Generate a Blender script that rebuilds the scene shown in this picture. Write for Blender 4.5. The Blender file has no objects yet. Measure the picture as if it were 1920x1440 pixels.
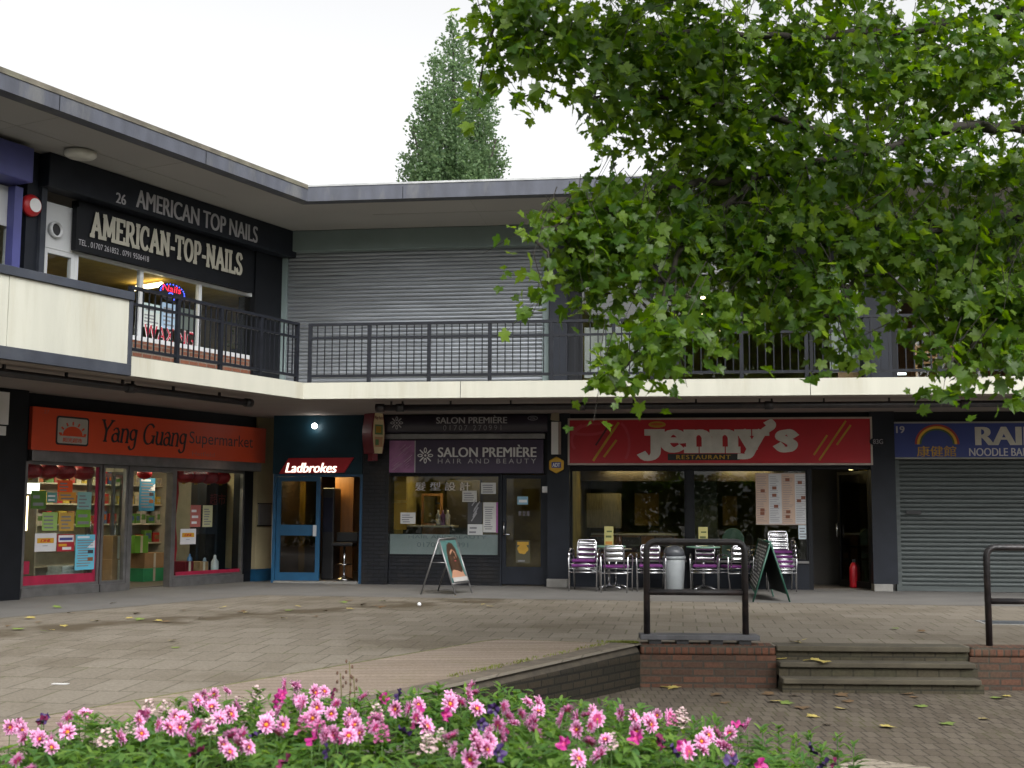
import bpy, bmesh, math, random
from math import sin, cos, pi, radians, sqrt, atan2
from mathutils import Vector, Matrix

C = bpy.context.scene.collection
scene = bpy.context.scene
random.seed(7)

# ------------------------------------------------------------------ camera
FPX, HC, PITCH, ROLL = 2300.0, 1.42, 0.1042, 0.0051
cd = bpy.data.cameras.new('camera')
cam = bpy.data.objects.new('camera', cd)
C.objects.link(cam)
cd.sensor_width = 36.0
cd.lens = FPX / 1920.0 * 36.0
cd.clip_start = 0.05
cd.clip_end = 3000.0
cam.matrix_world = Matrix.Translation((0, 0, HC)) @ Matrix.Rotation(pi/2 + PITCH, 4, 'X') @ Matrix.Rotation(ROLL, 4, 'Z')
cd.dof.use_dof = True
cd.dof.focus_distance = 21.0
cd.dof.aperture_fstop = 3.2
scene.camera = cam

# ------------------------------------------------------------------ sky and sun (overcast)
SUN_EL, SUN_AZ = radians(42), radians(158)       # azimuth clockwise from +Y: behind the camera, a little to the right
w = bpy.data.worlds.new('World')
scene.world = w
w.use_nodes = True
nt = w.node_tree
nt.nodes.clear()
sky = nt.nodes.new('ShaderNodeTexSky')
sky.sky_type = 'NISHITA'
sky.sun_disc = False
sky.sun_elevation = SUN_EL
sky.sun_rotation = SUN_AZ
sky.air_density = 1.0
sky.dust_density = 6.0
sky.ozone_density = 1.0
hsv = nt.nodes.new('ShaderNodeHueSaturation')
hsv.inputs['Saturation'].default_value = 0.05
bg = nt.nodes.new('ShaderNodeBackground')
bg.inputs['Strength'].default_value = 0.15
wo = nt.nodes.new('ShaderNodeOutputWorld')
nt.links.new(sky.outputs[0], hsv.inputs['Color'])
nt.links.new(hsv.outputs[0], bg.inputs['Color'])
nt.links.new(bg.outputs[0], wo.inputs['Surface'])
sd = bpy.data.lights.new('sun', 'SUN')
sd.energy = 0.5
sd.angle = radians(40)
sd.color = (1.0, 0.97, 0.92)
sun = bpy.data.objects.new('sun', sd)
C.objects.link(sun)
sun_dir = Vector((sin(SUN_AZ)*cos(SUN_EL), cos(SUN_AZ)*cos(SUN_EL), sin(SUN_EL)))
sun.rotation_euler = sun_dir.to_track_quat('Z', 'Y').to_euler()
scene.view_settings.view_transform = 'Standard'
scene.view_settings.look = 'None'
scene.view_settings.gamma = 1.0
scene.view_settings.exposure = 1.1
scene.cycles.max_bounces = 8
scene.cycles.transparent_max_bounces = 16
scene.cycles.caustics_reflective = False
scene.cycles.caustics_refractive = False

# ------------------------------------------------------------------ frames of reference
class Frame:
    def __init__(s, ang, ox, oy):
        s.ang, s.ox, s.oy = ang, ox, oy
        s.c, s.s = cos(ang), sin(ang)
    def world(s, x, y, z=0.0):
        return Vector((s.ox + s.c*x - s.s*y, s.oy + s.s*x + s.c*y, z))
    def local(s, X, Y):
        dx, dy = X - s.ox, Y - s.oy
        return (s.c*dx + s.s*dy, -s.s*dx + s.c*dy)

AR, AL = -0.1356, 0.4884
CX, CY = -3.6033, 21.0752
W = Frame(0, 0, 0)
R = Frame(AR, CX, CY)                 # x to the right along the long building, y into it
L = Frame(pi/2 - AL, CX, CY)          # x towards the inner corner, y into the side wing
CAMR = Matrix.Rotation(pi/2 + PITCH, 3, 'X') @ Matrix.Rotation(ROLL, 3, 'Z')

def ray(u, v):
    return CAMR @ Vector(((u - 960)/FPX, (720 - v)/FPX, -1.0))
def gnd(u, v, z=0.0):
    """Ground point (height z) seen in direction (u, v)."""
    d = ray(u, v)
    t = (z - HC)/d.z
    return Vector((d.x*t, d.y*t, z))
def at(u, v, D):
    """World point in direction (u, v) at distance D along the level view axis."""
    d = ray(u, v)
    t = D/d.y
    return Vector((d.x*t, d.y*t, HC + d.z*t))
def on(fr, s, u, v):
    """(x, z) on the upright plane y = s of frame fr."""
    d = ray(u, v)
    # local y of world point t*d : -s*(X-ox)+c*(Y-oy)
    a = -fr.s*d.x + fr.c*d.y
    b = -fr.s*(-fr.ox) + fr.c*(-fr.oy)
    t = (s - b)/a
    x, y = fr.local(d.x*t, d.y*t)
    return x, HC + d.z*t
def rect(fr, s, u0, v0, u1, v1, v0r=None, v1r=None):
    """Upright rectangle x0, x1, z0, z1 from its left (top v0, bottom v1) and right (top v0r, bottom v1r) edges."""
    v0r = v0 if v0r is None else v0r
    v1r = v1 if v1r is None else v1r
    a, zt1 = on(fr, s, u0, v0); a2, zb1 = on(fr, s, u0, v1)
    b, zt2 = on(fr, s, u1, v0r); b2, zb2 = on(fr, s, u1, v1r)
    return (a + a2)/2, (b + b2)/2, (zb1 + zb2)/2, (zt1 + zt2)/2

def rq(fr, s, q):
    if len(q) == 6: q = (q[0], q[1], q[3], q[2], q[4], q[5])
    return rect(fr, s, *q)
# ------------------------------------------------------------------ materials
def mat(name, rgb, rough=0.6, metal=0.0, var=0.12, scale=5.0, bump=0.0, bscale=40.0, spec=0.5, dirt=0.0, coat=0.0, dirtcol=(0.05, 0.045, 0.035), stretch=None):
    m = bpy.data.materials.new(name)
    m.use_nodes = True
    t = m.node_tree
    b = t.nodes['Principled BSDF']
    b.inputs['Roughness'].default_value = rough
    b.inputs['Metallic'].default_value = metal
    b.inputs['Specular IOR Level'].default_value = spec
    b.inputs['Coat Weight'].default_value = coat
    tc = t.nodes.new('ShaderNodeTexCoord')
    src = tc.outputs['Object']
    if stretch:
        mp = t.nodes.new('ShaderNodeMapping')
        mp.inputs['Scale'].default_value = stretch
        t.links.new(src, mp.inputs['Vector'])
        src = mp.outputs[0]
    n = t.nodes.new('ShaderNodeTexNoise')
    n.inputs['Scale'].default_value = scale
    n.inputs['Detail'].default_value = 6
    t.links.new(src, n.inputs['Vector'])
    r = t.nodes.new('ShaderNodeValToRGB')
    r.color_ramp.elements[0].position = 0.3
    r.color_ramp.elements[1].position = 0.7
    r.color_ramp.elements[0].color = (*[c*(1 - var) for c in rgb], 1)
    r.color_ramp.elements[1].color = (*[min(1, c*(1 + var)) for c in rgb], 1)
    t.links.new(n.outputs['Fac'], r.inputs['Fac'])
    col = r.outputs['Color']
    if dirt > 0:
        n2 = t.nodes.new('ShaderNodeTexNoise')
        n2.inputs['Scale'].default_value = scale*0.45
        n2.inputs['Detail'].default_value = 9
        n2.inputs['Roughness'].default_value = 0.7
        t.links.new(src, n2.inputs['Vector'])
        r2 = t.nodes.new('ShaderNodeValToRGB')
        r2.color_ramp.elements[0].position = 0.5
        r2.color_ramp.elements[1].position = 0.75
        r2.color_ramp.elements[0].color = (0, 0, 0, 1)
        r2.color_ramp.elements[1].color = (dirt, dirt, dirt, 1)
        t.links.new(n2.outputs['Fac'], r2.inputs['Fac'])
        mx = t.nodes.new('ShaderNodeMixRGB')
        t.links.new(r2.outputs['Color'], mx.inputs['Fac'])
        t.links.new(col, mx.inputs['Color1'])
        mx.inputs['Color2'].default_value = (*dirtcol, 1)
        col = mx.outputs['Color']
    t.links.new(col, b.inputs['Base Color'])
    if bump > 0:
        n3 = t.nodes.new('ShaderNodeTexNoise')
        n3.inputs['Scale'].default_value = bscale
        n3.inputs['Detail'].default_value = 5
        t.links.new(src, n3.inputs['Vector'])
        bp = t.nodes.new('ShaderNodeBump')
        bp.inputs['Strength'].default_value = bump
        bp.inputs['Distance'].default_value = 0.01
        t.links.new(n3.outputs['Fac'], bp.inputs['Height'])
        t.links.new(bp.outputs['Normal'], b.inputs['Normal'])
    return m

def emit(name, rgb, strength):
    m = bpy.data.materials.new(name)
    m.use_nodes = True
    b = m.node_tree.nodes['Principled BSDF']
    b.inputs['Base Color'].default_value = (*rgb, 1)
    b.inputs['Emission Color'].default_value = (*rgb, 1)
    b.inputs['Emission Strength'].default_value = strength
    return m

def glass(name, tint=(0.9, 0.93, 0.92), refl=1.0, rough=0.01):
    m = bpy.data.materials.new(name)
    m.use_nodes = True
    t = m.node_tree
    t.nodes.clear()
    o = t.nodes.new('ShaderNodeOutputMaterial')
    mx = t.nodes.new('ShaderNodeMixShader')
    tr = t.nodes.new('ShaderNodeBsdfTransparent')
    tr.inputs['Color'].default_value = (*tint, 1)
    gl = t.nodes.new('ShaderNodeBsdfGlossy')
    gl.inputs['Roughness'].default_value = rough
    lw = t.nodes.new('ShaderNodeLayerWeight')
    lw.inputs['Blend'].default_value = 0.5
    pw = t.nodes.new('ShaderNodeMath')
    pw.operation = 'POWER'
    pw.inputs[1].default_value = 4.5
    t.links.new(lw.outputs['Facing'], pw.inputs[0])
    ml = t.nodes.new('ShaderNodeMath')
    ml.operation = 'MULTIPLY_ADD'
    ml.use_clamp = True
    ml.inputs[1].default_value = 0.95
    ml.inputs[2].default_value = 0.045*refl
    t.links.new(pw.outputs[0], ml.inputs[0])
    t.links.new(ml.outputs[0], mx.inputs['Fac'])
    t.links.new(tr.outputs[0], mx.inputs[1])
    t.links.new(gl.outputs[0], mx.inputs[2])
    t.links.new(mx.outputs[0], o.inputs['Surface'])
    return m

def brick(name, c1, c2, mortar, bw, bh, msize=0.008, ang=0.0, axes='XY', rough=0.85, offset=0.5, stain=0.35, staincol=(0.08, 0.065, 0.045), stscale=0.5, bumpd=0.4, moss=0.0):
    """Coursed paving or brickwork in world metres. axes picks the two coordinates used."""
    m = bpy.data.materials.new(name)
    m.use_nodes = True
    t = m.node_tree
    b = t.nodes['Principled BSDF']
    b.inputs['Roughness'].default_value = rough
    b.inputs['Specular IOR Level'].default_value = 0.3
    g = t.nodes.new('ShaderNodeNewGeometry')
    mp = t.nodes.new('ShaderNodeMapping')
    mp.vector_type = 'POINT'
    mp.inputs['Rotation'].default_value = (0, 0, -ang)
    mp.inputs['Location'].default_value = (17.31, 9.07, 0.013)
    t.links.new(g.outputs['Position'], mp.inputs['Vector'])
    src = mp.outputs[0]
    if axes == 'XZ':
        sx = t.nodes.new('ShaderNodeSeparateXYZ')
        cx = t.nodes.new('ShaderNodeCombineXYZ')
        t.links.new(src, sx.inputs[0])
        t.links.new(sx.outputs['X'], cx.inputs['X'])
        t.links.new(sx.outputs['Z'], cx.inputs['Y'])
        src = cx.outputs[0]
    bt = t.nodes.new('ShaderNodeTexBrick')
    bt.offset = offset
    bt.inputs['Scale'].default_value = 1.0
    bt.inputs['Brick Width'].default_value = bw
    bt.inputs['Row Height'].default_value = bh
    bt.inputs['Mortar Size'].default_value = msize
    bt.inputs['Mortar Smooth'].default_value = 0.2
    bt.inputs['Bias'].default_value = 0.0
    bt.inputs['Color1'].default_value = (*c1, 1)
    bt.inputs['Color2'].default_value = (*c2, 1)
    bt.inputs['Mortar'].default_value = (*mortar, 1)
    t.links.new(src, bt.inputs['Vector'])
    n = t.nodes.new('ShaderNodeTexNoise')
    n.inputs['Scale'].default_value = stscale
    n.inputs['Detail'].default_value = 10
    n.inputs['Roughness'].default_value = 0.65
    t.links.new(g.outputs['Position'], n.inputs['Vector'])
    r = t.nodes.new('ShaderNodeValToRGB')
    r.color_ramp.elements[0].position = 0.48
    r.color_ramp.elements[1].position = 0.72
    r.color_ramp.elements[0].color = (0, 0, 0, 1)
    r.color_ramp.elements[1].color = (stain, stain, stain, 1)
    t.links.new(n.outputs['Fac'], r.inputs['Fac'])
    mx = t.nodes.new('ShaderNodeMixRGB')
    t.links.new(r.outputs[0], mx.inputs['Fac'])
    t.links.new(bt.outputs['Color'], mx.inputs['Color1'])
    mx.inputs['Color2'].default_value = (*staincol, 1)
    n2 = t.nodes.new('ShaderNodeTexNoise')
    n2.inputs['Scale'].default_value = 35
    n2.inputs['Detail'].default_value = 6
    t.links.new(g.outputs['Position'], n2.inputs['Vector'])
    r2 = t.nodes.new('ShaderNodeMapRange')
    r2.inputs['From Min'].default_value = 0.25
    r2.inputs['From Max'].default_value = 0.75
    r2.inputs['To Min'].default_value = 0.75
    r2.inputs['To Max'].default_value = 1.2
    t.links.new(n2.outputs['Fac'], r2.inputs['Value'])
    m2 = t.nodes.new('ShaderNodeMixRGB')
    m2.blend_type = 'MULTIPLY'
    m2.inputs['Fac'].default_value = 1.0
    t.links.new(mx.outputs[0], m2.inputs['Color1'])
    t.links.new(r2.outputs[0], m2.inputs['Color2'])
    col = m2.outputs[0]
    if moss > 0:
        n4 = t.nodes.new('ShaderNodeTexNoise')
        n4.inputs['Scale'].default_value = 1.3
        n4.inputs['Detail'].default_value = 8
        t.links.new(g.outputs['Position'], n4.inputs['Vector'])
        r4 = t.nodes.new('ShaderNodeMapRange')
        r4.inputs['From Min'].default_value = 0.52
        r4.inputs['From Max'].default_value = 0.68
        r4.inputs['To Max'].default_value = moss
        t.links.new(n4.outputs['Fac'], r4.inputs['Value'])
        mm = t.nodes.new('ShaderNodeMath')
        mm.operation = 'MULTIPLY'
        t.links.new(r4.outputs[0], mm.inputs[0])
        t.links.new(bt.outputs['Fac'], mm.inputs[1])
        m4 = t.nodes.new('ShaderNodeMixRGB')
        t.links.new(mm.outputs[0], m4.inputs['Fac'])
        t.links.new(col, m4.inputs['Color1'])
        m4.inputs['Color2'].default_value = (0.09, 0.10, 0.02, 1)
        col = m4.outputs[0]
    t.links.new(col, b.inputs['Base Color'])
    bp = t.nodes.new('ShaderNodeBump')
    bp.inputs['Strength'].default_value = bumpd
    bp.inputs['Distance'].default_value = 0.01
    bp.invert = True
    ad = t.nodes.new('ShaderNodeMath')
    ad.operation = 'MULTIPLY_ADD'
    ad.inputs[1].default_value = -0.35
    t.links.new(n2.outputs['Fac'], ad.inputs[0])
    t.links.new(bt.outputs['Fac'], ad.inputs[2])
    t.links.new(ad.outputs[0], bp.inputs['Height'])
    t.links.new(bp.outputs['Normal'], b.inputs['Normal'])
    return m

def leafmat(name, cols, trans=0.45, rough=0.45, spec=0.4):
    """Foliage: colour varies leaf by leaf (Random Per Island), light passes through."""
    m = bpy.data.materials.new(name)
    m.use_nodes = True
    t = m.node_tree
    b = t.nodes['Principled BSDF']
    o = t.nodes['Material Output']
    b.inputs['Roughness'].default_value = rough
    b.inputs['Specular IOR Level'].default_value = spec
    g = t.nodes.new('ShaderNodeNewGeometry')
    r = t.nodes.new('ShaderNodeValToRGB')
    el = r.color_ramp.elements
    while len(el) < len(cols):
        el.new(0.5)
    for i, c in enumerate(cols):
        el[i].position = i/(len(cols) - 1)
        el[i].color = (*c, 1)
    t.links.new(g.outputs['Random Per Island'], r.inputs['Fac'])
    t.links.new(r.outputs[0], b.inputs['Base Color'])
    tr = t.nodes.new('ShaderNodeBsdfTranslucent')
    h = t.nodes.new('ShaderNodeHueSaturation')
    h.inputs['Hue'].default_value = 0.485
    h.inputs['Value'].default_value = 1.7
    h.inputs['Saturation'].default_value = 1.1
    t.links.new(r.outputs[0], h.inputs['Color'])
    t.links.new(h.outputs[0], tr.inputs['Color'])
    mx = t.nodes.new('ShaderNodeMixShader')
    mx.inputs['Fac'].default_value = trans
    t.links.new(b.outputs[0], mx.inputs[1])
    t.links.new(tr.outputs[0], mx.inputs[2])
    t.links.new(mx.outputs[0], o.inputs['Surface'])
    return m

# ------------------------------------------------------------------ mesh builder
BASE = {}
class MB:
    def __init__(s):
        s.v, s.f, s.m, s.sm = [], [], [], []
    def add(s, vs, fs, m=0, smooth=False):
        o = len(s.v)
        s.v += [tuple(p) for p in vs]
        for f in fs:
            s.f.append([i + o for i in f]); s.m.append(m); s.sm.append(smooth)
        return s
    def box(s, x0, x1, y0, y1, z0, z1, m=0):
        if x1 < x0: x0, x1 = x1, x0
        if y1 < y0: y0, y1 = y1, y0
        if z1 < z0: z0, z1 = z1, z0
        return s.add([(x0,y0,z0),(x1,y0,z0),(x1,y1,z0),(x0,y1,z0),(x0,y0,z1),(x1,y0,z1),(x1,y1,z1),(x0,y1,z1)],
                     [(0,3,2,1),(4,5,6,7),(0,1,5,4),(1,2,6,5),(2,3,7,6),(3,0,4,7)], m)
    def plate(s, pts, y, d=0.004, m=0):
        """Upright polygon (x, z) list facing -y, front at y - d, back at y."""
        n = len(pts)
        area = sum(pts[i][0]*pts[(i+1) % n][1] - pts[(i+1) % n][0]*pts[i][1] for i in range(n))
        if area < 0: pts = pts[::-1]
        vs = [(x, y - d, z) for x, z in pts] + [(x, y, z) for x, z in pts]
        fs = [tuple(range(n)), tuple(range(2*n - 1, n - 1, -1))]
        fs += [(i, i + n, (i + 1) % n + n, (i + 1) % n) for i in range(n)]
        return s.add(vs, fs, m)
    def prism(s, pts, z0, z1, m=0):
        n = len(pts)
        area = sum(pts[i][0]*pts[(i+1) % n][1] - pts[(i+1) % n][0]*pts[i][1] for i in range(n))
        if area < 0: pts = pts[::-1]
        vs = [(x, y, z0) for x, y in pts] + [(x, y, z1) for x, y in pts]
        fs = [tuple(range(n - 1, -1, -1)), tuple(range(n, 2*n))]
        fs += [(i, (i + 1) % n, (i + 1) % n + n, i + n) for i in range(n)]
        return s.add(vs, fs, m)
    def tube(s, pts, r, n=8, m=0, closed=False, caps=True):
        pts = [Vector(p) for p in pts]
        k = len(pts)
        rs = r if isinstance(r, (list, tuple)) else [r]*k
        up = None
        vs = []
        for i, p in enumerate(pts):
            a = pts[(i - 1) % k] if closed or i > 0 else p
            b = pts[(i + 1) % k] if closed or i < k - 1 else p
            d = (b - a)
            d = d.normalized() if d.length > 1e-9 else Vector((0, 0, 1))
            if up is None:
                up = Vector((0, 0, 1)) if abs(d.z) < 0.9 else Vector((1, 0, 0))
            side = d.cross(up)
            if side.length < 1e-6:
                side = d.cross(Vector((1, 0, 0)))
            side.normalize()
            up = side.cross(d).normalized()
            for j in range(n):
                t = 2*pi*j/n
                vs.append(p + (side*cos(t) + up*sin(t))*rs[i])
        fs = []
        for i in range(k if closed else k - 1):
            for j in range(n):
                a, b = i*n + j, i*n + (j + 1) % n
                c, d2 = ((i + 1) % k)*n + (j + 1) % n, ((i + 1) % k)*n + j
                fs.append((a, d2, c, b))
        if caps and not closed:
            fs.append(tuple(range(n)))
            fs.append(tuple(range(k*n - 1, (k - 1)*n - 1, -1)))
        return s.add(vs, fs, m, True)
    def lathe(s, prof, cx=0, cy=0, cz=0, n=20, m=0, smooth=True):
        vs = []
        for r, z in prof:
            for j in range(n):
                t = 2*pi*j/n
                vs.append((cx + r*cos(t), cy + r*sin(t), cz + z))
        fs = []
        for i in range(len(prof) - 1):
            for j in range(n):
                fs.append((i*n + j, i*n + (j + 1) % n, (i + 1)*n + (j + 1) % n, (i + 1)*n + j))
        fs.append(tuple(range(n - 1, -1, -1)))
        k = (len(prof) - 1)*n
        fs.append(tuple(range(k, k + n)))
        return s.add(vs, fs, m, smooth)
    def ball(s, cx, cy, cz, rx, ry=None, rz=None, n=14, k=9, m=0):
        ry = rx if ry is None else ry
        rz = rx if rz is None else rz
        o = [(cx, cy, cz - rz)]
        for i in range(1, k):
            a = -pi/2 + pi*i/k
            for j in range(n):
                t = 2*pi*j/n
                o.append((cx + rx*cos(a)*cos(t), cy + ry*cos(a)*sin(t), cz + rz*sin(a)))
        o.append((cx, cy, cz + rz))
        fs = [(0, 1 + (j + 1) % n, 1 + j) for j in range(n)]
        for i in range(k - 2):
            for j in range(n):
                a, b = 1 + i*n + j, 1 + i*n + (j + 1) % n
                fs.append((a, b, b + n, a + n))
        e = len(o) - 1
        fs += [(e, 1 + (k - 2)*n + j, 1 + (k - 2)*n + (j + 1) % n) for j in range(n)]
        return s.add(o, fs, m, True)
    def disc(s, cx, cz, y, r, d=0.01, n=24, m=0, rz=None):
        rz = r if rz is None else rz
        return s.plate([(cx + r*cos(2*pi*i/n), cz + rz*sin(2*pi*i/n)) for i in range(n)], y, d, m)
    def xform(s, M, i0=0):
        for i in range(i0, len(s.v)):
            s.v[i] = tuple(M @ Vector(s.v[i]))
        return s
    def build(s, name, mats, parent=None, frame=None, base=None, bevel=0.0, seg=2):
        if not isinstance(mats, (list, tuple)): mats = [mats]
        if parent is not None:
            b, fr = BASE[parent.name]
        else:
            b = base if base is not None else (0, 0, 0)
            fr = frame or W
        me = bpy.data.meshes.new(name)
        me.from_pydata([(x - b[0], y - b[1], z - b[2]) for x, y, z in s.v], [], s.f)
        for mm in mats: me.materials.append(mm)
        me.polygons.foreach_set('material_index', s.m)
        me.polygons.foreach_set('use_smooth', s.sm)
        me.update()
        o = bpy.data.objects.new(name, me)
        C.objects.link(o)
        if parent is not None:
            o.parent = parent
        else:
            o.location = fr.world(b[0], b[1], b[2])
            o.rotation_euler = (0, 0, fr.ang)
        BASE[o.name] = (b, fr)
        if bevel > 0:
            bv = o.modifiers.new('Bevel', 'BEVEL')
            bv.width = bevel
            bv.segments = seg
            bv.limit_method = 'ANGLE'
            bv.angle_limit = radians(40)
            bv.harden_normals = False
        return o

def tag(o, label=None, cat=None, group=None, kind=None):
    if label: o['label'] = label
    if cat: o['category'] = cat
    if group: o['group'] = group
    if kind: o['kind'] = kind
    return o
def thing(name, label, cat, frame=W, base=(0, 0, 0), group=None):
    o = bpy.data.objects.new(name, None)
    o.empty_display_size = 0.1
    C.objects.link(o)
    o.location = frame.world(*base)
    o.rotation_euler = (0, 0, frame.ang)
    BASE[o.name] = (base, frame)
    return tag(o, label, cat, group)
def solo(name, mb, mats, label, cat, frame=W, base=None, group=None, bevel=0.0):
    if base is None:
        xs = [p[0] for p in mb.v]; ys = [p[1] for p in mb.v]; zs = [p[2] for p in mb.v]
        base = ((min(xs) + max(xs))/2, (min(ys) + max(ys))/2, min(zs))
    return tag(mb.build(name, mats, None, frame, base, bevel), label, cat, group)
def struct(name, mb, mats, frame=W, base=(0, 0, 0)):
    return tag(mb.build(name, mats, None, frame, base), kind='structure')
KIDS = {}
def copy_tree(o, parent=None, loc=None, rotz=None, label=None, kids=None):
    c = o.copy()
    C.objects.link(c)
    if parent is not None: c.parent = parent
    if loc is not None: c.location = loc
    if rotz is not None: c.rotation_euler = (0, 0, rotz)
    if label: c['label'] = label
    for ch in list(o.children):
        copy_tree(ch, c)
    return c

# ------------------------------------------------------------------ lettering
def text(mb, s, x0, x1, z0, z1, y, m=0, bold=0.0, shear=0.0, d=0.006, space=1.0):
    c = bpy.data.curves.new('t', 'FONT')
    c.body = s
    c.shear = shear
    c.space_character = space
    c.resolution_u = 4
    o = bpy.data.objects.new('t', c)
    me = bpy.data.meshes.new_from_object(o)
    vs = [v.co.copy() for v in me.vertices]
    if not vs:
        return
    ax, bx = min(v.x for v in vs), max(v.x for v in vs)
    ay, by = min(v.y for v in vs), max(v.y for v in vs)
    fx, fz = (x1 - x0)/max(bx - ax, 1e-6), (z1 - z0)/max(by - ay, 1e-6)
    fx = (x1 - x0)/max(bx - ax + 2*bold, 1e-6)
    fs = []
    for p in me.polygons:
        q = list(p.vertices)
        if p.normal.z < 0: q.reverse()
        fs.append(q)
    for k, dx in enumerate((0.0,) if bold <= 0 else (-bold, 0.0, bold)):
        mb.add([(x0 + (v.x - ax + bold + dx)*fx, y - d - .0004*k, z0 + (v.y - ay)*fz) for v in vs], fs, m)
    bpy.data.objects.remove(o)
    bpy.data.curves.remove(c)
    bpy.data.meshes.remove(me)

def arc(cx, cz, rx, rz, a0, a1, n=10):
    return [(cx + rx*cos(radians(a0 + (a1 - a0)*i/n)), cz + rz*sin(radians(a0 + (a1 - a0)*i/n))) for i in range(n + 1)]
def bar(x, z, h=0.13):
    return ('s', [(x - h, z), (x + h, z)])
GLYPH = {  # advance, strokes (cap height 1, x-height .66)
 'Y': (.86, [[(.1,1),(.42,.5),(.42,0)], [(.78,1),(.42,.5)], bar(.1,1), bar(.78,1), bar(.42,0)]),
 'G': (.95, [arc(.47,.5,.4,.5,45,340,18), [(.84,.4),(.84,.05)], bar(.8,.42)]),
 'a': (.62, [arc(.27,.2,.22,.2,20,380,14), [(.08,.55),(.2,.66),(.36,.64),(.48,.5),(.48,.1),(.58,.02)]]),
 'n': (.7, [[(.14,.64),(.14,0)], [(.14,.5)] + arc(.35,.42,.21,.23,140,0,8) + [(.56,0)], bar(.14,0,.11), bar(.56,0,.11), ('s',[(.02,.63),(.16,.63)])]),
 'g': (.66, [arc(.28,.4,.22,.25,20,380,14), [(.5,.64),(.5,-.1)] + arc(.28,-.1,.22,.22,0,-160,8)]),
 'u': (.7, [[(.14,.64),(.14,.24)] + arc(.34,.24,.2,.23,180,340,8), [(.56,.64),(.56,0)], ('s',[(.02,.63),(.16,.63)]), ('s',[(.44,.63),(.58,.63)]), ('s',[(.55,.02),(.68,.02)])]),
 'e': (.64, [arc(.31,.33,.25,.33,0,310,16), [(.08,.36),(.56,.36)]]),
 'J': (.62, [[(.44,.66),(.44,-.05)] + arc(.25,-.05,.19,.25,0,-150,8), ('s',[(.22,.65),(.6,.65)])]),
 'y': (.7, [[(.1,.64),(.36,.04)], [(.62,.64),(.36,.04),(.24,-.22),(.06,-.24)], bar(.12,.63,.14), bar(.6,.63,.14)]),
 "'": (.3, [[(.13,1.0),(.17,.93),(.15,.83),(.06,.74)]]),
 's': (.55, [[(.46,.52),(.34,.64),(.16,.6),(.12,.46),(.3,.34),(.44,.2),(.36,.03),(.18,.02),(.07,.14)]]),
 'A': (.92, [[(.45,1),(.12,0)], [(.45,1),(.78,0)], ('s',[(.24,.33),(.68,.33)]), bar(.12,0), bar(.78,0)]),
 'M': (1.1, [[(.16,0),(.2,1)], [(.2,1),(.54,.2)], [(.54,.2),(.88,1)], [(.88,1),(.92,0)], bar(.16,0,.12), bar(.92,0,.12), ('s',[(.06,1),(.24,1)]), ('s',[(.84,1),(1.02,1)])]),
 'E': (.8, [[(.18,0),(.18,1)], ('s',[(.06,1),(.7,1)]), ('s',[(.06,0),(.72,0)]), ('s',[(.18,.52),(.52,.52)]), ('s',[(.7,1),(.7,.8)]), ('s',[(.72,0),(.72,.22)])]),
 'R': (.88, [[(.18,0),(.18,1)], [(.18,1),(.4,1)] + arc(.42,.75,.22,.25,90,-90,8) + [(.18,.5)], [(.42,.5),(.72,0)], bar(.18,0,.13), ('s',[(.66,0),(.86,0)])]),
 'I': (.42, [[(.2,0),(.2,1)], bar(.2,0), bar(.2,1)]),
 'C': (.84, [arc(.43,.5,.34,.5,50,310,16), ('s',[(.68,.95),(.68,.68)])]),
 'N': (.96, [[(.18,0),(.18,1)], [(.18,1),(.74,0)], [(.74,0),(.74,1)], bar(.18,0,.12), bar(.74,1,.12), ('s',[(.04,1),(.2,1)])]),
 'T': (.84, [[(.4,0),(.4,1)], ('s',[(.05,1),(.75,1)]), bar(.4,0), ('s',[(.05,1),(.05,.78)]), ('s',[(.75,1),(.75,.78)])]),
 'O': (.92, [arc(.44,.5,.34,.5,0,360,20)]),
 'P': (.82, [[(.18,0),(.18,1)], [(.18,1),(.4,1)] + arc(.42,.73,.22,.27,90,-90,8) + [(.18,.46)], bar(.18,0)]),
 'L': (.76, [[(.18,0),(.18,1)], ('s',[(.06,0),(.68,0)]), ('s',[(.68,0),(.68,.24)]), bar(.18,1)]),
 'S': (.72, [[(.58,.8),(.46,.98),(.24,.98),(.12,.78),(.22,.6),(.46,.44),(.58,.24),(.46,.03),(.22,.02),(.1,.2)]]),
 '-': (.44, [('s',[(.08,.38),(.36,.38)])]),
 ' ': (.4, []),
}
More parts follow.
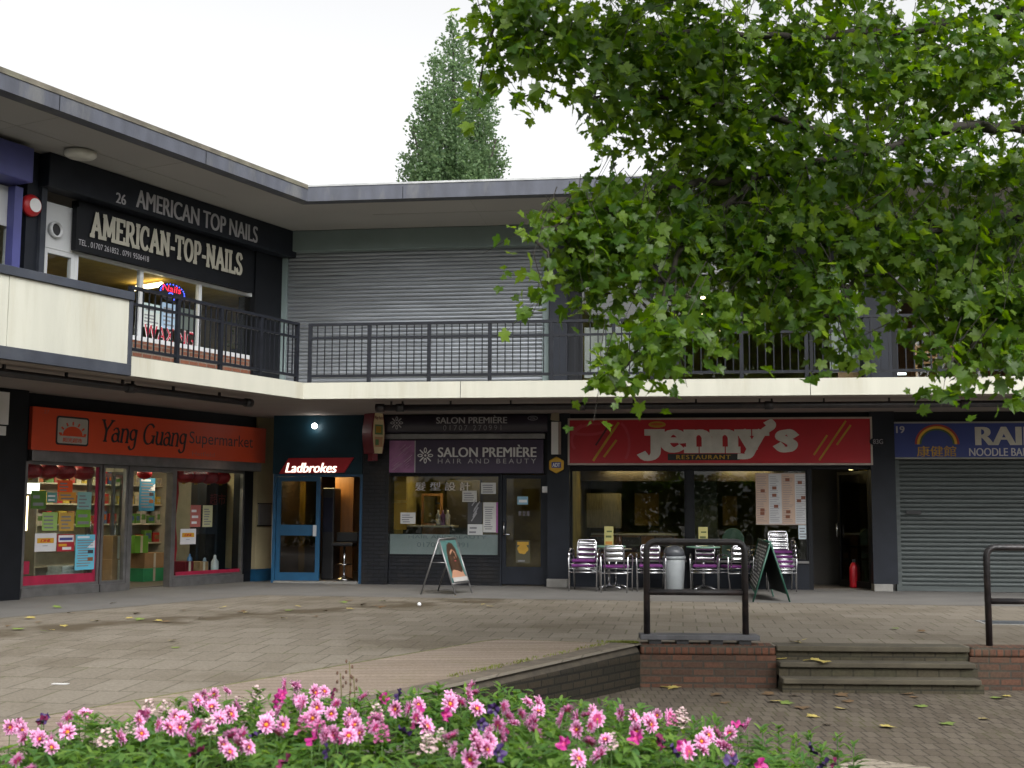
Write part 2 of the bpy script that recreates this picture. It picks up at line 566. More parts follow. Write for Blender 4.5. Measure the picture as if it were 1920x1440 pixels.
def serif(mb, s, x0, x1, z0, z1, y, m=0, thick=.2, thin=.07, d=0.006, shear=0.0, desc=0.0, top=1.0, nib=15):
    """Serif lettering drawn with a broad nib; box spans desc..top of the letter height."""
    adv = sum(GLYPH[c][0] for c in s)
    sx, sz = (x1 - x0)/adv, (z1 - z0)/(top - desc)
    pen, k = 0.0, 0
    for ch in s:
        a, strokes = GLYPH[ch]
        for st in strokes:
            flat = isinstance(st, tuple)
            pts = st[1] if flat else st
            pts = [Vector((pen + p[0] + shear*p[1], p[1])) for p in pts]
            if not flat and ch in "sSy'" and len(pts) > 2:
                q = [pts[0]] + pts + [pts[-1]]; sm_ = []
                for i in range(1, len(q) - 2):
                    for j in range(5):
                        t_ = j/5; a0, a1, a2, a3 = q[i-1], q[i], q[i+1], q[i+2]
                        sm_.append(.5*((2*a1) + (a2 - a0)*t_ + (2*a0 - 5*a1 + 4*a2 - a3)*t_*t_ + (3*a1 - a0 - 3*a2 + a3)*t_**3))
                pts = sm_ + [pts[-1]]
            if not flat and len(pts) == 2:
                pts = [pts[0], (pts[0] + pts[1])/2, pts[1]]
            lf, rt = [], []
            for i, p in enumerate(pts):
                dv = pts[min(i + 1, len(pts) - 1)] - pts[max(i - 1, 0)]
                dv.normalize()
                w_ = thin*1.25 if flat else thin + (thick - thin)*abs(sin(atan2(dv.y, dv.x) - radians(nib)))
                nn = Vector((-dv.y, dv.x))*w_/2
                e = Vector((0, 0))
                if i == 0: e = -dv*thin*.45
                if i == len(pts) - 1: e = dv*thin*.45
                lf.append(p + nn + e); rt.append(p - nn + e)
            yy = y - d - (k % 12)*0.0005
            k += 1
            vs = [(x0 + q.x*sx, yy, z0 + (q.y - desc)*sz) for q in rt + lf]
            n = len(pts)
            mb.add(vs, [(i, i + 1, n + i + 1, n + i) for i in range(n - 1)], m)
        pen += a
    return mb
def line(mb, a, b, w_, y, m=0, d=0.004):
    """Flat straight stripe between (x, z) points."""
    dx, dz = b[0] - a[0], b[1] - a[1]
    l = sqrt(dx*dx + dz*dz) or 1e-6
    nx, nz = -dz/l*w_/2, dx/l*w_/2
    return mb.plate([(a[0]-nx, a[1]-nz), (b[0]-nx, b[1]-nz), (b[0]+nx, b[1]+nz), (a[0]+nx, a[1]+nz)], y, d, m)
# ------------------------------------------------------------------ palette
cream = mat('cream_paint', (0.4242, 0.4161, 0.3511), 0.75, var=0.06, scale=1.6, bump=0.15, bscale=25, dirt=0.75, dirtcol=(0.30, 0.27, 0.19), stretch=(2.2, 2.2, 0.22))
panelcream = mat('cream_render', (0.4127, 0.4102, 0.3511), 0.85, var=0.07, scale=2.2, bump=0.3, bscale=60, dirt=0.7, dirtcol=(0.31, 0.28, 0.20), stretch=(2.0, 2.0, 0.25))
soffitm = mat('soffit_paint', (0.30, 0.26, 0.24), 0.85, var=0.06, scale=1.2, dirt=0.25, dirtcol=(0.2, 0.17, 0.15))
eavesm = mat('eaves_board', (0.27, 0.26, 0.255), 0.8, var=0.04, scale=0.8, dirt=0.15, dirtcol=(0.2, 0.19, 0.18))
slate = mat('weathered_fascia', (0.0570, 0.0620, 0.0794), 0.7, var=0.25, scale=2.5, bump=0.2, dirt=0.9, dirtcol=(0.135, 0.135, 0.125), stretch=(1.6, 1.6, 0.5))
mossm = mat('mossy_edge', (0.10, 0.09, 0.07), 0.95, var=0.5, scale=3.0, bump=0.6, bscale=30, dirt=0.7, dirtcol=(0.13, 0.14, 0.09))
leadm = mat('lead_edge', (0.32, 0.33, 0.33), 0.5, var=0.2, scale=4)
navy = mat('navy_paint', (0.0110, 0.0135, 0.0200), 0.5, spec=0.25, var=0.2, scale=3, bump=0.08)
dark = mat('dark_paint', (0.0055, 0.0065, 0.0090), 0.55, spec=0.25, var=0.25, scale=3, bump=0.08)
slateblue = mat('grey_blue_paint', (0.0360, 0.0408, 0.0528), 0.6, spec=0.25, var=0.2, scale=2.5, bump=0.1, dirt=0.3, dirtcol=(0.12, 0.12, 0.12))
railm = mat('railing_paint', (0.0090, 0.0103, 0.0144), 0.45, spec=0.25, var=0.3, scale=8, bump=0.1)
oldiron = mat('worn_black_paint', (0.0102, 0.0084, 0.0096), 0.42, var=0.5, scale=14, bump=0.35, bscale=70, dirt=0.35, dirtcol=(0.10, 0.06, 0.05))
steel = mat('shutter_steel', (0.2273, 0.2441, 0.2683), 0.36, metal=0.6, var=0.30, scale=2.4, bump=0.05, stretch=(0.35, 1, 9), dirt=0.4, dirtcol=(0.10, 0.10, 0.10))  # uneven slat tone also paints in bright specular bits
shutdark = mat('shutter_green_grey', (0.0590, 0.0702, 0.0702), 0.5, metal=0.2, var=0.28, scale=2, stretch=(0.3, 1, 8), dirt=0.5, dirtcol=(0.05, 0.055, 0.05))
bluegrey = mat('blue_grey_metal', (0.1667, 0.2138, 0.2163), 0.45, metal=0.1, var=0.08, scale=2)
whiteup = mat('white_plastic', (0.5250, 0.5400, 0.5550), 0.4, var=0.04, scale=3)
alu = mat('dull_aluminium', (0.2380, 0.2310, 0.2310), 0.35, metal=0.7, var=0.15, scale=6, bump=0.05)
chrome = mat('polished_steel', (0.62, 0.62, 0.64), 0.18, metal=1.0, var=0.05, scale=5)
brushed = mat('brushed_steel', (0.66, 0.66, 0.68), 0.27, metal=1.0, var=0.08, scale=3, stretch=(1, 1, 14))
teal = mat('teal_paint', (0.0080, 0.0336, 0.0520), 0.5, spec=0.25, var=0.15, scale=2.5, bump=0.1)
blue = mat('blue_door_paint', (0.012, 0.075, 0.16), 0.4, var=0.12, scale=4)
yellowcream = mat('cream_masonry', (0.3720, 0.3180, 0.1920), 0.8, var=0.08, scale=3, bump=0.2, dirt=0.25, dirtcol=(0.35, 0.28, 0.16))
concrete = mat('concrete', (0.2100, 0.2030, 0.1890), 0.9, var=0.15, scale=6, bump=0.4, dirt=0.4, dirtcol=(0.14, 0.13, 0.11))
redpaint = mat('red_paint', (0.16, 0.012, 0.022), 0.45, var=0.15, scale=5)
white = mat('white_vinyl', (0.7800, 0.7800, 0.7904), 0.5, var=0.03, scale=5)
silver = mat('silver_vinyl', (0.42, 0.41, 0.43), 0.4, metal=0.3, var=0.06, scale=5)
greytext = mat('grey_vinyl', (0.24, 0.23, 0.26), 0.5, var=0.05)
black = mat('black_vinyl', (0.012, 0.012, 0.014), 0.45, var=0.1)
signorange = mat('orange_sign', (0.7007, 0.0730, 0.0175), 0.42, var=0.06, scale=1.5)
signred = mat('red_sign', (0.42, 0.010, 0.022), 0.35, var=0.10, scale=1.5)
signpurple = mat('purple_sign', (0.0413, 0.0248, 0.0638), 0.4, var=0.08, scale=2)
shutpurple = mat('glossy_plum', (0.0196, 0.0140, 0.0266), 0.3, var=0.15, scale=2)
signblue = mat('blue_sign', (0.018, 0.035, 0.19), 0.42, var=0.08, scale=2)
purpleblue = mat('violet_blue_paint', (0.06, 0.065, 0.22), 0.4, var=0.1, scale=4)
yellow = mat('yellow_vinyl', (0.62, 0.36, 0.03), 0.45, var=0.08)
gold = mat('ochre_vinyl', (0.42, 0.24, 0.02), 0.45, var=0.15)
paper = mat('white_paper', (0.5400, 0.5325, 0.5250), 0.8, var=0.04, scale=4)
ink = mat('grey_ink', (0.20, 0.20, 0.22), 0.8, var=0.2)
winglass = glass('shop_glass', refl=.8)
upglass = glass('upper_glass', refl=1.2)
darkglass = glass('dim_glass', tint=(0.45, 0.47, 0.48), refl=0.9)
frost = mat('frosted_glass', (0.24, 0.27, 0.28), 0.35, var=0.05, scale=3)
woodm = mat('brown_wood', (0.16, 0.075, 0.028), 0.5, var=0.3, scale=3, stretch=(8, 8, 0.8))
beige = mat('beige_wall', (0.36, 0.30, 0.20), 0.85, var=0.1, scale=1.5)
olive = mat('olive_wall', (0.22, 0.17, 0.045), 0.8, var=0.5, scale=1.6, dirt=0.6, dirtcol=(0.06, 0.055, 0.03))
floorin = mat('shop_floor', (0.10, 0.085, 0.07), 0.5, var=0.2, scale=2)
ceilin = mat('shop_ceiling', (0.42, 0.38, 0.30), 0.9, var=0.05)
tube = emit('added_warm_tube', (1.0, 0.78, 0.36), 12.0)
nailtube = emit('nail_tube', (1.0, 0.80, 0.45), 4.0)
whitetube = emit('white_tube', (0.95, 1.0, 0.92), 5.0)
brickred = brick('small_brickwork', (0.1275, 0.0450, 0.0263), (0.1875, 0.0713, 0.0413), (0.1500, 0.1275, 0.1050), 0.225, 0.075, 0.010, L.ang, 'XZ', stain=0.25, stscale=2)
brickdark = brick('painted_brickwork', (0.0070, 0.0080, 0.0110), (0.0100, 0.0110, 0.0150), (0.0035, 0.0040, 0.0055), 0.225, 0.075, 0.010, AR, 'XZ', rough=0.45, stain=0.2, stscale=2, bumpd=1.0)
brickwall = brick('planter_brickwork', (0.0525, 0.0310, 0.0210), (0.0925, 0.0425, 0.0260), (0.0425, 0.0350, 0.0275), 0.225, 0.078, 0.011, AR, 'XZ', stain=0.8, staincol=(0.055, 0.050, 0.034), stscale=1.6, bumpd=0.8)  # stained brick, its colour also darkened for the tree shade
cope = brick('brick_on_edge', (0.0715, 0.0330, 0.0209), (0.1155, 0.0468, 0.0275), (0.0440, 0.0358, 0.0275), 0.078, 0.4, 0.010, AR, 'XZ', stain=0.5, staincol=(0.10, 0.09, 0.06), stscale=1.6, bumpd=0.8)

# ------------------------------------------------------------------ ground
ZL = -0.45                                           # lower paving
cor = gnd(1200, 1209, 0.0)                           # where ramp wall and step wall meet
FN = Vector((-0.1, -0.995)).normalized()             # downhill direction
def zpl(X, Y):
    d = (X - cor.x)*FN.x + (Y - cor.y)*FN.y
    return -0.032*max(0.0, d) if X < cor.x + 0.5 else 0.0
pave = brick('grey_slab_paving', (0.150, 0.129, 0.100), (0.184, 0.161, 0.128), (0.096, 0.081, 0.061), 0.34, 0.58, 0.010, AR, 'XY', stain=0.75, staincol=(0.075, 0.058, 0.036), stscale=0.5, moss=0.5)
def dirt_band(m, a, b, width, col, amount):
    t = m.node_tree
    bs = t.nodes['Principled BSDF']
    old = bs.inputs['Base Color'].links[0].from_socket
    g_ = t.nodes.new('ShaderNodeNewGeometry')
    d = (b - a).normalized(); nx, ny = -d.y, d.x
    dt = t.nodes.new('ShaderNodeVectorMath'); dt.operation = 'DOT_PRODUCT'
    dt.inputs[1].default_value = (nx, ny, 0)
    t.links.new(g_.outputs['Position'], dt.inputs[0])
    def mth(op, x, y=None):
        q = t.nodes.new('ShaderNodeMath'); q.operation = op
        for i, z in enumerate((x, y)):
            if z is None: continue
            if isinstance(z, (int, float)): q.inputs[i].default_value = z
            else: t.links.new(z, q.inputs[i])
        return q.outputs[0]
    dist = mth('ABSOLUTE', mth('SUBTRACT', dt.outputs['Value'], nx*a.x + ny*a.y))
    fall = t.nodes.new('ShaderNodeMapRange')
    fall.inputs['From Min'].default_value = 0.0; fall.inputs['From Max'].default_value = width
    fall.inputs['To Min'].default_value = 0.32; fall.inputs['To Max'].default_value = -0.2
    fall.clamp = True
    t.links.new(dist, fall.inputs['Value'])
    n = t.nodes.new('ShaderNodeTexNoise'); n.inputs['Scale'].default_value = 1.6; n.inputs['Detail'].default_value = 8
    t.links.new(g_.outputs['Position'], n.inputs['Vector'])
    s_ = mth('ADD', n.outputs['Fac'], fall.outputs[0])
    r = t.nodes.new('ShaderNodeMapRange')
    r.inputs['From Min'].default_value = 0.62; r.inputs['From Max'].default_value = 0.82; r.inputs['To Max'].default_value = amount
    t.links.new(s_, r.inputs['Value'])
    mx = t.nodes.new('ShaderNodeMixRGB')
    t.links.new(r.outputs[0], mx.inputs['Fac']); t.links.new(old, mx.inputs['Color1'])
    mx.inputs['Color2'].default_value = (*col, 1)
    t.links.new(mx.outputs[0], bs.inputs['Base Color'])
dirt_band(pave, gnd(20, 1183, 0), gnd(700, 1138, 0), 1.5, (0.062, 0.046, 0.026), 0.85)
rampm = brick('ramp_brick_paving', (0.1880, 0.1480, 0.1160), (0.2400, 0.1920, 0.1520), (0.135, 0.107, 0.082), 60.0, 0.16, 0.010, AR + radians(11), 'XY', stain=0.4, staincol=(0.17, 0.13, 0.085), stscale=0.6, moss=0.9)
lowm = brick('small_block_paving', (0.0775, 0.0620, 0.0446), (0.1116, 0.0918, 0.0694), (0.0341, 0.0279, 0.0211), 0.115, 0.26, 0.009, radians(-2), 'XY', stain=0.5, staincol=(0.075, 0.060, 0.042), stscale=0.7, moss=0.4)  # block colour lowered to include the shade under the tree
stripm = mat('pavement_concrete', (0.1152, 0.1094, 0.1008), 0.85, var=0.12, scale=1.2, bump=0.3, bscale=50, dirt=0.5, dirtcol=(0.13, 0.115, 0.095))
ringm = brick('pale_edging_stone', (0.2250, 0.1950, 0.1500), (0.2850, 0.2475, 0.1950), (0.1050, 0.0900, 0.0675), 0.30, 0.13, 0.012, radians(12), 'XY', stain=0.3, stscale=1.0)
soilm = mat('bed_soil', (0.035, 0.024, 0.015), 0.95, var=0.4, scale=12, bump=1.0, bscale=30)
farm = mat('ground_asphalt', (0.12, 0.11, 0.095), 0.9, var=0.2, scale=0.5, dirt=0.3)

g = MB(); g.box(-900, 900, -900, 900, -0.70, ZL - 0.006)
struct('ground', g, farm)
g = MB(); g.prism([(-0.5, 3.0), (9, 3.0), (14, 13.6), (cor.x - 0.05, cor.y + 0.4), (-4.5, 3.5)], ZL - 0.005, ZL)
struct('lower_paving', g, lowm)

# the upper square: one sheet, level by the shops and falling towards the camera beside the ramp wall
wdir = (gnd(1017, 1253, -0.066) - cor); wdir.z = 0; wdir.normalize()      # along the ramp wall towards the camera
wn = Vector((-wdir.y, wdir.x, 0))                                          # to the lower side (+) or upper side
if wn.x < 0: wn = -wn
WLEN = 9.5
stepL = gnd(1455, 1211, 0.0); stepR = gnd(1815, 1213, 0.0)
def sheet(name, quadfun, nx, ny, m, lift=0.0):
    b = MB(); vs = []; fs = []
    for j in range(ny + 1):
        for i in range(nx + 1):
            p = quadfun(i/nx, j/ny)
            vs.append((p[0], p[1], zpl(p[0], p[1]) + lift))
    for j in range(ny):
        for i in range(nx):
            a = j*(nx + 1) + i
            fs.append((a, a + 1, a + nx + 2, a + nx + 1))
    b.add(vs, fs)
    return struct(name, b, m)
far1 = R.world(0, 12); 
wend = cor + wdir*WLEN
def bil(a, b, c, d):
    return lambda u, v: ((a[0]*(1-u) + b[0]*u)*(1-v) + (d[0]*(1-u) + c[0]*u)*v, (a[1]*(1-u) + b[1]*u)*(1-v) + (d[1]*(1-u) + c[1]*u)*v)
# piece beside the ramp wall, everything to the left of it, and the level strip towards the shops
farL = Vector((-16.0, 2.0)); farT = Vector((-16.0, 33.0)); ctop = Vector((cor.x, 33.0))
b = MB(); vs, fs = [], []
N = 24
rows = []
for j in range(N + 1):
    t = j/N
    e = Vector((wend.x*(1-t) + cor.x*t, wend.y*(1-t) + cor.y*t)) if t <= 1 else None
    rows.append([(e.x*(1-s) + (-18.0)*s, e.y + (0 if s == 0 else 0)) for s in [i/20 for i in range(21)]])
for j in range(1, 21):
    y = cor.y + (33 - cor.y)*j/20
    rows.append([(cor.x*(1-s) + (-18.0)*s, y) for s in [i/20 for i in range(21)]])
for r_ in rows:
    vs += [(x, y, zpl(x, y)) for x, y in r_]
for j in range(len(rows) - 1):
    for i in range(20):
        a = j*21 + i
        fs.append((a + 1, a, a + 21, a + 22))
k = len(vs)
yb = lambda x: cor.y + (stepL.y - cor.y)*(x - cor.x)/(stepL.x - cor.x)
xe = 14.0
vs += [(cor.x, cor.y, 0), (xe, yb(xe), 0), (xe, 33, 0), (cor.x, 33, 0)]
fs.append((k, k + 1, k + 2, k + 3))
b.add(vs, fs)
struct('paved_square', b, pave)

# concrete pavement strip along the shops, 4 mm up
strip = MB()
dB = 1.0
def mit(dr, dl):
    a, b2 = -R.s, R.c
    c, d = -L.s, L.c
    det = a*d - b2*c
    return Vector((CX + (dr*d - b2*dl)/det, CY + (a*dl - c*dr)/det))
p0 = mit(-0.15, 0.55)
pe = R.world(20, -0.15); pf = R.world(20, 9)
pl = L.world(-14, 0.55); pm = L.world(-14, 9); pc = mit(9, 9)
strip.add([(p0.x, p0.y, .004), (pe.x, pe.y, .004), (pf.x, pf.y, .004), (pc.x, pc.y, .004), (pl.x, pl.y, .004), (pm.x, pm.y, .004)], [(0, 1, 2, 3), (0, 3, 5, 4)])
struct('pavement', strip, stripm)

# brick ramp surface along the wall, 4 mm above the square
rt0 = gnd(940, 1199, 0); rt1 = cor + Vector((-0.16, 0.0, 0))
lo = wend + wdir*0.0
def ramp_pt(u, v):
    a = rt0 + (gnd(262, 1332, -0.2) - rt0)*(v*1.9)
    c = Vector((rt1.x, rt1.y, 0)) + wdir*(WLEN*v)
    c = c - wn*0.16
    return (a.x*(1-u) + c.x*u, a.y*(1-u) + c.y*u)
sheet('ramp', ramp_pt, 10, 24, rampm, 0.005)
# worn kerb edge between ramp and slabs
kb = MB()
pts = [ramp_pt(0, i/24) for i in range(25)]
kb.tube([(x, y, zpl(x, y) - 0.004) for x, y in pts], 0.016, 6)
pts = [ramp_pt(i/10, 0) for i in range(11)]
kb.tube([(x, y, zpl(x, y) - 0.004) for x, y in pts], 0.012, 6)
struct('kerb', kb, mat('kerb_dirt', (0.10, 0.095, 0.04), 0.95, var=0.4, scale=9))

# ------------------------------------------------------------------ retaining walls and steps
rw = MB(); vs, fs = [], []
prof = [(0.0, None), (0.0, -0.115), (-0.010, -0.075), (-0.032, -0.040), (-0.065, -0.012), (-0.11, 0.004), (-0.20, 0.008), (-0.30, 0.008), (-0.30, None)]
NS = 30
for i in range(NS + 1):
    p = cor + wdir*(WLEN*i/NS)
    top = zpl(p.x, p.y)
    for o_, z_ in prof:
        q = p + wn*o_
        vs.append((q.x, q.y, ZL - 0.1 if z_ is None else max(ZL - 0.05, top + z_)))
n = len(prof)
for i in range(NS):
    for j in range(n - 1):
        a = i*n + j
        rw.f.append((a + 1, a, a + n, a + n + 1)); rw.m.append(1 if j >= 4 else (2 if j >= 2 else 0)); rw.sm.append(1 <= j <= 5)  # face and shoulder darkened to paint in the shade below the rounded top
rw.v += vs
wa = atan2(wdir.y, wdir.x)
rampwall = brick('shaded_mossy_brickwork', (0.013, 0.011, 0.007), (0.027, 0.020, 0.012), (0.007, 0.006, 0.004), 0.225, 0.078, 0.011, wa, 'XZ', stain=0.4, staincol=(0.022, 0.021, 0.011), stscale=1.5, bumpd=0.6)
solo('retaining_wall', rw, [rampwall, mat('coping_brick_brown', (0.1000, 0.0800, 0.0600), .9, var=.3, scale=7, bump=.4, dirt=.5, dirtcol=(.06, .055, .03)), mat('coping_shoulder_shade', (0.0510, 0.0420, 0.0300), .9, var=.3, scale=7, bump=.4)], 'mossy ramp wall in shade with rounded top behind the flower bed', 'wall', base=(cor.x, cor.y, ZL))

WF = Frame(atan2(stepL.y - cor.y, stepL.x - cor.x), cor.x, cor.y)
xl, _ = WF.local(stepL.x, stepL.y); xr, _ = WF.local(stepR.x, stepR.y)
def step_wall(x0, x1, label):
    t = thing('brick_wall', label, 'wall', WF, ((x0 + x1)/2, 0.15, ZL))
    m = MB(); m.box(x0, x1, 0.0, 0.30, ZL - 0.05, -0.105)
    m.build('wall', brickwall, t)
    c = MB(); c.box(x0, x1, -0.006, 0.30, -0.105, 0.004)
    c.build('coping', cope, t, bevel=0.035, seg=4)
step_wall(0.0, xl, 'low red brick wall carrying the plinth board and hooped handrail')
step_wall(xr, xr + 4.5, 'low brown brick wall on the far side of the steps')
stepm = mat('step_concrete', (0.0625, 0.0529, 0.0352), 0.9, var=0.25, scale=4, bump=0.4, dirt=0.5, dirtcol=(0.06, 0.055, 0.035))  # moss-stained concrete with the tree shade darkened into its colour
riserm = brick('step_riser_brick', (0.0375, 0.0325, 0.0200), (0.0550, 0.0450, 0.0275), (0.0250, 0.0225, 0.0150), 0.225, 0.10, 0.010, AR, 'XZ', stain=0.5, staincol=(0.05, 0.05, 0.025), stscale=2)  # risers carry the same painted tree shade
st = thing('steps', 'three mossy concrete steps between the brick walls', 'steps', WF, ((xl + xr)/2, 0, ZL))
for i, (z, y) in enumerate([(0.0, 0.0), (-0.15, -0.17), (-0.30, -0.34)]):
    m = MB(); m.box(xl + 0.004, xr - 0.004 + (0.04 if i else 0), y + 0.03, 0.32 if i == 0 else y + 0.30, z - 0.15 if i < 2 else ZL - 0.03, z - 0.055)
    m.build('riser', riserm, st)
    m = MB(); m.box(xl + 0.003, xr - 0.003, y - 0.02, 0.32 if i == 0 else y + 0.22, z - 0.055, z + (0.004 if i == 0 else 0))
    m.build('tread', stepm, st, bevel=0.012)

# ------------------------------------------------------------------ buildings
SB, ST, RB, RT = 3.346, 3.626, 6.829, 7.1215
SR, SL, UR, UL = 3.40, 3.39, 2.31, 1.99
XR, XL, DEP = 19.0, -12.0, 11.0
bR = thing('shop_building', 'long two-storey shop building facing the square with a roofline level behind the plane tree', 'building', R, (8, 6, 0))
bL = thing('shop_building', 'angled two-storey shop wing with a cream balcony panel and overhanging roof', 'building', L, (-5, 6, 0))
EDGE = (0.035, 0.075)
def wedge(fr, d0, d1, xfar, inset=0.0):
    """Plan of a slab of one wing, mitred at the inner corner (frame coordinates)."""
    a = mit(d0, d0); b2 = mit(d1, d1)
    a = fr.local(a.x, a.y); b2 = fr.local(b2.x, b2.y)
    return [a, b2, (xfar, d1), (xfar, d0)]
for fr, bd, xf in ((R, bR, XR), (L, bL, XL)):
    m = MB(); m.prism(wedge(fr, 0, DEP, xf), SB, ST); m.build('balcony_slab', cream, bd)
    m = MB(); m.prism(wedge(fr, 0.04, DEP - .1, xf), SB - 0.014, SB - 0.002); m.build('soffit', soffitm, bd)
    m = MB(); m.prism(wedge(fr, 0.0, 0.22, xf), RB, RT - EDGE[fr is L]); m.build('roof_fascia', slate, bd)
    m = MB(); m.prism(wedge(fr, -0.012, 0.24, xf), RT - EDGE[fr is L], RT); m.build('roof_edge', mossm if fr is L else leadm, bd)
    m = MB(); m.prism(wedge(fr, 0.22, DEP, xf), RB + 0.02, RT - 0.03); m.build('roof', slate, bd)
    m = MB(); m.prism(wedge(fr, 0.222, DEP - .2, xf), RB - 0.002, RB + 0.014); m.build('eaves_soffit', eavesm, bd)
    # board joints in the eaves: a long seam and cross seams
    s = MB(); sgn = 1 if fr is R else -1
    s.box(0.9*sgn if fr is R else -0.9, xf, 1.06, 1.072, RB - 0.006, RB - 0.0025)
    for k in range(1, 7):
        x = sgn*(0.4 + 2.45*k)
        s.box(x, x + 0.007, 0.24, UR if fr is R else UL, RB - 0.0055, RB - 0.003)
    s.build('board_joint', mat('joint_grey', (0.22, 0.21, 0.2), 0.9), bd)
    s = MB()
    for k in range(7):
        x = sgn*(2.9*k + (1.7 if fr is R else 2.6))
        s = MB(); s.box(x, x + 0.012, -0.004, 0.0, RB, RT - 0.08); s.build('fascia_joint', dark, bd)
        if fr is R: s = MB(); s.box(x + 1.05, x + 1.058, -0.003, 0.0, SB, ST); s.build('band_joint', dark, bd)


def room(bd, fr, x0, x1, y0, y1, z0, z1, wall, name='shop_interior', ceil=None):
    m = MB(); t = 0.06
    m.box(x0 - t, x0, y0, y1, z0, z1, 0); m.box(x1, x1 + t, y0, y1, z0, z1, 0); m.box(x0, x1, y1 - t, y1, z0, z1, 0)
    m.box(x0, x1, y0, y1 - t, z0 - t, z0, 1); m.box(x0, x1, y0, y1 - t, z1, z1 + t, 2)
    return m.build(name, [wall, floorin, ceil or ceilin], bd)
def window(bd, x0, x1, z0, z1, y, fw, fm, pm=None, fd=0.08, bars=(), name='window'):
    m = MB()
    m.box(x0, x0 + fw, y, y + fd, z0, z1); m.box(x1 - fw, x1, y, y + fd, z0, z1)
    m.box(x0 + fw, x1 - fw, y, y + fd, z0, z0 + fw); m.box(x0 + fw, x1 - fw, y, y + fd, z1 - fw, z1)
    for b_ in bars: m.box(b_ - fw/2, b_ + fw/2, y + .002, y + fd - .002, z0 + fw, z1 - fw)
    f = m.build(name, fm, bd)
    p = MB(); p.box(x0 + fw*.6, x1 - fw*.6, y + fd*.5, y + fd*.5 + .006, z0 + fw*.6, z1 - fw*.6)
    p.build('pane', pm or winglass, f)
    return f
def slats(m, x0, x1, z0, z1, y, h=0.075, d=0.012):
    """Curved roller-shutter slats."""
    n = max(1, int((z1 - z0)/h)); h = (z1 - z0)/n
    vs, fs = [], []
    k = 0
    for i in range(n):
        for dy, f_ in ((0.0, 0.02), (-d*.8, .22), (-d, .5), (-d*.8, .78), (0.0, .94), (0.006, .97)):
            z = z0 + h*(i + f_)
            vs += [(x0, y + dy, z), (x1, y + dy, z)]
            if k: fs.append((2*k - 2, 2*k - 1, 2*k + 1, 2*k))
            k += 1
    m.add(vs, fs)
    return m
# ------------------------------------------------------------------ side wing, upper floor
def X(fr, s, u, v): return on(fr, s, u, v)[0]
def Z(fr, s, u, v): return on(fr, s, u, v)[1]

# nail salon shell
xa, xb = X(L, UL, 80, 500), X(L, UL, 524, 560)
zceil = on(L, UL + 1.1, 246, 542)[1] + .10
room(bL, L, xa, xb, UL + 0.12, 7.5, ST + 0.01, zceil, beige, ceil=mat('lamplit_yellow_ceiling', (0.50, 0.34, 0.07), 0.8, var=0.15))  # yellow lamp light painted into the ceiling colour
x0, x1, z0, z1 = rect(L, UL - 0.35, 92, 305, 524, 372, 437, 492)
z0 = Z(L, UL - .35, 255, 395)
m = MB(); m.box(x0, xb + 0.05, UL - 0.35, UL, z0, RB - 0.004)                       # upper fascia box
m.build('fascia_board', navy, bL, bevel=0.02)
zfas = z0
# white framed window with brick below
wx0, wx1 = X(L, UL, 138, 500), X(L, UL, 476, 600)
zt = (Z(L, UL, 143, 474) + Z(L, UL, 475, 547))/2
zb = (Z(L, UL, 263, 632) + Z(L, UL, 475, 682))/2
bars = [X(L, UL, u, 560) for u in (263, 374)]
window(bL, wx0, wx1, zb, zt, UL - 0.02, 0.075, whiteup, upglass, bars=bars)
m = MB(); m.box(wx0, xb + 0.05, UL - 0.06, UL + 0.1, zt + .002, zfas - 0.003); m.build('header_board', dark, bL)
m = MB(); m.box(X(L, UL, 84, 480), wx1, UL - 0.03, UL + .1, ST + .002, zb - 0.003); m.build('wall', brickred, bL)
# small window and vent panel at the near end
vx0, vx1, vz0, vz1 = rect(L, UL, 83, 392, 137, 462, 405, 478)
window(bL, vx0, wx0 - .003, zb, vz0 - .003, UL - 0.02, 0.07, whiteup, upglass)
vp = MB(); vp.box(vx0, wx0 - .003, UL - 0.03, UL + .05, vz0, vz1 + 0.12); pv = vp.build('vent_panel', whiteup, bL, bevel=0.01)
cx_, cz_ = on(L, UL - .05, 103, 431)
m = MB(); m.lathe([(0.13, 0), (0.13, 0.07), (0.105, 0.09), (0.10, 0.03)], n=24)
m.xform(Matrix.Translation((cx_, UL - .03, cz_)) @ Matrix.Rotation(pi/2, 4, 'X')); m.build('vent_pipe', whiteup, pv)
m = MB(); m.disc(cx_, cz_, UL - .061, 0.095, .004); m.build('vent_opening', black, pv)
# columns on the upper floor
for (ua, ub, mm, sd) in ((48, 78, navy, UL - .12), (76, 86, slateblue, UL - .18)):
    m = MB(); m.box(X(L, sd, ua, 430), X(L, sd, ub, 430), sd, UL + .25, ST, RB - 0.003); m.build('column', mm, bL)
m = MB(); m.box(X(L, UL - .1, 478, 580), xb + 0.35, UL - 0.1, UL + .3, ST, RB - 0.003); m.build('column', dark, bL)
m = MB(); m.box(X(L, UL - .2, 25, 430), X(L, UL - .2, 40, 430), UL - .2, UL - .05, ST, 6.2); m.build('window_post', purpleblue, bL)
x0, x1, z0, z1 = rect(L, UL - .45, -140, 215, 64, 290, 275, 338)
m = MB(); m.box(x0, x1, UL - .45, UL + .2, z0, z1); m.build('shutter_housing', purpleblue, bL, bevel=0.02)
x1w = X(L, UL, 20, 420)
window(bL, x1w - 2.4, x1w, ST + .3, z0 - .05, UL - .02, 0.07, whiteup, upglass, bars=[x1w - 0.9])
room(bL, L, x1w - 3.5, xa - .2, UL + .12, 7, ST + .01, 6.3, beige)
m = MB(); m.box(X(L, UL, 0, 400) - .1, X(L, UL, 20, 400), UL - .04, UL - .021, Z(L, UL, 10, 425), Z(L, UL, 10, 350)); m.build('window_blind', whiteup, bL)

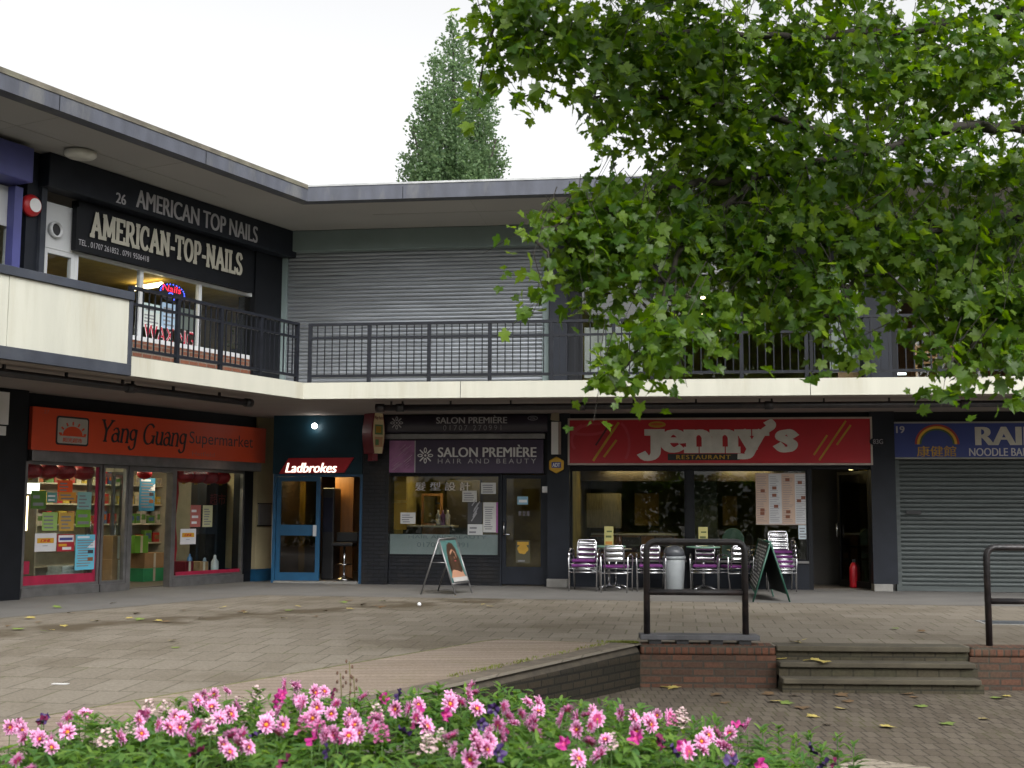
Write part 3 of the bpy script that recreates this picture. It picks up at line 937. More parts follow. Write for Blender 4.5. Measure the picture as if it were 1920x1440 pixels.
# parapet panel on the balcony edge
PX1 = X(L, -.03, 249, 620)
m = MB(); ft = .115
zp1 = Z(L, -.03, 249, 548)
m.box(XL, PX1, -.03, 0.10, SB - .006, SB + .16); m.box(XL, PX1, -.05, 0.12, zp1 - .12, zp1)
m.box(PX1 - .07, PX1, -.028, .10, SB + .16, zp1 - .12)
pf_ = m.build('parapet_frame', slateblue, bL, bevel=0.006)
m = MB(); xj = X(L, 0, 14, 580)
m.box(XL, xj - .006, -.012, .09, SB + .162, zp1 - .122); m.box(xj + .006, PX1 - .072, -.012, .09, SB + .162, zp1 - .122)
m.build('parapet_panel', panelcream, bL)

# ------------------------------------------------------------------ long building, upper floor
# big grey roller shutter
x0, x1, z0, z1 = rect(R, UR - .12, 526, 439, 1029, 471, 425, 462)
XC = 0.0
m = MB(); m.box(x0 - .05, x1, UR - .16, UR + .2, z0, RB - .004); m.build('shutter_housing', bluegrey, bR, bevel=.015)
gx = x1 - .125
for a, b_ in ((x0 - .04, x0 + .13), (gx, x1)):
    m = MB(); m.box(a, b_, UR - .06, UR + .12, ST, z0 - .002); m.build('guide_rail', bluegrey, bR, bevel=.008)
m = MB(); slats(m, x0 + .13, gx, ST + .03, z0 - .003, UR + .02, .074, .014); m.box(x0 + .13, gx, UR - .01, UR + .05, ST, ST + .03)
m.build('roller_shutter', steel, bR)
SHX0, SHX1 = x0, x1
# columns
def column(bd, fr, s, ua, ub, v, z0, z1, mm, d=.5, name='column'):
    m = MB(); m.box(X(fr, s, ua, v), X(fr, s, ub, v), s, s + d, z0, z1)
    return m.build(name, mm, bd)
column(bR, R, UR - .25, 1030, 1064, 560, ST, RB - .004, navy, .6)
column(bR, R, UR - .1, 1064, 1085, 560, ST, RB - .004, dark, .5)
column(bR, R, UR - .25, 1618, 1670, 560, ST, RB - .004, navy, .6)
# header over the two shops behind the plane tree
x0, x1 = X(R, UR, 1085, 520), X(R, UR, 1618, 560)
zt = Z(R, UR, 1300, 522)
m = MB(); m.box(x0, x1, UR - .05, UR + .15, zt, RB - .004); m.build('fascia_board', dark, bR)
window(bR, x0, x1, ST + .02, zt - .003, UR - .02, .06, dark, upglass, bars=[X(R, UR, u, 600) for u in (1222, 1390, 1520)])
m = MB(); m.box(x0 + .1, X(R, UR, 1205, 640), UR + .10, UR + .12, ST + .3, Z(R, UR, 1150, 612)); m.build('window_blind', mat('pale_blind', (.34, .33, .32), .8, var=.2), bR)
m = MB(); m.box(X(R, UR, 1556, 640), X(R, UR, 1612, 640), UR + .06, UR + .09, ST + .35, Z(R, UR, 1570, 530)); m.build('window_blind', mat('grey_blind', (.30, .30, .29), .8), bR)
m = MB(); m.box(X(R, UR, 1572, 700), X(R, UR, 1616, 700), UR + .05, UR + .35, ST + .01, Z(R, UR, 1590, 692)); m.build('window_box', woodm, bR)
room(bR, R, x0, x1, UR + .16, 8, ST + .01, 6.2, olive)
x0, x1 = X(R, UR, 1670, 560), XR - .5
zt2 = Z(R, UR, 1750, 508)
m = MB(); m.box(x0, x1, UR - .05, UR + .15, zt2, RB - .004); m.build('fascia_board', dark, bR)
window(bR, x0, x1, ST + .02, zt2 - .003, UR - .02, .08, dark, upglass, bars=[X(R, UR, 1800, 600), X(R, UR, 1900, 600)])
room(bR, R, x0, x1, UR + .16, 8, ST + .01, 6.2, mat('red_brown_wall', (0.22, 0.085, 0.02), .8, var=.25, scale=1.5))

# ------------------------------------------------------------------ side wing, ground floor
# supermarket
sx0, sx1 = X(L, SL, 42, 980), X(L, SL, 482, 980)
zs0 = (Z(L, SL, 45, 863) + Z(L, SL, 480, 886))/2
m = MB(); m.box(sx0 - .1, sx1, SL - .06, SL + .2, zs0 - .0, SB - .015); m.build('fascia_board', dark, bL)
m = MB(); m.box(sx0, sx1 - .1, SL - .16, SL - .062, zs0 + .003, zs0 + .26); m.build('shutter_housing', alu, bL, bevel=.012)
column(bL, L, SL - .35, -60, 45, 950, -.05, SB - .016, dark, .7)
column(bL, L, SL - .02, 458, 483, 980, 0, zs0 - .002, dark, .3, 'door_post')
px0, px1 = X(L, SL - .12, 481, 950), X(L, SL - .12, 511, 950)
zblue = Z(L, SL - .12, 495, 1066)
m = MB(); m.box(px0, px1, SL - .12, SL + .8, zblue, SB - .016); pc_ = m.build('column', yellowcream, bL)
m = MB(); m.box(px0 - .012, px1 + .012, SL - .132, SL + .8, -.02, zblue - .002); m.build('column_base', blue, pc_)
room(bL, L, sx0, sx1, SL + .25, 9, .02, zs0 + .3, mat('shop_wall_grey', (0.33, 0.31, 0.26), .8))
zsill = Z(L, SL, 120, 1099)
# left window, side light, doors, right window
wl0, wl1 = sx0 + .02, X(L, SL, 188, 980)
window(bL, wl0, wl1, zsill, zs0, SL, .045, alu, winglass)
sl0, sl1 = wl1 + .03, X(L, SL, 238, 980)
window(bL, sl0, sl1, .14, zs0, SL, .05, alu, winglass)
wr0, wr1 = X(L, SL, 326, 980), X(L, SL, 457, 980)
window(bL, wr0, wr1, .16, zs0, SL, .045, alu, winglass)
for a_, b_, zz in ((wl0, wl1, zsill - .002), (sl0, sl1, .138), (wr0, wr1, .158)):
    m = MB(); m.box(a_, b_, SL - .03, SL + .12, -.02, zz); m.build('stall_riser', alu, bL)
dx0, dx1 = X(L, SL, 246, 980), X(L, SL, 320, 980)
m = MB()
m.box(sl1 + .005, dx0, SL - .02, SL + .14, -.01, zs0); m.box(dx1, wr0 - .005, SL - .02, SL + .14, -.01, zs0); m.box(dx0, dx1, SL - .02, SL + .14, zs0 - .09, zs0 - .003)
m.build('door_frame', alu, bL)
def shop_door(bd, fr, x0, x1, z0, z1, y, fw, fm, pm, ang=0.0, hinge='l', mid=None, kick=.12, handle=True, bot=None):
    """Framed glass door leaf swung inwards by ang about its hinge."""
    hx = x0 if hinge == 'l' else x1
    M = Matrix.Translation((hx, y, 0)) @ Matrix.Rotation(ang if hinge == 'l' else -ang, 4, 'Z') @ Matrix.Translation((-hx, -y, 0))
    m = MB(); t = .05
    m.box(x0, x0 + fw, y, y + t, z0, z1); m.box(x1 - fw, x1, y, y + t, z0, z1)
    m.box(x0 + fw, x1 - fw, y, y + t, z1 - fw, z1); m.box(x0 + fw, x1 - fw, y, y + t, z0, z0 + kick)
    if mid: m.box(x0 + fw, x1 - fw, y, y + t, mid[0], mid[1])
    m.xform(M); d = m.build('door', fm, bd)
    p = MB(); p.box(x0 + fw*.7, x1 - fw*.7, y + .022, y + .028, z0 + kick*.8, z1 - fw*.7); p.xform(M); p.build('pane', pm, d)
    if handle:
        h = MB(); hx2 = x1 - fw*.5 if hinge == 'l' else x0 + fw*.5
        h.tube([(hx2, y, z0 + .95), (hx2, y - .05, z0 + .95), (hx2, y - .05, z0 + 1.2), (hx2, y, z0 + 1.2)], .012, 8)
        h.xform(M); h.build('handle', chrome, d)
    return d
shop_door(bL, L, dx0 + .01, dx0 + (dx1 - dx0)*.52, .02, zs0 - .1, SL + .05, .06, alu, winglass, radians(82), 'l')
shop_door(bL, L, dx0 + (dx1 - dx0)*.1, dx1 - .01, .02, zs0 - .1, SL + 1.2, .07, alu, winglass, 0, 'r')
# shop at the near end of the wing
m = MB(); m.box(XL, X(L, SL - .3, -60, 900), SL - .3, SL + .2, 0, SB - .016); m.build('wall', dark, bL)

# ------------------------------------------------------------------ long building, ground floor
# betting shop
bx0, bx1 = X(R, SR, 511, 960), X(R, SR, 679, 960)
zf = Z(R, SR, 590, 889)
m = MB(); m.box(bx0, bx1, SR - .05, SR + .2, zf, SB - .016); m.build('fascia_board', teal, bR)
ox0, ox1 = X(R, SR, 517, 960), X(R, SR, 674, 960)
m = MB(); m.box(bx0, ox0, SR, SR + .2, 0, zf - .002); m.box(ox1, bx1, SR, SR + .2, 0, zf - .002); m.box(ox0, ox1, SR, SR + .14, zf - .05, zf - .002)
m.build('door_frame', blue, bR)
dlx = X(R, SR, 599, 960)
zm0, zm1 = Z(R, SR + .05, 560, 1004), Z(R, SR + .05, 560, 984)
shop_door(bR, R, ox0 + .005, dlx, .05, zf - .055, SR + .04, .085, blue, darkglass, 0, 'l', (zm0, zm1), .16, False)
m = MB(); hx_, hz_ = on(R, SR + .03, 590, 995); m.box(hx_ - .035, hx_ + .035, SR + .02, SR + .039, hz_ - .11, hz_ + .11); m.build('push_plate', whiteup, bR)
m = MB(); m.box(ox0, ox1, SR - .06, SR + .2, 0.004, .045); m.build('door_step', concrete, bR)
room(bR, R, bx0 + .05, bx1 - .05, SR + .25, 8, .03, zf + .05, mat('betting_wall', (0.12, 0.06, 0.025), .7, var=.3, scale=1))
# salon: dark brick pier left, window, door
column(bR, R, SR - .12, 679, 728, 980, 0, SB - .016, brickdark, .5)
sw0, sw1 = X(R, SR, 726, 960), X(R, SR, 938, 960)
zst, zsb = Z(R, SR, 830, 889), Z(R, SR, 830, 1044)
m = MB(); m.box(sw0, X(R, SR, 1027, 960), SR - .05, SR + .2, zst, SB - .016); m.build('fascia_board', dark, bR)
window(bR, sw0, sw1, zsb, zst, SR, .045, dark, winglass)
m = MB(); m.box(sw0 - .02, sw1, SR - .03, SR + .15, 0, zsb - .002); m.build('stall_riser', brickdark, bR)
sd0, sd1 = X(R, SR, 941, 960), X(R, SR, 1021, 960)
for a_, b_ in ((sw1, sd0), (sd1, X(R, SR, 1028, 960))):
    m = MB(); m.box(a_, b_, SR - .02, SR + .12, 0, zst); m.build('door_post', navy, bR)
shop_door(bR, R, sd0 + .004, sd1 - .004, .03, zst - .01, SR + .03, .075, navy, winglass, 0, 'r', None, .34)
m = MB(); fz = Z(R, SR, 830, 1002); m.box(sw0 + .04, sw1 - .04, SR + .048, SR + .056, zsb + .04, fz); m.build('frosted_band', frost, bR)
room(bR, R, sw0, X(R, SR, 1027, 960), SR + .25, 8, .03, zst + .1, olive)
# pier between salon and restaurant
cpx0, cpx1 = X(R, SR - .18, 1026, 1000), X(R, SR - .18, 1068, 1000)
m = MB(); m.box(cpx0, cpx1, SR - .18, SR + .3, .16, SB - .016); c_ = m.build('column', navy, bR)
m = MB(); m.box(cpx0 - .01, cpx1 - .04, SR - .21, SR + .3, 0, .158); m.build('column_base', concrete, c_, bevel=.01)
# restaurant
jz1 = Z(R, SR, 1350, 880); jzb = Z(R, SR, 1290, 1050)
jx = [X(R, SR, u, 970) for u in (1070, 1287, 1299, 1515, 1523, 1634)]
m = MB(); m.box(cpx1, jx[5], SR - .05, SR + .2, jz1, SB - .016); m.build('fascia_board', dark, bR)
window(bR, jx[0], jx[1], jzb, jz1, SR, .035, dark, winglass)
window(bR, jx[2], jx[3], jzb, jz1, SR, .035, dark, winglass)
for a_, b_ in ((jx[1], jx[2]), (jx[3], jx[4]), (cpx1, jx[0])):
    m = MB(); m.box(a_, b_, SR - .025, SR + .12, 0, jz1); m.build('mullion', dark, bR)
for a_, b_ in ((jx[0], jx[1]), (jx[2], jx[3])):
    m = MB(); m.box(a_, b_, SR - .02, SR + .15, 0, jzb - .002); m.build('stall_riser', navy, bR)
for a_, b_ in ((jx[0], jx[1]), (jx[2], jx[3])):
    m = MB(); m.box(a_, b_, SR - .06, SR - .022, jzb - .04, jzb); m.build('window_sill', alu, bR)
shop_door(bR, R, jx[4] + .01, jx[5] - .02, .03, jz1 - .02, SR + .10, .06, dark, darkglass, radians(64), 'r')
room(bR, R, cpx1, jx[5], SR + .25, 9, .02, jz1 + .15, olive)
m = MB(); m.box(jx[4] - .1, jx[5], SR + 1.5, SR + 1.56, .02, jz1 + .1); m.build('doorway_shade_panel', mat('doorway_shade_brown', (.022, .018, .014), .6, var=.4, scale=2), bR)  # dark panel added so the open doorway reads as shaded
# pier between restaurant and noodle bar
q0, q1 = X(R, SR - .2, 1636, 1000), X(R, SR - .2, 1682, 1000)
m = MB(); m.box(q0, q1, SR - .2, SR + .3, .14, SB - .016); c_ = m.build('column', navy, bR)
m = MB(); m.box(q0, q1 - .1, SR - .24, SR + .3, 0, .138); m.build('column_base', concrete, c_, bevel=.015)
# noodle bar with its shutter down
nx0 = X(R, SR, 1684, 1000)
nz1 = Z(R, SR, 1800, 862)
m = MB(); m.box(q1, XR, SR - .05, SR + .2, nz1, SB - .016); m.build('fascia_board', dark, bR)
m = MB(); m.box(q1, nx0 + .04, SR - .06, SR + .1, 0, nz1 - .002); m.build('guide_rail', shutdark, bR)
m = MB(); slats(m, nx0 + .04, XR, .10, nz1 - .003, SR + .02, .078, .016); m.box(nx0 + .04, XR, SR - .01, SR + .04, .01, .10)
m.build('roller_shutter', shutdark, bR)
# ------------------------------------------------------------------ signs
def board(name, label, cat, fr, s, x0, x1, z0, z1, mm, d=.05, frame=None, fw=.03, group=None):
    """Sign board: Empty with a board part (front at y = s) and optional frame."""
    t = thing(name, label, cat, fr, ((x0 + x1)/2, s + d, z0), group)
    m = MB(); m.box(x0, x1, s, s + d, z0, z1); m.build('board', mm, t)
    if frame:
        m = MB(); y0, y1 = s - .012, s + d - .004
        m.box(x0 - fw, x0 - .001, y0, y1, z0 - fw, z1 + fw); m.box(x1 + .001, x1 + fw, y0, y1, z0 - fw, z1 + fw)
        m.box(x0, x1, y0, y1, z0 - fw, z0 - .001); m.box(x0, x1, y0, y1, z1 + .001, z1 + fw)
        m.build('frame', frame, t)
    return t
def wr(t, name, mm, s, fr, y, u0, v0, u1, v1, v0r=None, v1r=None, **k):
    """Sans lettering part filling a picture rectangle on plane y."""
    x0, x1, z0, z1 = rect(fr, y, u0, v0, u1, v1, v0r, v1r)
    m = MB(); text(m, s, x0, x1, z0, z1, y, **k); return m.build(name, mm, t)

# nail salon
s = UL - .36
x0, x1, z0, z1 = rect(L, s, 205, 352, 492, 396, 425, 462)
t = thing('shop_sign', 'silver block letters along the navy fascia over the nail salon', 'sign', L, ((x0 + x1)/2, UL - .35, z0))
wr(t, 'lettering', silver, '26', L, s + .008, 217, 362, 236, 381, 364, 384, bold=.03)
wr(t, 'lettering', silver, 'AMERICAN TOP NAILS', L, s + .008, 255, 356, 483, 389, 424, 456, bold=.035)
s = UL - .17
x0, x1, z0, z1 = rect(L, s, 143, 394, 474, 472, 475, 546)
z1 = min(z1, zfas - .01)
t = board('shop_sign', 'black sign with raised cream serif letters and a phone number above the nail salon window', 'sign', L, s, x0, x1, z0, z1, dark, .10)
m = MB(); a = rect(L, s, 168, 402, 452, 443, 476, 514)
serif(m, 'AMERICAN-TOP-NAILS', *a, s - .03, thick=.27, thin=.13, nib=0, d=.004)
m.build('lettering', mat('cream_letter', (.40, .385, .32), .4), t)
wr(t, 'lettering', silver, 'TEL . 01707 261852 . 0791 9506418', L, s, 147, 449, 279, 460, 480, 490, d=.004)

# supermarket
s = SL - .24
x0, x1, z0, z1 = rect(L, s, 60, 760, 498, 842, 805, 869)
t = board('shop_sign', 'orange supermarket sign with a rising sun logo', 'sign', L, s, x0, x1, z0, z1, signorange, .075)
a = rect(L, s, 105, 780, 166, 834, 783, 837)
lg = MB(); w_, h_ = a[1] - a[0], a[3] - a[2]
lx, lz = (a[0] + a[1])/2, a[2]
def rr(cx, cz, hw, hh, r, n=5):
    p = []
    for (sx, sz, a0) in ((1, 1, 0), (-1, 1, 90), (-1, -1, 180), (1, -1, 270)):
        p += arc(cx + sx*(hw - r), cz + sz*(hh - r), r, r, a0, a0 + 90, n)
    return p
lg.plate(rr(lx, lz + h_/2, w_/2, h_/2, .05), s, .006, 0)
lg.plate(rr(lx, lz + h_/2, w_/2 - .03, h_/2 - .03, .035), s - .006, .004, 1)
lg.plate(arc(lx, lz + h_*.36, w_*.30, h_*.30, 0, 180, 16), s - .010, .004, 2)
for k in range(7):
    an = radians(5 + 170*k/6); c_, s_ = cos(an), sin(an)
    line(lg, (lx + c_*w_*.335, lz + h_*.36 + s_*h_*.34), (lx + c_*w_*.42, lz + h_*.36 + s_*h_*.46), .03, s - .010, 2)
line(lg, (lx - w_*.40, lz + h_*.34), (lx + w_*.40, lz + h_*.34), .02, s - .011, 2)
text(lg, '阳光超市', lx - w_*.30, lx + w_*.30, lz + h_*.10, lz + h_*.26, s - .010, 2, bold=.02)
lg.build('logo', [black, mat('logo_grey', (.48, .46, .42), .5), signorange], t)
m = MB(); a = rect(L, s, 186, 788, 349, 838, 800, 849)
serif(m, 'Yang Guang', *a, s, thick=.17, thin=.05, shear=.2, desc=-.3, d=.004)
m.build('lettering', black, t)
wr(t, 'lettering', mat('dark_grey_letter', (.045, .03, .03), .4), 'Supermarket', L, s, 355, 808, 474, 840, 819, 845, bold=.0, d=.004)
wr(t, 'lettering', mat('faint_letter', (.50, .13, .09), .4), 'Hatfield', L, s, 360, 846, 402, 854, 849, 857, d=.004)
wr(t, 'lettering', mat('faint_letter', (.50, .13, .09), .4), '27', L, s, 82, 768, 92, 775, 769, 776, d=.004)

# betting shop
s = SR - .10
pts = [on(R, s, *p) for p in ((523, 888), (541, 859), (663, 858), (645, 886))]
zc = (pts[0][1] + pts[3][1])/2
t = thing('shop_sign', 'slanted red betting shop sign with glowing white letters', 'sign', R, ((pts[0][0] + pts[2][0])/2, SR - .05, zc))
m = MB(); m.plate(pts, SR - .05, .05); m.build('board', mat('bet_red', (.46, .012, .022), .35, var=.08), t)
wr(t, 'lettering', emit('lit_letter', (1.0, .93, .78), .75), 'Ladbrokes', R, s, 535, 868, 632, 886, bold=.035, shear=.25, d=.006)
lx_, lz_ = on(R, SR - .12, 591, 799)
t = thing('spotlight', 'lit round spotlight on the teal wall above the betting shop sign', 'lamp', R, (lx_, SR - .05, lz_))
m = MB(); m.tube([(lx_, SR - .05, lz_ + .03), (lx_, SR - .14, lz_ + .03)], .03, 10); m.build('bracket', dark, t)
m = MB(); m.ball(lx_, SR - .17, lz_, .055); m.build('bulb', emit('bulb_glow', (1.0, .97, .90), 10.0), t)

# projecting sign
bx, bz = on(R, SR - .50, 697, 811)
PF = Frame(AR + radians(48), *R.world(bx, SR - .35).xy)
hz0, hz1 = on(R, SR - .50, 697, 850)[1], on(R, SR - .50, 697, 773)[1]
t = thing('projecting_sign', 'dark red projecting box sign with a yellow picture panel beside the salon', 'sign', PF, (0, 0, hz0))
m = MB()
hh = hz1 - hz0
prof = [(.13 + .05*sin(pi*i/10)*.6 - .02*abs(i - 5)/5, hz0 + hh*i/10) for i in range(11)]
m.plate([(-a_, z) for a_, z in prof] + [(a_, z) for a_, z in prof[::-1]], .17, .34); m.build('box', redpaint, t, bevel=.012)
m = MB(); m.box(-.06, .06, -.06, .10, hz0 - .14, hz0 - .002); m.build('bracket', redpaint, t)
m = MB()
m.plate([(-a_ + .025, z) for a_, z in prof] + [(a_ - .025, z) for a_, z in prof[::-1]], -.171, .006, 0)
m.box(-.09, .09, -.184, -.178, hz0 + hh*.46, hz0 + hh*.70, 1); m.box(-.07, .05, -.187, -.1845, hz0 + hh*.50, hz0 + hh*.66, 3)
m.box(-.09, .09, -.184, -.178, hz0 + hh*.16, hz0 + hh*.40, 2); m.box(-.08, .0, -.187, -.1845, hz0 + hh*.20, hz0 + hh*.34, 1)
text(m, 'Play here', -.10, .10, hz0 + hh*.80, hz0 + hh*.91, -.178, 4, bold=.02)
m.build('picture_panel', [mat('panel_yellow', (.70, .58, .34), .5), mat('panel_green', (.12, .22, .08), .5), mat('panel_orange', (.55, .30, .16), .5), gold, redpaint], t)

# hair salon
def flower_logo(m, cx, cz, r, y, mi=0):
    for k in range(8):
        an = pi/4*k; c_, s_ = cos(an), sin(an)
        R0 = r*.95 if k % 2 == 0 else r*.9
        p = []
        for i in range(12):
            q = 2*pi*i/12
            a_, b_ = r*.62 + r*.34*cos(q), r*.20*sin(q)
            p.append((cx + a_*c_ - b_*s_, cz + a_*s_ + b_*c_))
        q_ = []
        for i in range(12):
            q = 2*pi*i/12
            a_, b_ = r*.64 + r*.20*cos(q), r*.09*sin(q)
            q_.append((cx + a_*c_ - b_*s_, cz + a_*s_ + b_*c_))
        if k % 2:
            line(m, (cx + c_*r*.28, cz + s_*r*.28), (cx + c_*r*.95, cz + s_*r*.95), r*.16, y - .0004*k, mi, .003)
        else:
            n = 12; yy = y - .003 - .0004*k
            vs = [(x, yy, z) for x, z in p + q_]
            m.add(vs, [(i, (i + 1) % n, n + (i + 1) % n, n + i) for i in range(n)], mi)
    m.disc(cx, cz, y, r*.14, .005, 12, mi)
s = SR - .24
x0, x1, z0, z1 = rect(R, s, 716, 777, 1026, 811)
t = thing('shop_sign', 'glossy plum shutter box with the salon name in grey letters', 'sign', R, ((x0 + x1)/2, SR - .05, z0))
m = MB()
n = 10; vs = []; hh = (z1 - z0)
for i in range(n + 1):
    a_ = pi/2*(2*i/n - 1)
    vs += [(x0, s + .06 - .06*cos(a_), z0 + hh*(sin(a_) + 1)/2), (x1, s + .06 - .06*cos(a_), z0 + hh*(sin(a_) + 1)/2)]
m.add(vs, [(2*i, 2*i + 1, 2*i + 3, 2*i + 2) for i in range(n)], smooth=True)
m.box(x0, x1, s + .06, SR - .051, z0, z1); m.build('board', shutpurple, t)
wr(t, 'lettering', silver, 'SALON PREMIÈRE', R, s - .002, 818, 779, 951, 794, bold=.02)
wr(t, 'lettering', greytext, '01707 270991', R, s - .002, 831, 797, 940, 807, space=1.4)
m = MB(); cx_, cz_ = on(R, s, 744, 793); flower_logo(m, cx_, cz_, .135, s - .004); m.build('logo', silver, t)
m = MB(); cx_, cz_ = on(R, s, 999, 784); m.disc(cx_, cz_, s, .10, .004, 20, 0, .045); m.disc(cx_, cz_, s - .004, .088, .003, 20, 1, .034); text(m, '23a', cx_ - .05, cx_ + .05, cz_ - .022, cz_ + .022, s - .008, 0); m.build('number_plate', [greytext, shutpurple], t)
m = MB(); a = rect(R, SR - .12, 722, 813, 1022, 823); m.box(a[0], a[1], SR - .16, SR - .052, a[2], a[3]); solo('shutter_slot', m, alu, 'grey metal shutter slot between the two salon signs', 'shutter rail', R, bevel=.01)
s = SR - .11
x0, x1, z0, z1 = rect(R, s, 728, 825, 1019, 887)
t = board('shop_sign', 'flat purple hair salon sign with white letters and a pink brushed square', 'sign', R, s, x0, x1, z0, z1, signpurple, .055)
a = rect(R, s, 728, 826, 777, 886)
m = MB(); m.box(a[0] + .004, a[1], s - .004, s - .0003, z0 + .01, z1 - .01, 0)
rnd = random.Random(3)
for k in range(46):
    px, pz = rnd.uniform(a[0] + .1, a[1] - .12), rnd.uniform(z0 + .1, z1 - .12); l = rnd.uniform(.05, .12)
    line(m, (px - l*.7, pz - l*.6), (px + l*.7, pz + l*.6), rnd.uniform(.004, .012), s - .0045 - k*.00008, rnd.choice((1, 2, 2)), .0002)
m.box(a[1] + .002, a[1] + .022, s - .004, s - .0003, z0 + .01, z1 - .01, 3)
m.build('brushed_square', [mat('brush_pink', (.34, .14, .30), .5, var=.3, scale=4), mat('brush_pale', (.50, .33, .46), .5), mat('brush_mid', (.42, .20, .37), .5), silver], t)
m = MB(); cx_, cz_ = on(R, s, 797.5, 854); flower_logo(m, cx_, cz_, .165, s - .001); m.build('logo', white, t)
wr(t, 'lettering', white, 'SALON PREMIÈRE', R, s, 821, 834, 1006, 857, bold=.03)
wr(t, 'lettering', silver, 'HAIR AND BEAUTY', R, s, 821, 860, 1005, 869, space=1.5)

# restaurant
s = SR - .20
x0, x1, z0, z1 = rect(R, s, 1068, 788, 1632, 869, 785, 868)
t = board('shop_sign', 'wide red restaurant sign with big white rounded letters and chopsticks', 'sign', R, s, x0, x1, z0, z1, signred, .14, mat('pale_sign_frame', (.42, .36, .32), .4), .035)
swirl_pink = mat('swirl_pink', (.46, .035, .055), .35, var=.1)
for k, (cu, cv, ru, rv, a0, a1) in enumerate(((1130, 835, 62, 45, 70, 200), (1118, 826, 44, 30, 80, 210), (1150, 832, 28, 42, -70, 70), (1100, 800, 40, 14, 180, 330))):
    cx_, cz_ = on(R, s, cu, cv); ru_, rv_ = ru/92, rv/92
    m = MB(); pp = [p for p in arc(cx_, cz_, ru_, rv_, a0, a1, 14) if x0 + .02 < p[0] < x1 and z0 + .05 < p[1] < z1 - .05]
    for i in range(len(pp) - 1): line(m, pp[i], pp[i + 1], .05, s - .0002*k, 0, .002)
    if m.v: m.build('swirl', swirl_pink, t)
m = MB()
chop_dark = mat('chop_dark', (.08, .004, .01), .5)
for (a_, b_, wd) in (((1112, 864), (1160, 792), .045), ((1132, 857), (1156, 825), .04), ((1526, 853), (1551, 816), .035), ((1536, 863), (1586, 789), .035), ((1569, 834), (1595, 797), .035)):
    m = MB(); line(m, on(R, s, *a_), on(R, s, *b_), wd, s, 0, .006); m.build('chopstick', gold, t)
m = MB(); line(m, on(R, s, 1117, 835), on(R, s, 1140, 800), .035, s, 0, .005); m.build('chopstick', chop_dark, t)
m = MB(); a = rect(R, s, 1199, 790, 1494, 864)
serif(m, "Jenny's", *a, s, thick=.28, thin=.19, desc=-.40, top=1.05, nib=10, d=.006)
m.build('lettering', mat('letter_white', (.62, .60, .56), .45), t)
m = MB(); cx_, cz_ = on(R, s, 1232, 796); m.disc(cx_, cz_, s, .165, .009, 20, 0, .06); m.disc(cx_, cz_ + .005, s - .009, .12, .003, 16, 1, .025); m.build('letter_dot', [gold, mat('dot_orange', (.50, .10, .02), .5)], t)
a = rect(R, s, 1252, 851, 1387, 863)
m = MB(); m.box(a[0], a[1], s - .006, s - .0005, a[2], a[3]); m.build('name_strip', black, t)
wr(t, 'lettering', gold, 'RESTAURANT', R, s - .006, 1268, 853, 1370, 861, bold=.03, space=1.2)

# oval number plate on the pier, noodle bar sign
cx_, cz_ = on(R, SR - .21, 1646, 828)
m = MB(); m.disc(cx_, cz_, SR - .201, .15, .02, 24, 0, .085); text(m, '83G', cx_ - .09, cx_ + .09, cz_ - .045, cz_ + .045, SR - .2215, 1, bold=.02)
solo('number_plate', m, [navy, greytext], 'small oval dark number plate on the pier between restaurant and noodle bar', 'sign', R)
s = SR - .14
x0, _, z0, z1 = rect(R, s, 1677, 795, 1919, 858, 792, 857)
t = board('shop_sign', 'blue noodle bar sign with a rainbow and yellow characters', 'sign', R, s, x0, x0 + 5.2, z0, z1, signblue, .08, mat('blue_sign_frame', (.26, .26, .24), .4), .03)
cx_, cz_ = on(R, s, 1757, 833)
m = MB()
for k, (r0, r1, mi) in enumerate(((.40, .36, 0), (.36, .315, 1), (.315, .28, 2))):
    p = arc(cx_, cz_, r0, r0*.93, 0, 180, 24); q = arc(cx_, cz_, r1, r1*.93, 0, 180, 24)
    vs = [(x, s - .004, z) for x, z in q + p]; n = len(p)
    m.add(vs, [(i + 1, i, n + i, n + i + 1) for i in range(n - 1)], mi)
m.build('rainbow', [mat('bow_red', (.30, .03, .02), .5), yellow, mat('bow_green', (.05, .09, .02), .5)], t)
wr(t, 'lettering', gold, '康健館', R, s, 1719, 836, 1793, 856, d=.004, bold=.015)
wr(t, 'lettering', silver, '19', R, s, 1680, 799, 1696, 812, d=.004, bold=.03)
a = rect(R, s, 1828, 800, 1908, 835)
m = MB(); wl = (a[1] - a[0]); text(m, 'RAINBOW', a[0], a[0] + wl*3.55, a[2], a[3], s, 0, bold=.05, d=.004); m.build('lettering', mat('sign_cream', (.50, .48, .42), .5), t)
a = rect(R, s, 1817, 840, 1908, 855)
m = MB(); text(m, 'NOODLE BAR', a[0], a[0] + (a[1] - a[0])*1.22, a[2], a[3], s, 0, bold=.02, d=.004); m.build('lettering', silver, t)

a = rect(R, SR, 1699, 957, 1727, 964); m = MB(); m.box(a[0], a[1], SR - .035, SR - .002, a[2], a[3]); solo('shutter_lock', m, black, 'small black lock slot on the closed noodle bar shutter', 'lock', R)
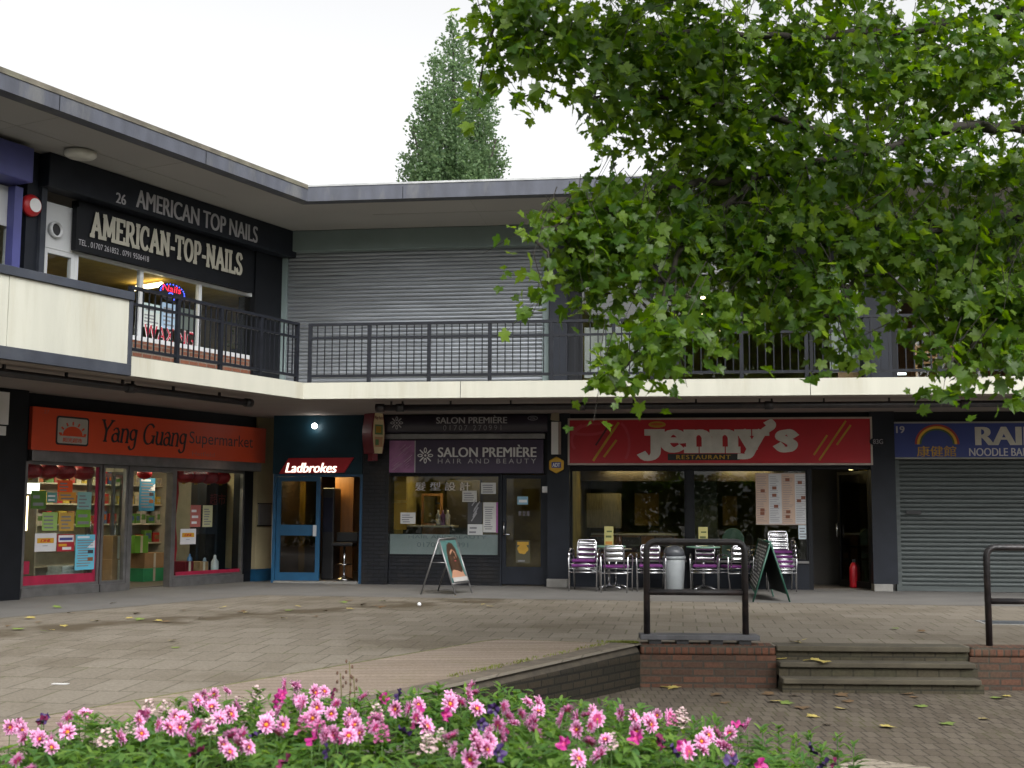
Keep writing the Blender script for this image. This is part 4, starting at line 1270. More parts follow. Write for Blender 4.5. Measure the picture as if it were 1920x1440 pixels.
# upper floor signs behind the plane tree
s = UR - .12
x0, x1, z0, z1 = rect(R, s, 1280, 462, 1420, 513)
t = board('shop_sign', 'white upper floor sign with purple script half hidden by leaves', 'sign', R, s, x0, x1, z0, z1, whiteup, .06)
wr(t, 'lettering', mat('script_purple', (.09, .04, .30), .5), 'nug    ue', R, s, 1304, 478, 1376, 496, shear=.3, bold=.01, d=.003)
x0, x1, z0, z1 = rect(R, s, 1684, 440, 1722, 455)
m = MB(); text(m, 'No. 20', x0, x1, z0, z1, UR - .053, 0, d=.004); m.v += [(x0, UR - .051, z0), (x1, UR - .051, z1), (x0, UR - .051, z1)]; m.f.append([len(m.v) - 3, len(m.v) - 2, len(m.v) - 1]); m.m.append(1); m.sm.append(False)
solo('number_sign', m, [silver, dark], 'pale house number lettering on the dark upper fascia behind leaves', 'sign', R)

# hexagonal alarm box, white panel and lamp on the pier
cx_, cz_ = on(R, SR - .2, 1043.5, 872)
t = thing('alarm_box', 'yellow hexagonal alarm box with blue lettering on the dark pier', 'alarm', R, (cx_, SR - .18, cz_))
m = MB(); m.plate([(cx_ + .165*cos(radians(60*k + 30)), cz_ + .165*sin(radians(60*k + 30))) for k in range(6)], SR - .182, .07); m.build('box', mat('alarm_yellow', (.60, .34, .02), .45), t, bevel=.02)
m = MB(); m.box(cx_ - .09, cx_ + .09, SR - .258, SR - .2535, cz_ - .055, cz_ + .055, 0); text(m, 'ADT', cx_ - .075, cx_ + .075, cz_ - .038, cz_ + .038, SR - .2585, 1, bold=.04, d=.002); m.build('badge', [mat('badge_blue', (.02, .04, .22), .4), white], t)
a = rect(R, SR - .2, 1034, 791, 1047, 852)
m = MB(); m.box(a[0], a[1], SR - .24, SR - .182, a[2], a[3], 0); m.box(a[1] + .003, a[1] + .05, SR - .24, SR - .182, a[2], a[3], 1)
solo('wall_panel', m, [white, mat('pinkish_trim', (.30, .22, .19), .5)], 'tall narrow white panel on the dark pier above the alarm box', 'panel', R, bevel=.006)
a = rect(R, SR - .2, 1033, 766, 1049, 790)
m = MB(); m.plate([(a[0] + .03, a[3]), (a[1] - .01, a[3]), (a[1], a[2]), (a[0], a[2] + .02)], SR - .19, .12); solo('wall_lamp', m, mat('aged_beige', (.26, .22, .15), .6, dirt=.4), 'aged beige lamp box at the top of the dark pier', 'lamp', R, bevel=.015)
# round alarm by the nail salon, soffit lamps, notice box
cx_, cz_ = on(L, UL - .2, 62, 385)
t = thing('alarm_bell', 'round red and white alarm on the dark column beside the vent', 'alarm', L, (cx_, UL - .13, cz_))
m = MB(); m.lathe([(.165, 0), (.17, .05), (.15, .09), (.08, .115), (.0, .12)], n=28); m.xform(Matrix.Translation((cx_, UL - .122, cz_)) @ Matrix.Rotation(pi/2, 4, 'X')); m.build('housing', mat('alarm_red', (.42, .015, .02), .4), t)
m = MB(); m.disc(cx_ + .01, cz_, UL - .240, .105, .006, 20); m.build('badge', white, t)
for k, (u, v, fr, lab) in enumerate(((151, 289, L, 'flat round white lamp under the eaves over the nail salon'), (1033, 404, R, 'flat round white lamp under the eaves over the big grey shutter'))):
    d = ray(u, v); tt = (RB - .05 - HC)/d.z; p = fr.local(d.x*tt, d.y*tt)
    m = MB(); m.lathe([(.20, -.10), (.235, -.07), (.235, -.02), (.19, .0)], p[0], p[1], RB - .003, 28)
    solo('ceiling_lamp', m, mat('lamp_opal', (.55, .54, .50), .4), lab, 'lamp', fr, (p[0], p[1], RB - .1))
a = rect(L, SL - .13, 484, 946, 506, 984)
t = thing('notice_case', 'small grey notice case on the cream column', 'notice', L, ((a[0] + a[1])/2, SL - .12, a[2]))
m = MB(); m.box(a[0], a[1], SL - .165, SL - .122, a[2], a[3]); m.build('case', mat('case_grey', (.12, .12, .12), .5), t, bevel=.008)
for z0_, z1_ in ((a[3] + .003, a[3] + .03), (a[2] - .03, a[2] - .003)):
    m = MB(); m.box(a[0] - .02, a[1] + .02, SL - .17, SL - .122, z0_, z1_); m.build('bar', black, t)
a = rect(R, SR - .05, 1017, 912, 1027, 924)
m = MB(); m.box(a[0], a[1], SR - .09, SR - .021, a[2], a[3]); solo('entry_keypad', m, white, 'small white keypad beside the salon door', 'keypad', R, bevel=.008)
# neighbour's white sign at the near end of the wing
a = rect(L, SL - .34, -45, 728, 12, 792, 738, 797)
t = board('shop_sign', 'white lit sign cut by the edge beside the dark column', 'sign', L, SL - .40, a[0], a[1], a[2], a[3], white, .09)
a = rect(L, SL - .34, -45, 795, 8, 812, 800, 818)
m = MB(); m.box(a[0], a[1], SL - .38, SL - .31, a[2], a[3]); solo('address_plate', m, white, 'small white plate under the cut white sign', 'sign', L)

# pipes slung under the balcony slab
def hung_pipe(fr, u0, v0, u1, v1, y, lab, r=.055, cap='a'):
    xa_, za_ = on(fr, y, u0, v0); xb_, zb_ = on(fr, y, u1, v1)
    zz = SB - .125
    t = thing('hung_pipe', lab, 'pipe', fr, ((xa_ + xb_)/2, y, zz))
    m = MB(); m.tube([(xa_, y, zz), (xb_, y, zz)], r, 12); m.build('pipe', oldiron, t)
    x = xa_ + .25
    k = 0
    while x < xb_ - .1:
        b = MB(); b.box(x, x + .03, y - .02, y + .02, zz + r*.6, SB - .015); b.build('hanger', oldiron, t)
        if k % 3 == 0:
            b = MB(); b.tube([(x + .1, y, zz), (x + .24, y, zz)], r*1.3, 12); b.box(x + .2, x + .23, y - .02, y + .02, zz + r*.6, SB - .015); b.build('coupling', oldiron, t)
        x += 1.05; k += 1
    for q in (xa_ - .01, xb_ - .14):
        b = MB(); b.tube([(q, y, zz), (q + .15, y, zz)], r*1.3, 12); b.build('end_cap', oldiron, t)
hung_pipe(L, -160, 670, 470, 745, .42, 'black pipe with couplings slung under the side wing balcony')
hung_pipe(R, 706, 756, 2150, 757, .42, 'long black pipe slung under the balcony over the salon and restaurant')
# ------------------------------------------------------------------ balcony railings
def railing(fr, x0, x1, y, step, lab):
    t = thing('balcony_railing', lab, 'railing', fr, ((x0 + x1)/2, y, ST))
    n = max(1, round((x1 - x0)/step)); step = (x1 - x0)/n
    zt = ST + 1.0
    m = MB(); m.box(x0 - .03, x1 + .03, y - .035, y + .035, zt, zt + .045); m.build('top_rail', railm, t)
    m = MB(); m.box(x0, x1, y - .022, y + .022, zt - .235, zt - .195); m.build('mid_rail', railm, t)
    m = MB(); m.box(x0, x1, y - .022, y + .022, ST + .10, ST + .145); m.build('bottom_rail', railm, t)
    pb = None
    for i in range(n + 1):
        x = x0 + step*i
        m = MB(); m.box(x - .03, x + .03, y - .03, y + .03, ST, zt - .001); m.build('post', railm, t)
        if i < n:
            b = MB(); nb = 8
            for k in range(1, nb):
                xx = x + step*k/nb
                b.box(xx - .009, xx + .009, y - .009, y + .009, ST + .145, zt - .0015)
            b.build('baluster_grille', railm, t)
railing(L, PX1 + .07, -.075, .10, 1.02, 'black balcony railing in front of the nail salon')
railing(R, .075, XR - 1, .10, 1.085, 'long black balcony railing across the upper floor of the back building')

# ------------------------------------------------------------------ handrails by the steps
def hoop(x0, x1, y, zb, zt, lab, plinth, xm=None):
    t = thing('handrail', lab, 'handrail', WF, ((x0 + x1)/2, y, zb))
    r = .036; c = .10
    m = MB()
    p = [(x0, y, zb)] + [(x0 + c - c*cos(a_), y, zt - c + c*sin(a_)) for a_ in [pi/2*i/6 for i in range(7)]]
    p += [(x1 - c + c*sin(a_), y, zt - c + c*cos(a_)) for a_ in [pi/2*i/6 for i in range(7)]] + [(x1, y, zb)]
    m.tube(p, r, 12); m.build('hoop', oldiron, t)
    m = MB(); zz = zb + (zt - zb)*.45; m.tube([(x0 + r*.8, y, zz), (x1 - r*.8, y, zz)], r*.9, 12); m.build('crossbar', oldiron, t)
p = at(1213, 1190, cor.y + .15); q = at(1396, 1190, cor.y + .2); tp = at(1300, 1022, cor.y + .15)
xa_, _ = WF.local(p.x, p.y); xb_, _ = WF.local(q.x, q.y)
zb_ = .105
plank = MB(); pa = WF.local(*at(1199, 1196, cor.y + .15).xy)[0]; pb_ = WF.local(*at(1419, 1196, cor.y + .2).xy)[0]
plank.box(pa, pb_, .02, .28, zb_ - .055, zb_)
t = thing('plinth_board', 'grey weathered plinth board on blocks under the hooped handrail', 'plinth', WF, ((pa + pb_)/2, .15, .005))
plank.build('board', mat('grey_board', (.060, .060, .066), .7, var=.3, scale=5, bump=.3), t, bevel=.008)
for x in (pa + .10, (pa + pb_)/2 - .25, (pa + pb_)/2 + .12, pb_ - .22):
    m = MB(); m.box(x, x + .13, .05, .25, .005, zb_ - .056); m.build('block', black, t)
hoop(xa_, xb_, .15, zb_, tp.z + .035, 'worn black hooped handrail standing on the grey plinth board', True)
p = at(1849, 1203, cor.y + .15); tp2 = at(1880, 1026, cor.y + .15)
x2, _ = WF.local(p.x, p.y)
hoop(x2, x2 + 1.25, .15, .005, tp2.z, 'worn black hooped handrail on the brown brick wall past the steps', False)
# ------------------------------------------------------------------ posters and notices
PM = {}
def pm(rgb):
    k = tuple(rgb)
    if k not in PM: PM[k] = mat('poster_paper', rgb, .7, var=.05, scale=4)
    return PM[k]
def poster(fr, y, q, rgb, label, lines=0, inkc=None, group=None, name='poster', extra=None, skew=0.0):
    x0, x1, z0, z1 = rq(fr, y, q)
    m = MB()
    m.plate([(x0, z0), (x1, z0 + skew), (x1 - abs(skew)*.3, z1 + skew), (x0 - skew*.3, z1)], y, .004, 0)
    w_, h_ = x1 - x0, z1 - z0
    rnd = random.Random(int(q[0]*7 + q[1]))
    for k in range(lines):
        zz = z1 - h_*(.12 + .8*(k + .5)/lines)
        xs = x0 + w_*rnd.uniform(.08, .16); xe = x1 - w_*rnd.uniform(.08, .45)
        m.box(xs, xe, y - .0055, y - .0042, zz - h_*.22/lines, zz + h_*.12/lines, 1)
    ms = [pm(rgb), inkc or ink]
    if extra: extra(m, ms, x0, x1, z0, z1, y - .0045)
    return solo(name, m, ms, label, 'poster', fr, ((x0 + x1)/2, y, z0), group)
def courier(m, ms, x0, x1, z0, z1, y):
    w_, h_ = x1 - x0, z1 - z0
    ms += [pm((.62, .33, .02)), pm((.45, .02, .02))]
    m.box(x0 + .10*w_, x1 - .12*w_, y - .002, y, z0 + .46*h_, z0 + .74*h_, 2)
    text(m, 'DHL', x0 + .24*w_, x1 - .26*w_, z0 + .52*h_, z0 + .68*h_, y - .002, 3, bold=.05, shear=.3, d=.002)
    m.box(x0 + .36*w_, x1 - .40*w_, y - .002, y, z0 + .30*h_, z0 + .33*h_, 1)
def redpost(m, ms, x0, x1, z0, z1, y):
    w_, h_ = x1 - x0, z1 - z0
    ms += [pm((.7, .7, .7)), pm((.62, .33, .02)), pm((.05, .06, .25))]
    m.box(x0 + .06*w_, x1 - .06*w_, y - .002, y, z0 + .55*h_, z0 + .94*h_, 2)
    m.box(x0 + .12*w_, x1 - .12*w_, y - .004, y - .0022, z0 + .65*h_, z0 + .8*h_, 4)
    m.box(x0 + .08*w_, x1 - .45*w_, y - .002, y, z0 + .30*h_, z0 + .44*h_, 3)
    m.box(x0 + .3*w_, x1 - .18*w_, y - .002, y, z0 + .10*h_, z0 + .26*h_, 2)
def bluepost(m, ms, x0, x1, z0, z1, y):
    w_, h_ = x1 - x0, z1 - z0
    ms += [pm((.66, .7, .75)), pm((.03, .03, .04)), pm((.22, .08, .03))]
    m.add([(x0 + .58*w_, y - .001, z0 + .62*h_), (x1, y - .001, z0 + .62*h_), (x1, y - .001, z0 + .85*h_)], [(0, 1, 2)], 2)
    m.box(x0 + .64*w_, x1 - .08*w_, y - .002, y, z0 + .46*h_, z0 + .56*h_, 3)
    m.box(x0 + .64*w_, x1 - .08*w_, y - .002, y, z0 + .24*h_, z0 + .35*h_, 4)
    m.box(x0 + .08*w_, x1 - .3*w_, y - .002, y, z0 + .90*h_, z0 + .96*h_, 2)
yp = SL + .034
poster(L, yp, (108, 900, 923, 136, 901, 924), (.78, .09, .012), 'bright orange paper stuck high on the supermarket window', 3)
poster(L, yp, (58, 920, 954, 86, 920, 954), (.07, .16, .02), 'dark green paper at the near end of the supermarket window', 2)
poster(L, yp, (88, 923, 943, 107, 924, 942), (.10, .28, .26), 'small teal card between green and orange papers', 2, white)
poster(L, yp, (110, 925, 938, 142, 921, 940), (.60, .26, .03), 'torn orange and yellow paper under the bright orange sheet', 2)
poster(L, yp, (145, 922, 955, 171, 923, 955), (.22, .42, .40), 'pale teal paper on the supermarket window', 4)
poster(L, yp, (79, 961, 995, 107, 960, 995), (.30, .46, .13), 'lime green paper with writing on the supermarket window', 4)
poster(L, yp, (111, 961, 995, 138, 961, 996), (.50, .31, .06), 'mustard yellow paper with writing on the supermarket window', 4)
poster(L, yp, (142, 958, 991, 169, 954, 986), (.13, .30, .025), 'tilted leaf green paper on the supermarket window', 2)
poster(L, yp, (65, 1000, 1034, 105, 1000, 1034), (.66, .65, .67), 'white courier poster with yellow band low on the large window', 0, extra=courier)
poster(L, yp, (107, 1002, 1034, 139, 1001, 1034), (.36, .02, .03), 'red and white postal notice between courier poster and blue poster', 0, extra=redpost)
poster(L, yp, (141, 1003, 1068, 177, 1002, 1068), (.12, .46, .62), 'light blue tall poster with pictures low on the supermarket window', 11, extra=bluepost)
poster(L, SL + 1.195, (261, 896, 958, 290, 897, 958), (.03, .20, .36), 'deep blue tall poster on the glass door of the supermarket', 9, extra=bluepost)
poster(L, yp, (338, 991, 1021, 367, 992, 1020), (.66, .65, .67), 'white courier poster with yellow band on the window right of the doors', 0, extra=courier) ['label'] = 'white courier poster with yellow band on the window between doors and cream column'
poster(L, yp, (357, 946, 988, 376, 948, 988), (.45, .14, .12), 'pink and orange picture poster on the window beyond the doors', 3, white)
poster(L, yp, (380, 947, 988, 398, 948, 988), (.50, .50, .30), 'narrow pale yellow notice on the window beyond the doors', 7)
# red border strips of the windows
redstrip = mat('red_window_film', (.30, .012, .045), .5, var=.2)
for (q, lab) in (((40, 1078, 1100, 186, 1076, 1096), 'red film strip along the bottom of the large supermarket window'),
                 ((329, 1072, 1090, 452, 1066, 1083), 'red film strip along the bottom of the window beyond the doors'),
                 ((176, 868, 1098, 187, 869, 1096), 'upright red film strip at the door side of the large window'),
                 ((40, 1052, 1077, 55, 1053, 1077), 'short pink red film patch in the bottom corner of the large window')):
    x0, x1, z0, z1 = rq(L, yp, q)
    m = MB(); m.plate([(x0, z0), (x1, z0), (x1, z1), (x0, z1)], yp + .002, .002); solo('window_film', m, redstrip, lab, 'window film', L)
for (u, lab) in ((311, 'long red cloth banner hanging inside the supermarket doorway'), (322, 'long red cloth banner beside the door frame of the supermarket')):
    x0, x1, z0, z1 = rect(L, SL + .3, u, 880, u + 10, 1052)
    m = MB(); n = 8
    for i in range(n): 
        pass
    vs = [];
    for i in range(n + 1):
        zz = z0 + (z1 - z0)*i/n; o_ = .015*sin(i*1.3)
        vs += [(x0 + o_, SL + .3 + o_, zz), (x1 + o_, SL + .3 - o_, zz)]
    m.add(vs, [(2*i, 2*i + 1, 2*i + 3, 2*i + 2) for i in range(n)]); solo('banner', m, mat('banner_red', (.42, .008, .02), .7), lab, 'banner', L)
x0, x1, z0, z1 = rect(L, SL + .6, 385, 905, 424, 1078)
m = MB(); m.box(x0, x1, SL + .6, SL + 1.0, .03, z1, 0); text(m, '超市', x0 + .1, x1 - .05, z1 - .45, z1 - .22, SL + .6, 1, d=.004)
solo('cabinet', m, [dark, redpaint], 'tall dark cabinet with red characters inside the supermarket window', 'cabinet', L)

# red lanterns
lanred = mat('lantern_red', (.36, .010, .018), .5, var=.2, scale=10)
def lantern(r=.15):
    t = thing('paper_lantern', '', 'lantern', L, (0, 0, 0))
    m = MB(); n = 24; prof = []
    for i in range(13):
        a_ = -pi/2 + pi*i/12
        prof.append((max(.03, r*1.15*cos(a_)**.8 if cos(a_) > 0 else .03), r*.85*sin(a_)))
    m.lathe(prof, n=n)
    for i, p in enumerate(m.v):
        j = i % n
        k_ = 1.0 + (.05 if j % 2 else -.03)
        m.v[i] = (p[0]*k_, p[1]*k_, p[2])
    m.build('shade', lanred, t)
    m = MB(); m.lathe([(.035, r*.83), (.035, r*.95)], n=10); m.lathe([(.03, -r*.98), (.03, -r*.83)], n=10); m.tube([(0, 0, r*.9), (0, 0, r*1.6)], .005, 5); m.build('cap', gold, t)
    return t
lant = lantern()
for i, (u, v, y, lab) in enumerate(((58, 882, .28, 'red paper lantern nearest the dark column in the window row'), (88, 883, .28, 'second red paper lantern from the dark column'), (121, 884, .28, 'third red paper lantern from the dark column above the orange paper'), (157, 885, .28, 'red paper lantern at the door end of the large window row'),
                        (345, 892, .28, 'red paper lantern next to the door frame in the far window'), (368, 893, .28, 'second red paper lantern from the doors in the far window'), (392, 894, .28, 'third red paper lantern from the doors in the far window'), (414, 895, .28, 'fourth red paper lantern from the doors in the far window'), (271, 888, 1.0, 'small red paper lantern on the glass door above the deep blue poster'))):
    x, z = on(L, SL + y, u, v)
    o = lant if i == 0 else copy_tree(lant)
    o.location = L.world(x, SL + y, z); o['label'] = lab; o['group'] = 'red lanterns in the supermarket'
    o.scale = (.8, .8, .8) if i == 8 else (1.08, 1.08, 1.08)

# ------------------------------------------------------------------ inside the supermarket
shelfm = mat('shelf_cream', (.50, .47, .38), .5)
packcols = [(.42, .10, .02), (.50, .36, .05), (.10, .22, .05), (.40, .03, .03), (.50, .45, .30), (.06, .12, .25), (.25, .12, .05), (.45, .40, .38)]
pms = [mat('pack_print', c, .5, var=.3, scale=14) for c in packcols]
def shelf(x0, x1, y, levels, lab):
    t = thing('shop_shelf', lab, 'shelf', L, ((x0 + x1)/2, y, .02))
    m = MB(); m.box(x0, x1, y + .36, y + .40, .02, 2.3); m.build('back_panel', shelfm, t)
    m = MB(); m.box(x0 - .03, x0 - .002, y, y + .4, .02, 2.3); m.box(x1 + .002, x1 + .03, y, y + .4, .02, 2.3); m.build('side_panel', shelfm, t)
    for z in levels:
        m = MB(); m.box(x0, x1, y, y + .358, z - .03, z); m.build('shelf_board', shelfm, t)
    return t
rp = random.Random(11)
def xw_(u): return X(L, SL, u, 980)
packproto = {}
def packs(x0, x1, y, levels):
    for z in levels:
        x = x0 + .03
        while x < x1 - .14:
            k = rp.randrange(len(pms)); w_ = rp.choice((.12, .16, .2)); h_ = rp.choice((.16, .2, .25))
            key = (k, w_, h_)
            if key not in packproto:
                m = MB(); m.box(-w_/2, w_/2, -.06, .06, 0, h_, 0); m.box(-w_*.35, w_*.35, -.063, -.0605, h_*.3, h_*.75, 1)
                packproto[key] = o = solo('grocery_packet', m, [pms[k], pms[(k + 3) % len(pms)]], 'small printed grocery packet standing on a supermarket shelf', 'packet', L, (0, 0, 0), 'packets on the supermarket shelves')
            else:
                o = packproto[key].copy(); C.objects.link(o)
            o.location = L.world(x + w_/2, y + .12, z + .001)
            x += w_ + rp.uniform(.01, .06)
lv = (.35, .75, 1.15, 1.55, 1.95)
ysh = SL + 2.6
sA0, sA1, sB1 = X(L, ysh, 70, 980), X(L, ysh, 240, 980), X(L, ysh, 400, 980)
shelf(sA0, sA1 - .1, ysh, lv, 'cream grocery shelving behind the large supermarket window'); packs(sA0, sA1 - .1, ysh, lv[2:])
shelf(sA1 + .05, sB1, ysh, lv, 'cream grocery shelving seen through the doors'); packs(sA1 + .05, sB1, ysh, lv[1:])
for (q, y, lab) in (((38, 905, 926, 74, 906, 925), 1.2, 'lit white light box inside the supermarket near the dark column'),):
    x0, x1, z0, z1 = rq(L, SL + y, q)
    m = MB(); m.box(x0, x1, SL + y, SL + y + .15, z0, z1); solo('light_box', m, emit('light_box_white', (.95, 1, .88), 1.2), lab, 'lamp', L)
x0, x1, z0, z1 = rect(L, SL + 1.0, 42, 930, 51, 995)
m = MB(); m.tube([(x1 - .03, SL + 1.0, z0), (x1 - .03, SL + 1.0, z1)], .035, 10); solo('lamp_tube', m, emit('tube_glow', (1, .72, .4), 3.0), 'upright glowing tube lamp of a chiller by the dark column', 'lamp', L)
for i, (x, lab) in enumerate(((sA0 + .8, 'unseen white ceiling tube added over the shelves near the large window'), (sB1 - .9, 'unseen white ceiling tube added over the shelves beyond the doors'))):
    pass
for i, (x, yy, lab) in enumerate(((sA0 + .8, 1.7, 'unseen white ceiling tube added over the shelves near the large window'), (sB1 - .9, 1.7, 'unseen white ceiling tube added over the shelves beyond the doors'), (xw_(100), .7, 'unseen white ceiling tube added close behind the red lanterns of the large window'), (xw_(390), .7, 'unseen white ceiling tube added close behind the red lanterns beyond the doors'))):
    m = MB(); m.box(x - .6, x + .6, SL + yy, SL + yy + .1, zs0 + .20, zs0 + .25); solo('ceiling_light', m, emit('added_shop_tube', (1.0, .88, .62), 15.0), lab, 'lamp', L)  # tubes above the window heads, added to brighten the shop
boxm = mat('cardboard', (.30, .18, .085), .8, var=.15, scale=4)
def carton(fr, x, y, z, w_, d, h_, mm, lab, group=None):
    t = thing('carton', lab, 'box', fr, (x, y, z), group)
    m = MB(); m.box(x - w_/2, x + w_/2, y - d/2, y + d/2, z, z + h_); m.build('body', mm, t, bevel=.006)
    m = MB(); m.box(x - .03, x + .03, y - d/2 - .002, y - d/2 - .0005, z + h_*.02, z + h_*.98); m.build('tape', shelfm, t)
    return t
def xw(u, y): return X(L, SL + y, u, 1050)
carton(L, xw(210, .5), SL + .5, .02, .34, .35, .52, boxm, 'tall brown carton at the bottom of the pile by the side light')
carton(L, xw(210, .5), SL + .5, .541, .30, .3, .42, boxm, 'smaller brown carton on top of the pile by the side light')
carton(L, xw(283, 1.5), SL + 1.6, .02, .6, .4, .26, mat('green_crate', (.04, .28, .12), .5), 'green plastic crate of goods behind the glass door')
carton(L, xw(283, 1.5), SL + 1.6, .281, .55, .4, .30, boxm, 'brown carton resting on the green crate behind the glass door')
carton(L, xw(268, 1.4), SL + 1.6, .582, .36, .3, .34, mat('lime_box', (.12, .30, .03), .6), 'lime green box on top of the carton behind the glass door')
carton(L, xw(345, .35), SL + .35, .17, .22, .3, .28, redpaint, 'dark red goods box in the window beyond the doors')
carton(L, xw(372, .35), SL + .35, .17, .24, .3, .26, boxm, 'brown goods box in the window beyond the doors')
def newspaper_pile(u, n, lab):
    t = thing('newspaper_pile', lab, 'newspapers', L, (xw(u, .35), SL + .35, zsill))
    x = xw(u, .35)
    for i in range(n):
        o_ = rp.uniform(-.02, .02)
        m = MB(); m.box(x - .2 + o_, x + .2 + o_, SL + .15, SL + .5, zsill + .055*i, zsill + .055*i + .05); m.build('bundle', mat('newsprint', (.34, .36, .34), .9, var=.25, scale=9), t)
newspaper_pile(75, 3, 'low pile of grey newspapers in the large supermarket window')
newspaper_pile(118, 6, 'taller pile of grey newspapers in the large supermarket window')
for (u, v0, v1, mm, lab) in ((355, 1038, 1062, mat('bottle_blue', (.05, .16, .36), .3), 'small blue bottle on the goods in the window beyond the doors'), (383, 1045, 1075, mat('bottle_clear', (.22, .30, .42), .2), 'pale blue water bottle in the window beyond the doors'), (402, 1040, 1078, mat('bottle_white', (.45, .48, .52), .3), 'big whitish water bottle pack in the window beyond the doors')):
    x, z0 = on(L, SL + .3, u, v1); h_ = on(L, SL + .3, u, v0)[1] - z0
    m = MB(); r = .05 if u == 355 else .075; m.lathe([(r, 0), (r*1.02, h_*.1), (r, h_*.65), (r*.4, h_*.82), (r*.35, h_*.95), (0.001, h_)], x, SL + .3, z0, 16)
    solo('bottle', m, mm, lab, 'bottle', L)

# ------------------------------------------------------------------ nail salon window
x0, x1, z0, z1 = rect(L, UL - .0, 266, 578, 362, 590, 590, 664)
ys = UL + .012
for (q, rgb, lab, nl) in (((268, 568, 582, 302, 572, 590), (.45, .55, .55), 'pale printed card high in the nail salon window', 2), ((303, 566, 614, 330, 572, 620), (.30, .42, .55), 'pale blue treatment poster in the nail salon window', 5), ((266, 582, 612, 300, 588, 618), (.50, .55, .52), 'pale greenish treatment poster beside the blue one', 4), ((334, 575, 615, 362, 582, 622), (.09, .11, .10), 'dark poster with small pictures in the nail salon window', 0)):
    poster(L, ys, q, rgb, lab, nl)
a = rect(L, ys - .005, 269, 606, 364, 640, 622, 650)
m = MB(); text(m, 'WAXING', *a, ys - .006, 0, bold=.02, d=.003); text(m, 'WAXING', a[0] + .012, a[1] - .012, a[2] + .012, a[3] - .012, ys - .009, 1, bold=-.005, d=.003)
solo('window_lettering', m, [white, mat('waxing_red', (.38, .01, .03), .5)], 'big red capital letters edged white across the nail salon window', 'lettering', L)
a = rect(L, ys, 296, 529, 347, 565, 533, 570)
t = thing('neon_sign', 'dark oval neon sign with red and blue script in the nail salon window', 'sign', L, ((a[0] + a[1])/2, ys, a[2]))
m = MB(); m.disc((a[0] + a[1])/2, (a[2] + a[3])/2, ys, (a[1] - a[0])/2, .02, 28, 0, (a[3] - a[2])/2); m.build('board', black, t)
w_, h_ = a[1] - a[0], a[3] - a[2]
m = MB(); text(m, 'Nails', a[0] + .12*w_, a[0] + .80*w_, a[2] + .52*h_, a[2] + .86*h_, ys - .021, 0, bold=.0, shear=.1); m.build('lettering', emit('neon_red', (.75, .02, .05), 1.0), t)
m = MB(); text(m, 'Spa', a[0] + .32*w_, a[0] + .90*w_, a[2] + .12*h_, a[2] + .48*h_, ys - .021, 0, bold=.01, shear=.1)
neonblue = emit('neon_blue', (.06, .10, 1.0), 1.8)
m.build('lettering', neonblue, t)
for i in range(14):
    a_ = radians(-20 + 200*i/13); m = MB(); m.disc(a[0] + w_/2 + w_*.44*cos(a_), a[2] + h_/2 + h_*.42*sin(a_), ys - .021, .012, .004, 6); m.build('neon_dot', neonblue, t)
x, z = on(L, UL + 1.1, 246, 542)
d_ = ray(303, 533); k_ = (z - HC)/d_.z; x2_, y2_ = L.local(d_.x*k_, d_.y*k_)
m = MB(); m.tube([(x, UL + 1.1, z), (x2_, y2_, z)], .045, 8); solo('ceiling_light', m, nailtube, 'long warm tube light on the nail salon ceiling', 'lamp', L)
m = MB(); m.box(x - 2.4, x - 1.6, UL + 1.9, UL + 2.0, z, z + .05); solo('ceiling_light', m, nailtube, 'short warm tube light behind the small nail salon window', 'lamp', L)
# pot plant in the window
px, pz = on(L, UL + .5, 448, 640)
t = thing('pot_plant', 'leafy green pot plant inside the nail salon window', 'plant', L, (px, UL + .5, zb))
m = MB(); m.lathe([(.12, 0), (.16, .25)], px, UL + .5, zb, 16); m.build('pot', dark, t)
m = MB()
for i in range(60):
    a_ = rp.uniform(0, 2*pi); r_ = rp.uniform(.05, .3); h0 = zb + .25 + rp.uniform(0, .6)
    c = Vector((px + r_*cos(a_), UL + .5 + r_*sin(a_)*.6, h0)); d_ = Vector((cos(a_), sin(a_), rp.uniform(-.4, .5)))*.14; s_ = d_.cross(Vector((0, 0, 1))).normalized()*.035
    m.add([c, c + d_*.5 + s_, c + d_, c + d_*.5 - s_], [(0, 1, 2, 3)])
m.build('leaves', leafmat('pot_leaf', [(.03, .08, .01), (.12, .16, .02)]), t)

# ------------------------------------------------------------------ salon window notices
yq = SR + .018
for (q, rgb, lab, nl) in (((867, 920, 894, 941), (.52, .52, .50), 'grey white notice under the last window character', 4), ((902, 905, 930, 926), (.58, .58, .56), 'white notice in the upper corner of the salon window by the door', 4), ((751, 961, 779, 982), (.55, .55, .54), 'white notice low down beside the ochre panels', 4), ((877, 983, 905, 1003), (.52, .53, .53), 'white notice below the dark photo poster', 2), ((877, 942, 905, 982), (.06, .06, .065), 'dark photo poster with pale brush strokes in the salon window', 0), ((906, 942, 930, 998), (.55, .55, .53), 'tall white price list in the salon window', 11)):
    o = poster(R, yq, q, rgb, lab, nl)
x0, x1, z0, z1 = rect(R, yq, 879, 944, 903, 980)
m = MB()
for k in range(9):
    xx = x0 + (x1 - x0)*rp.uniform(.4, .8); zz = z0 + (z1 - z0)*(.08 + .1*k); line(m, (xx - .05, zz), (xx + .03, zz + .12), .02, yq - .005 - .0002*k, 0, .001)
solo('poster_print', m, mat('print_grey', (.30, .30, .32), .6), 'pale brush strokes printed on the dark photo poster', 'print', R)
x0, x1, z0, z1 = rect(R, yq, 930, 942, 934, 999)
m = MB(); m.plate([(x0 + .003, z0), (x1, z0), (x1, z1), (x0 + .003, z1)], yq, .004); solo('window_film', m, mat('pink_strip', (.35, .10, .30), .5), 'pink strip along the edge of the tall white price list', 'window film', R)
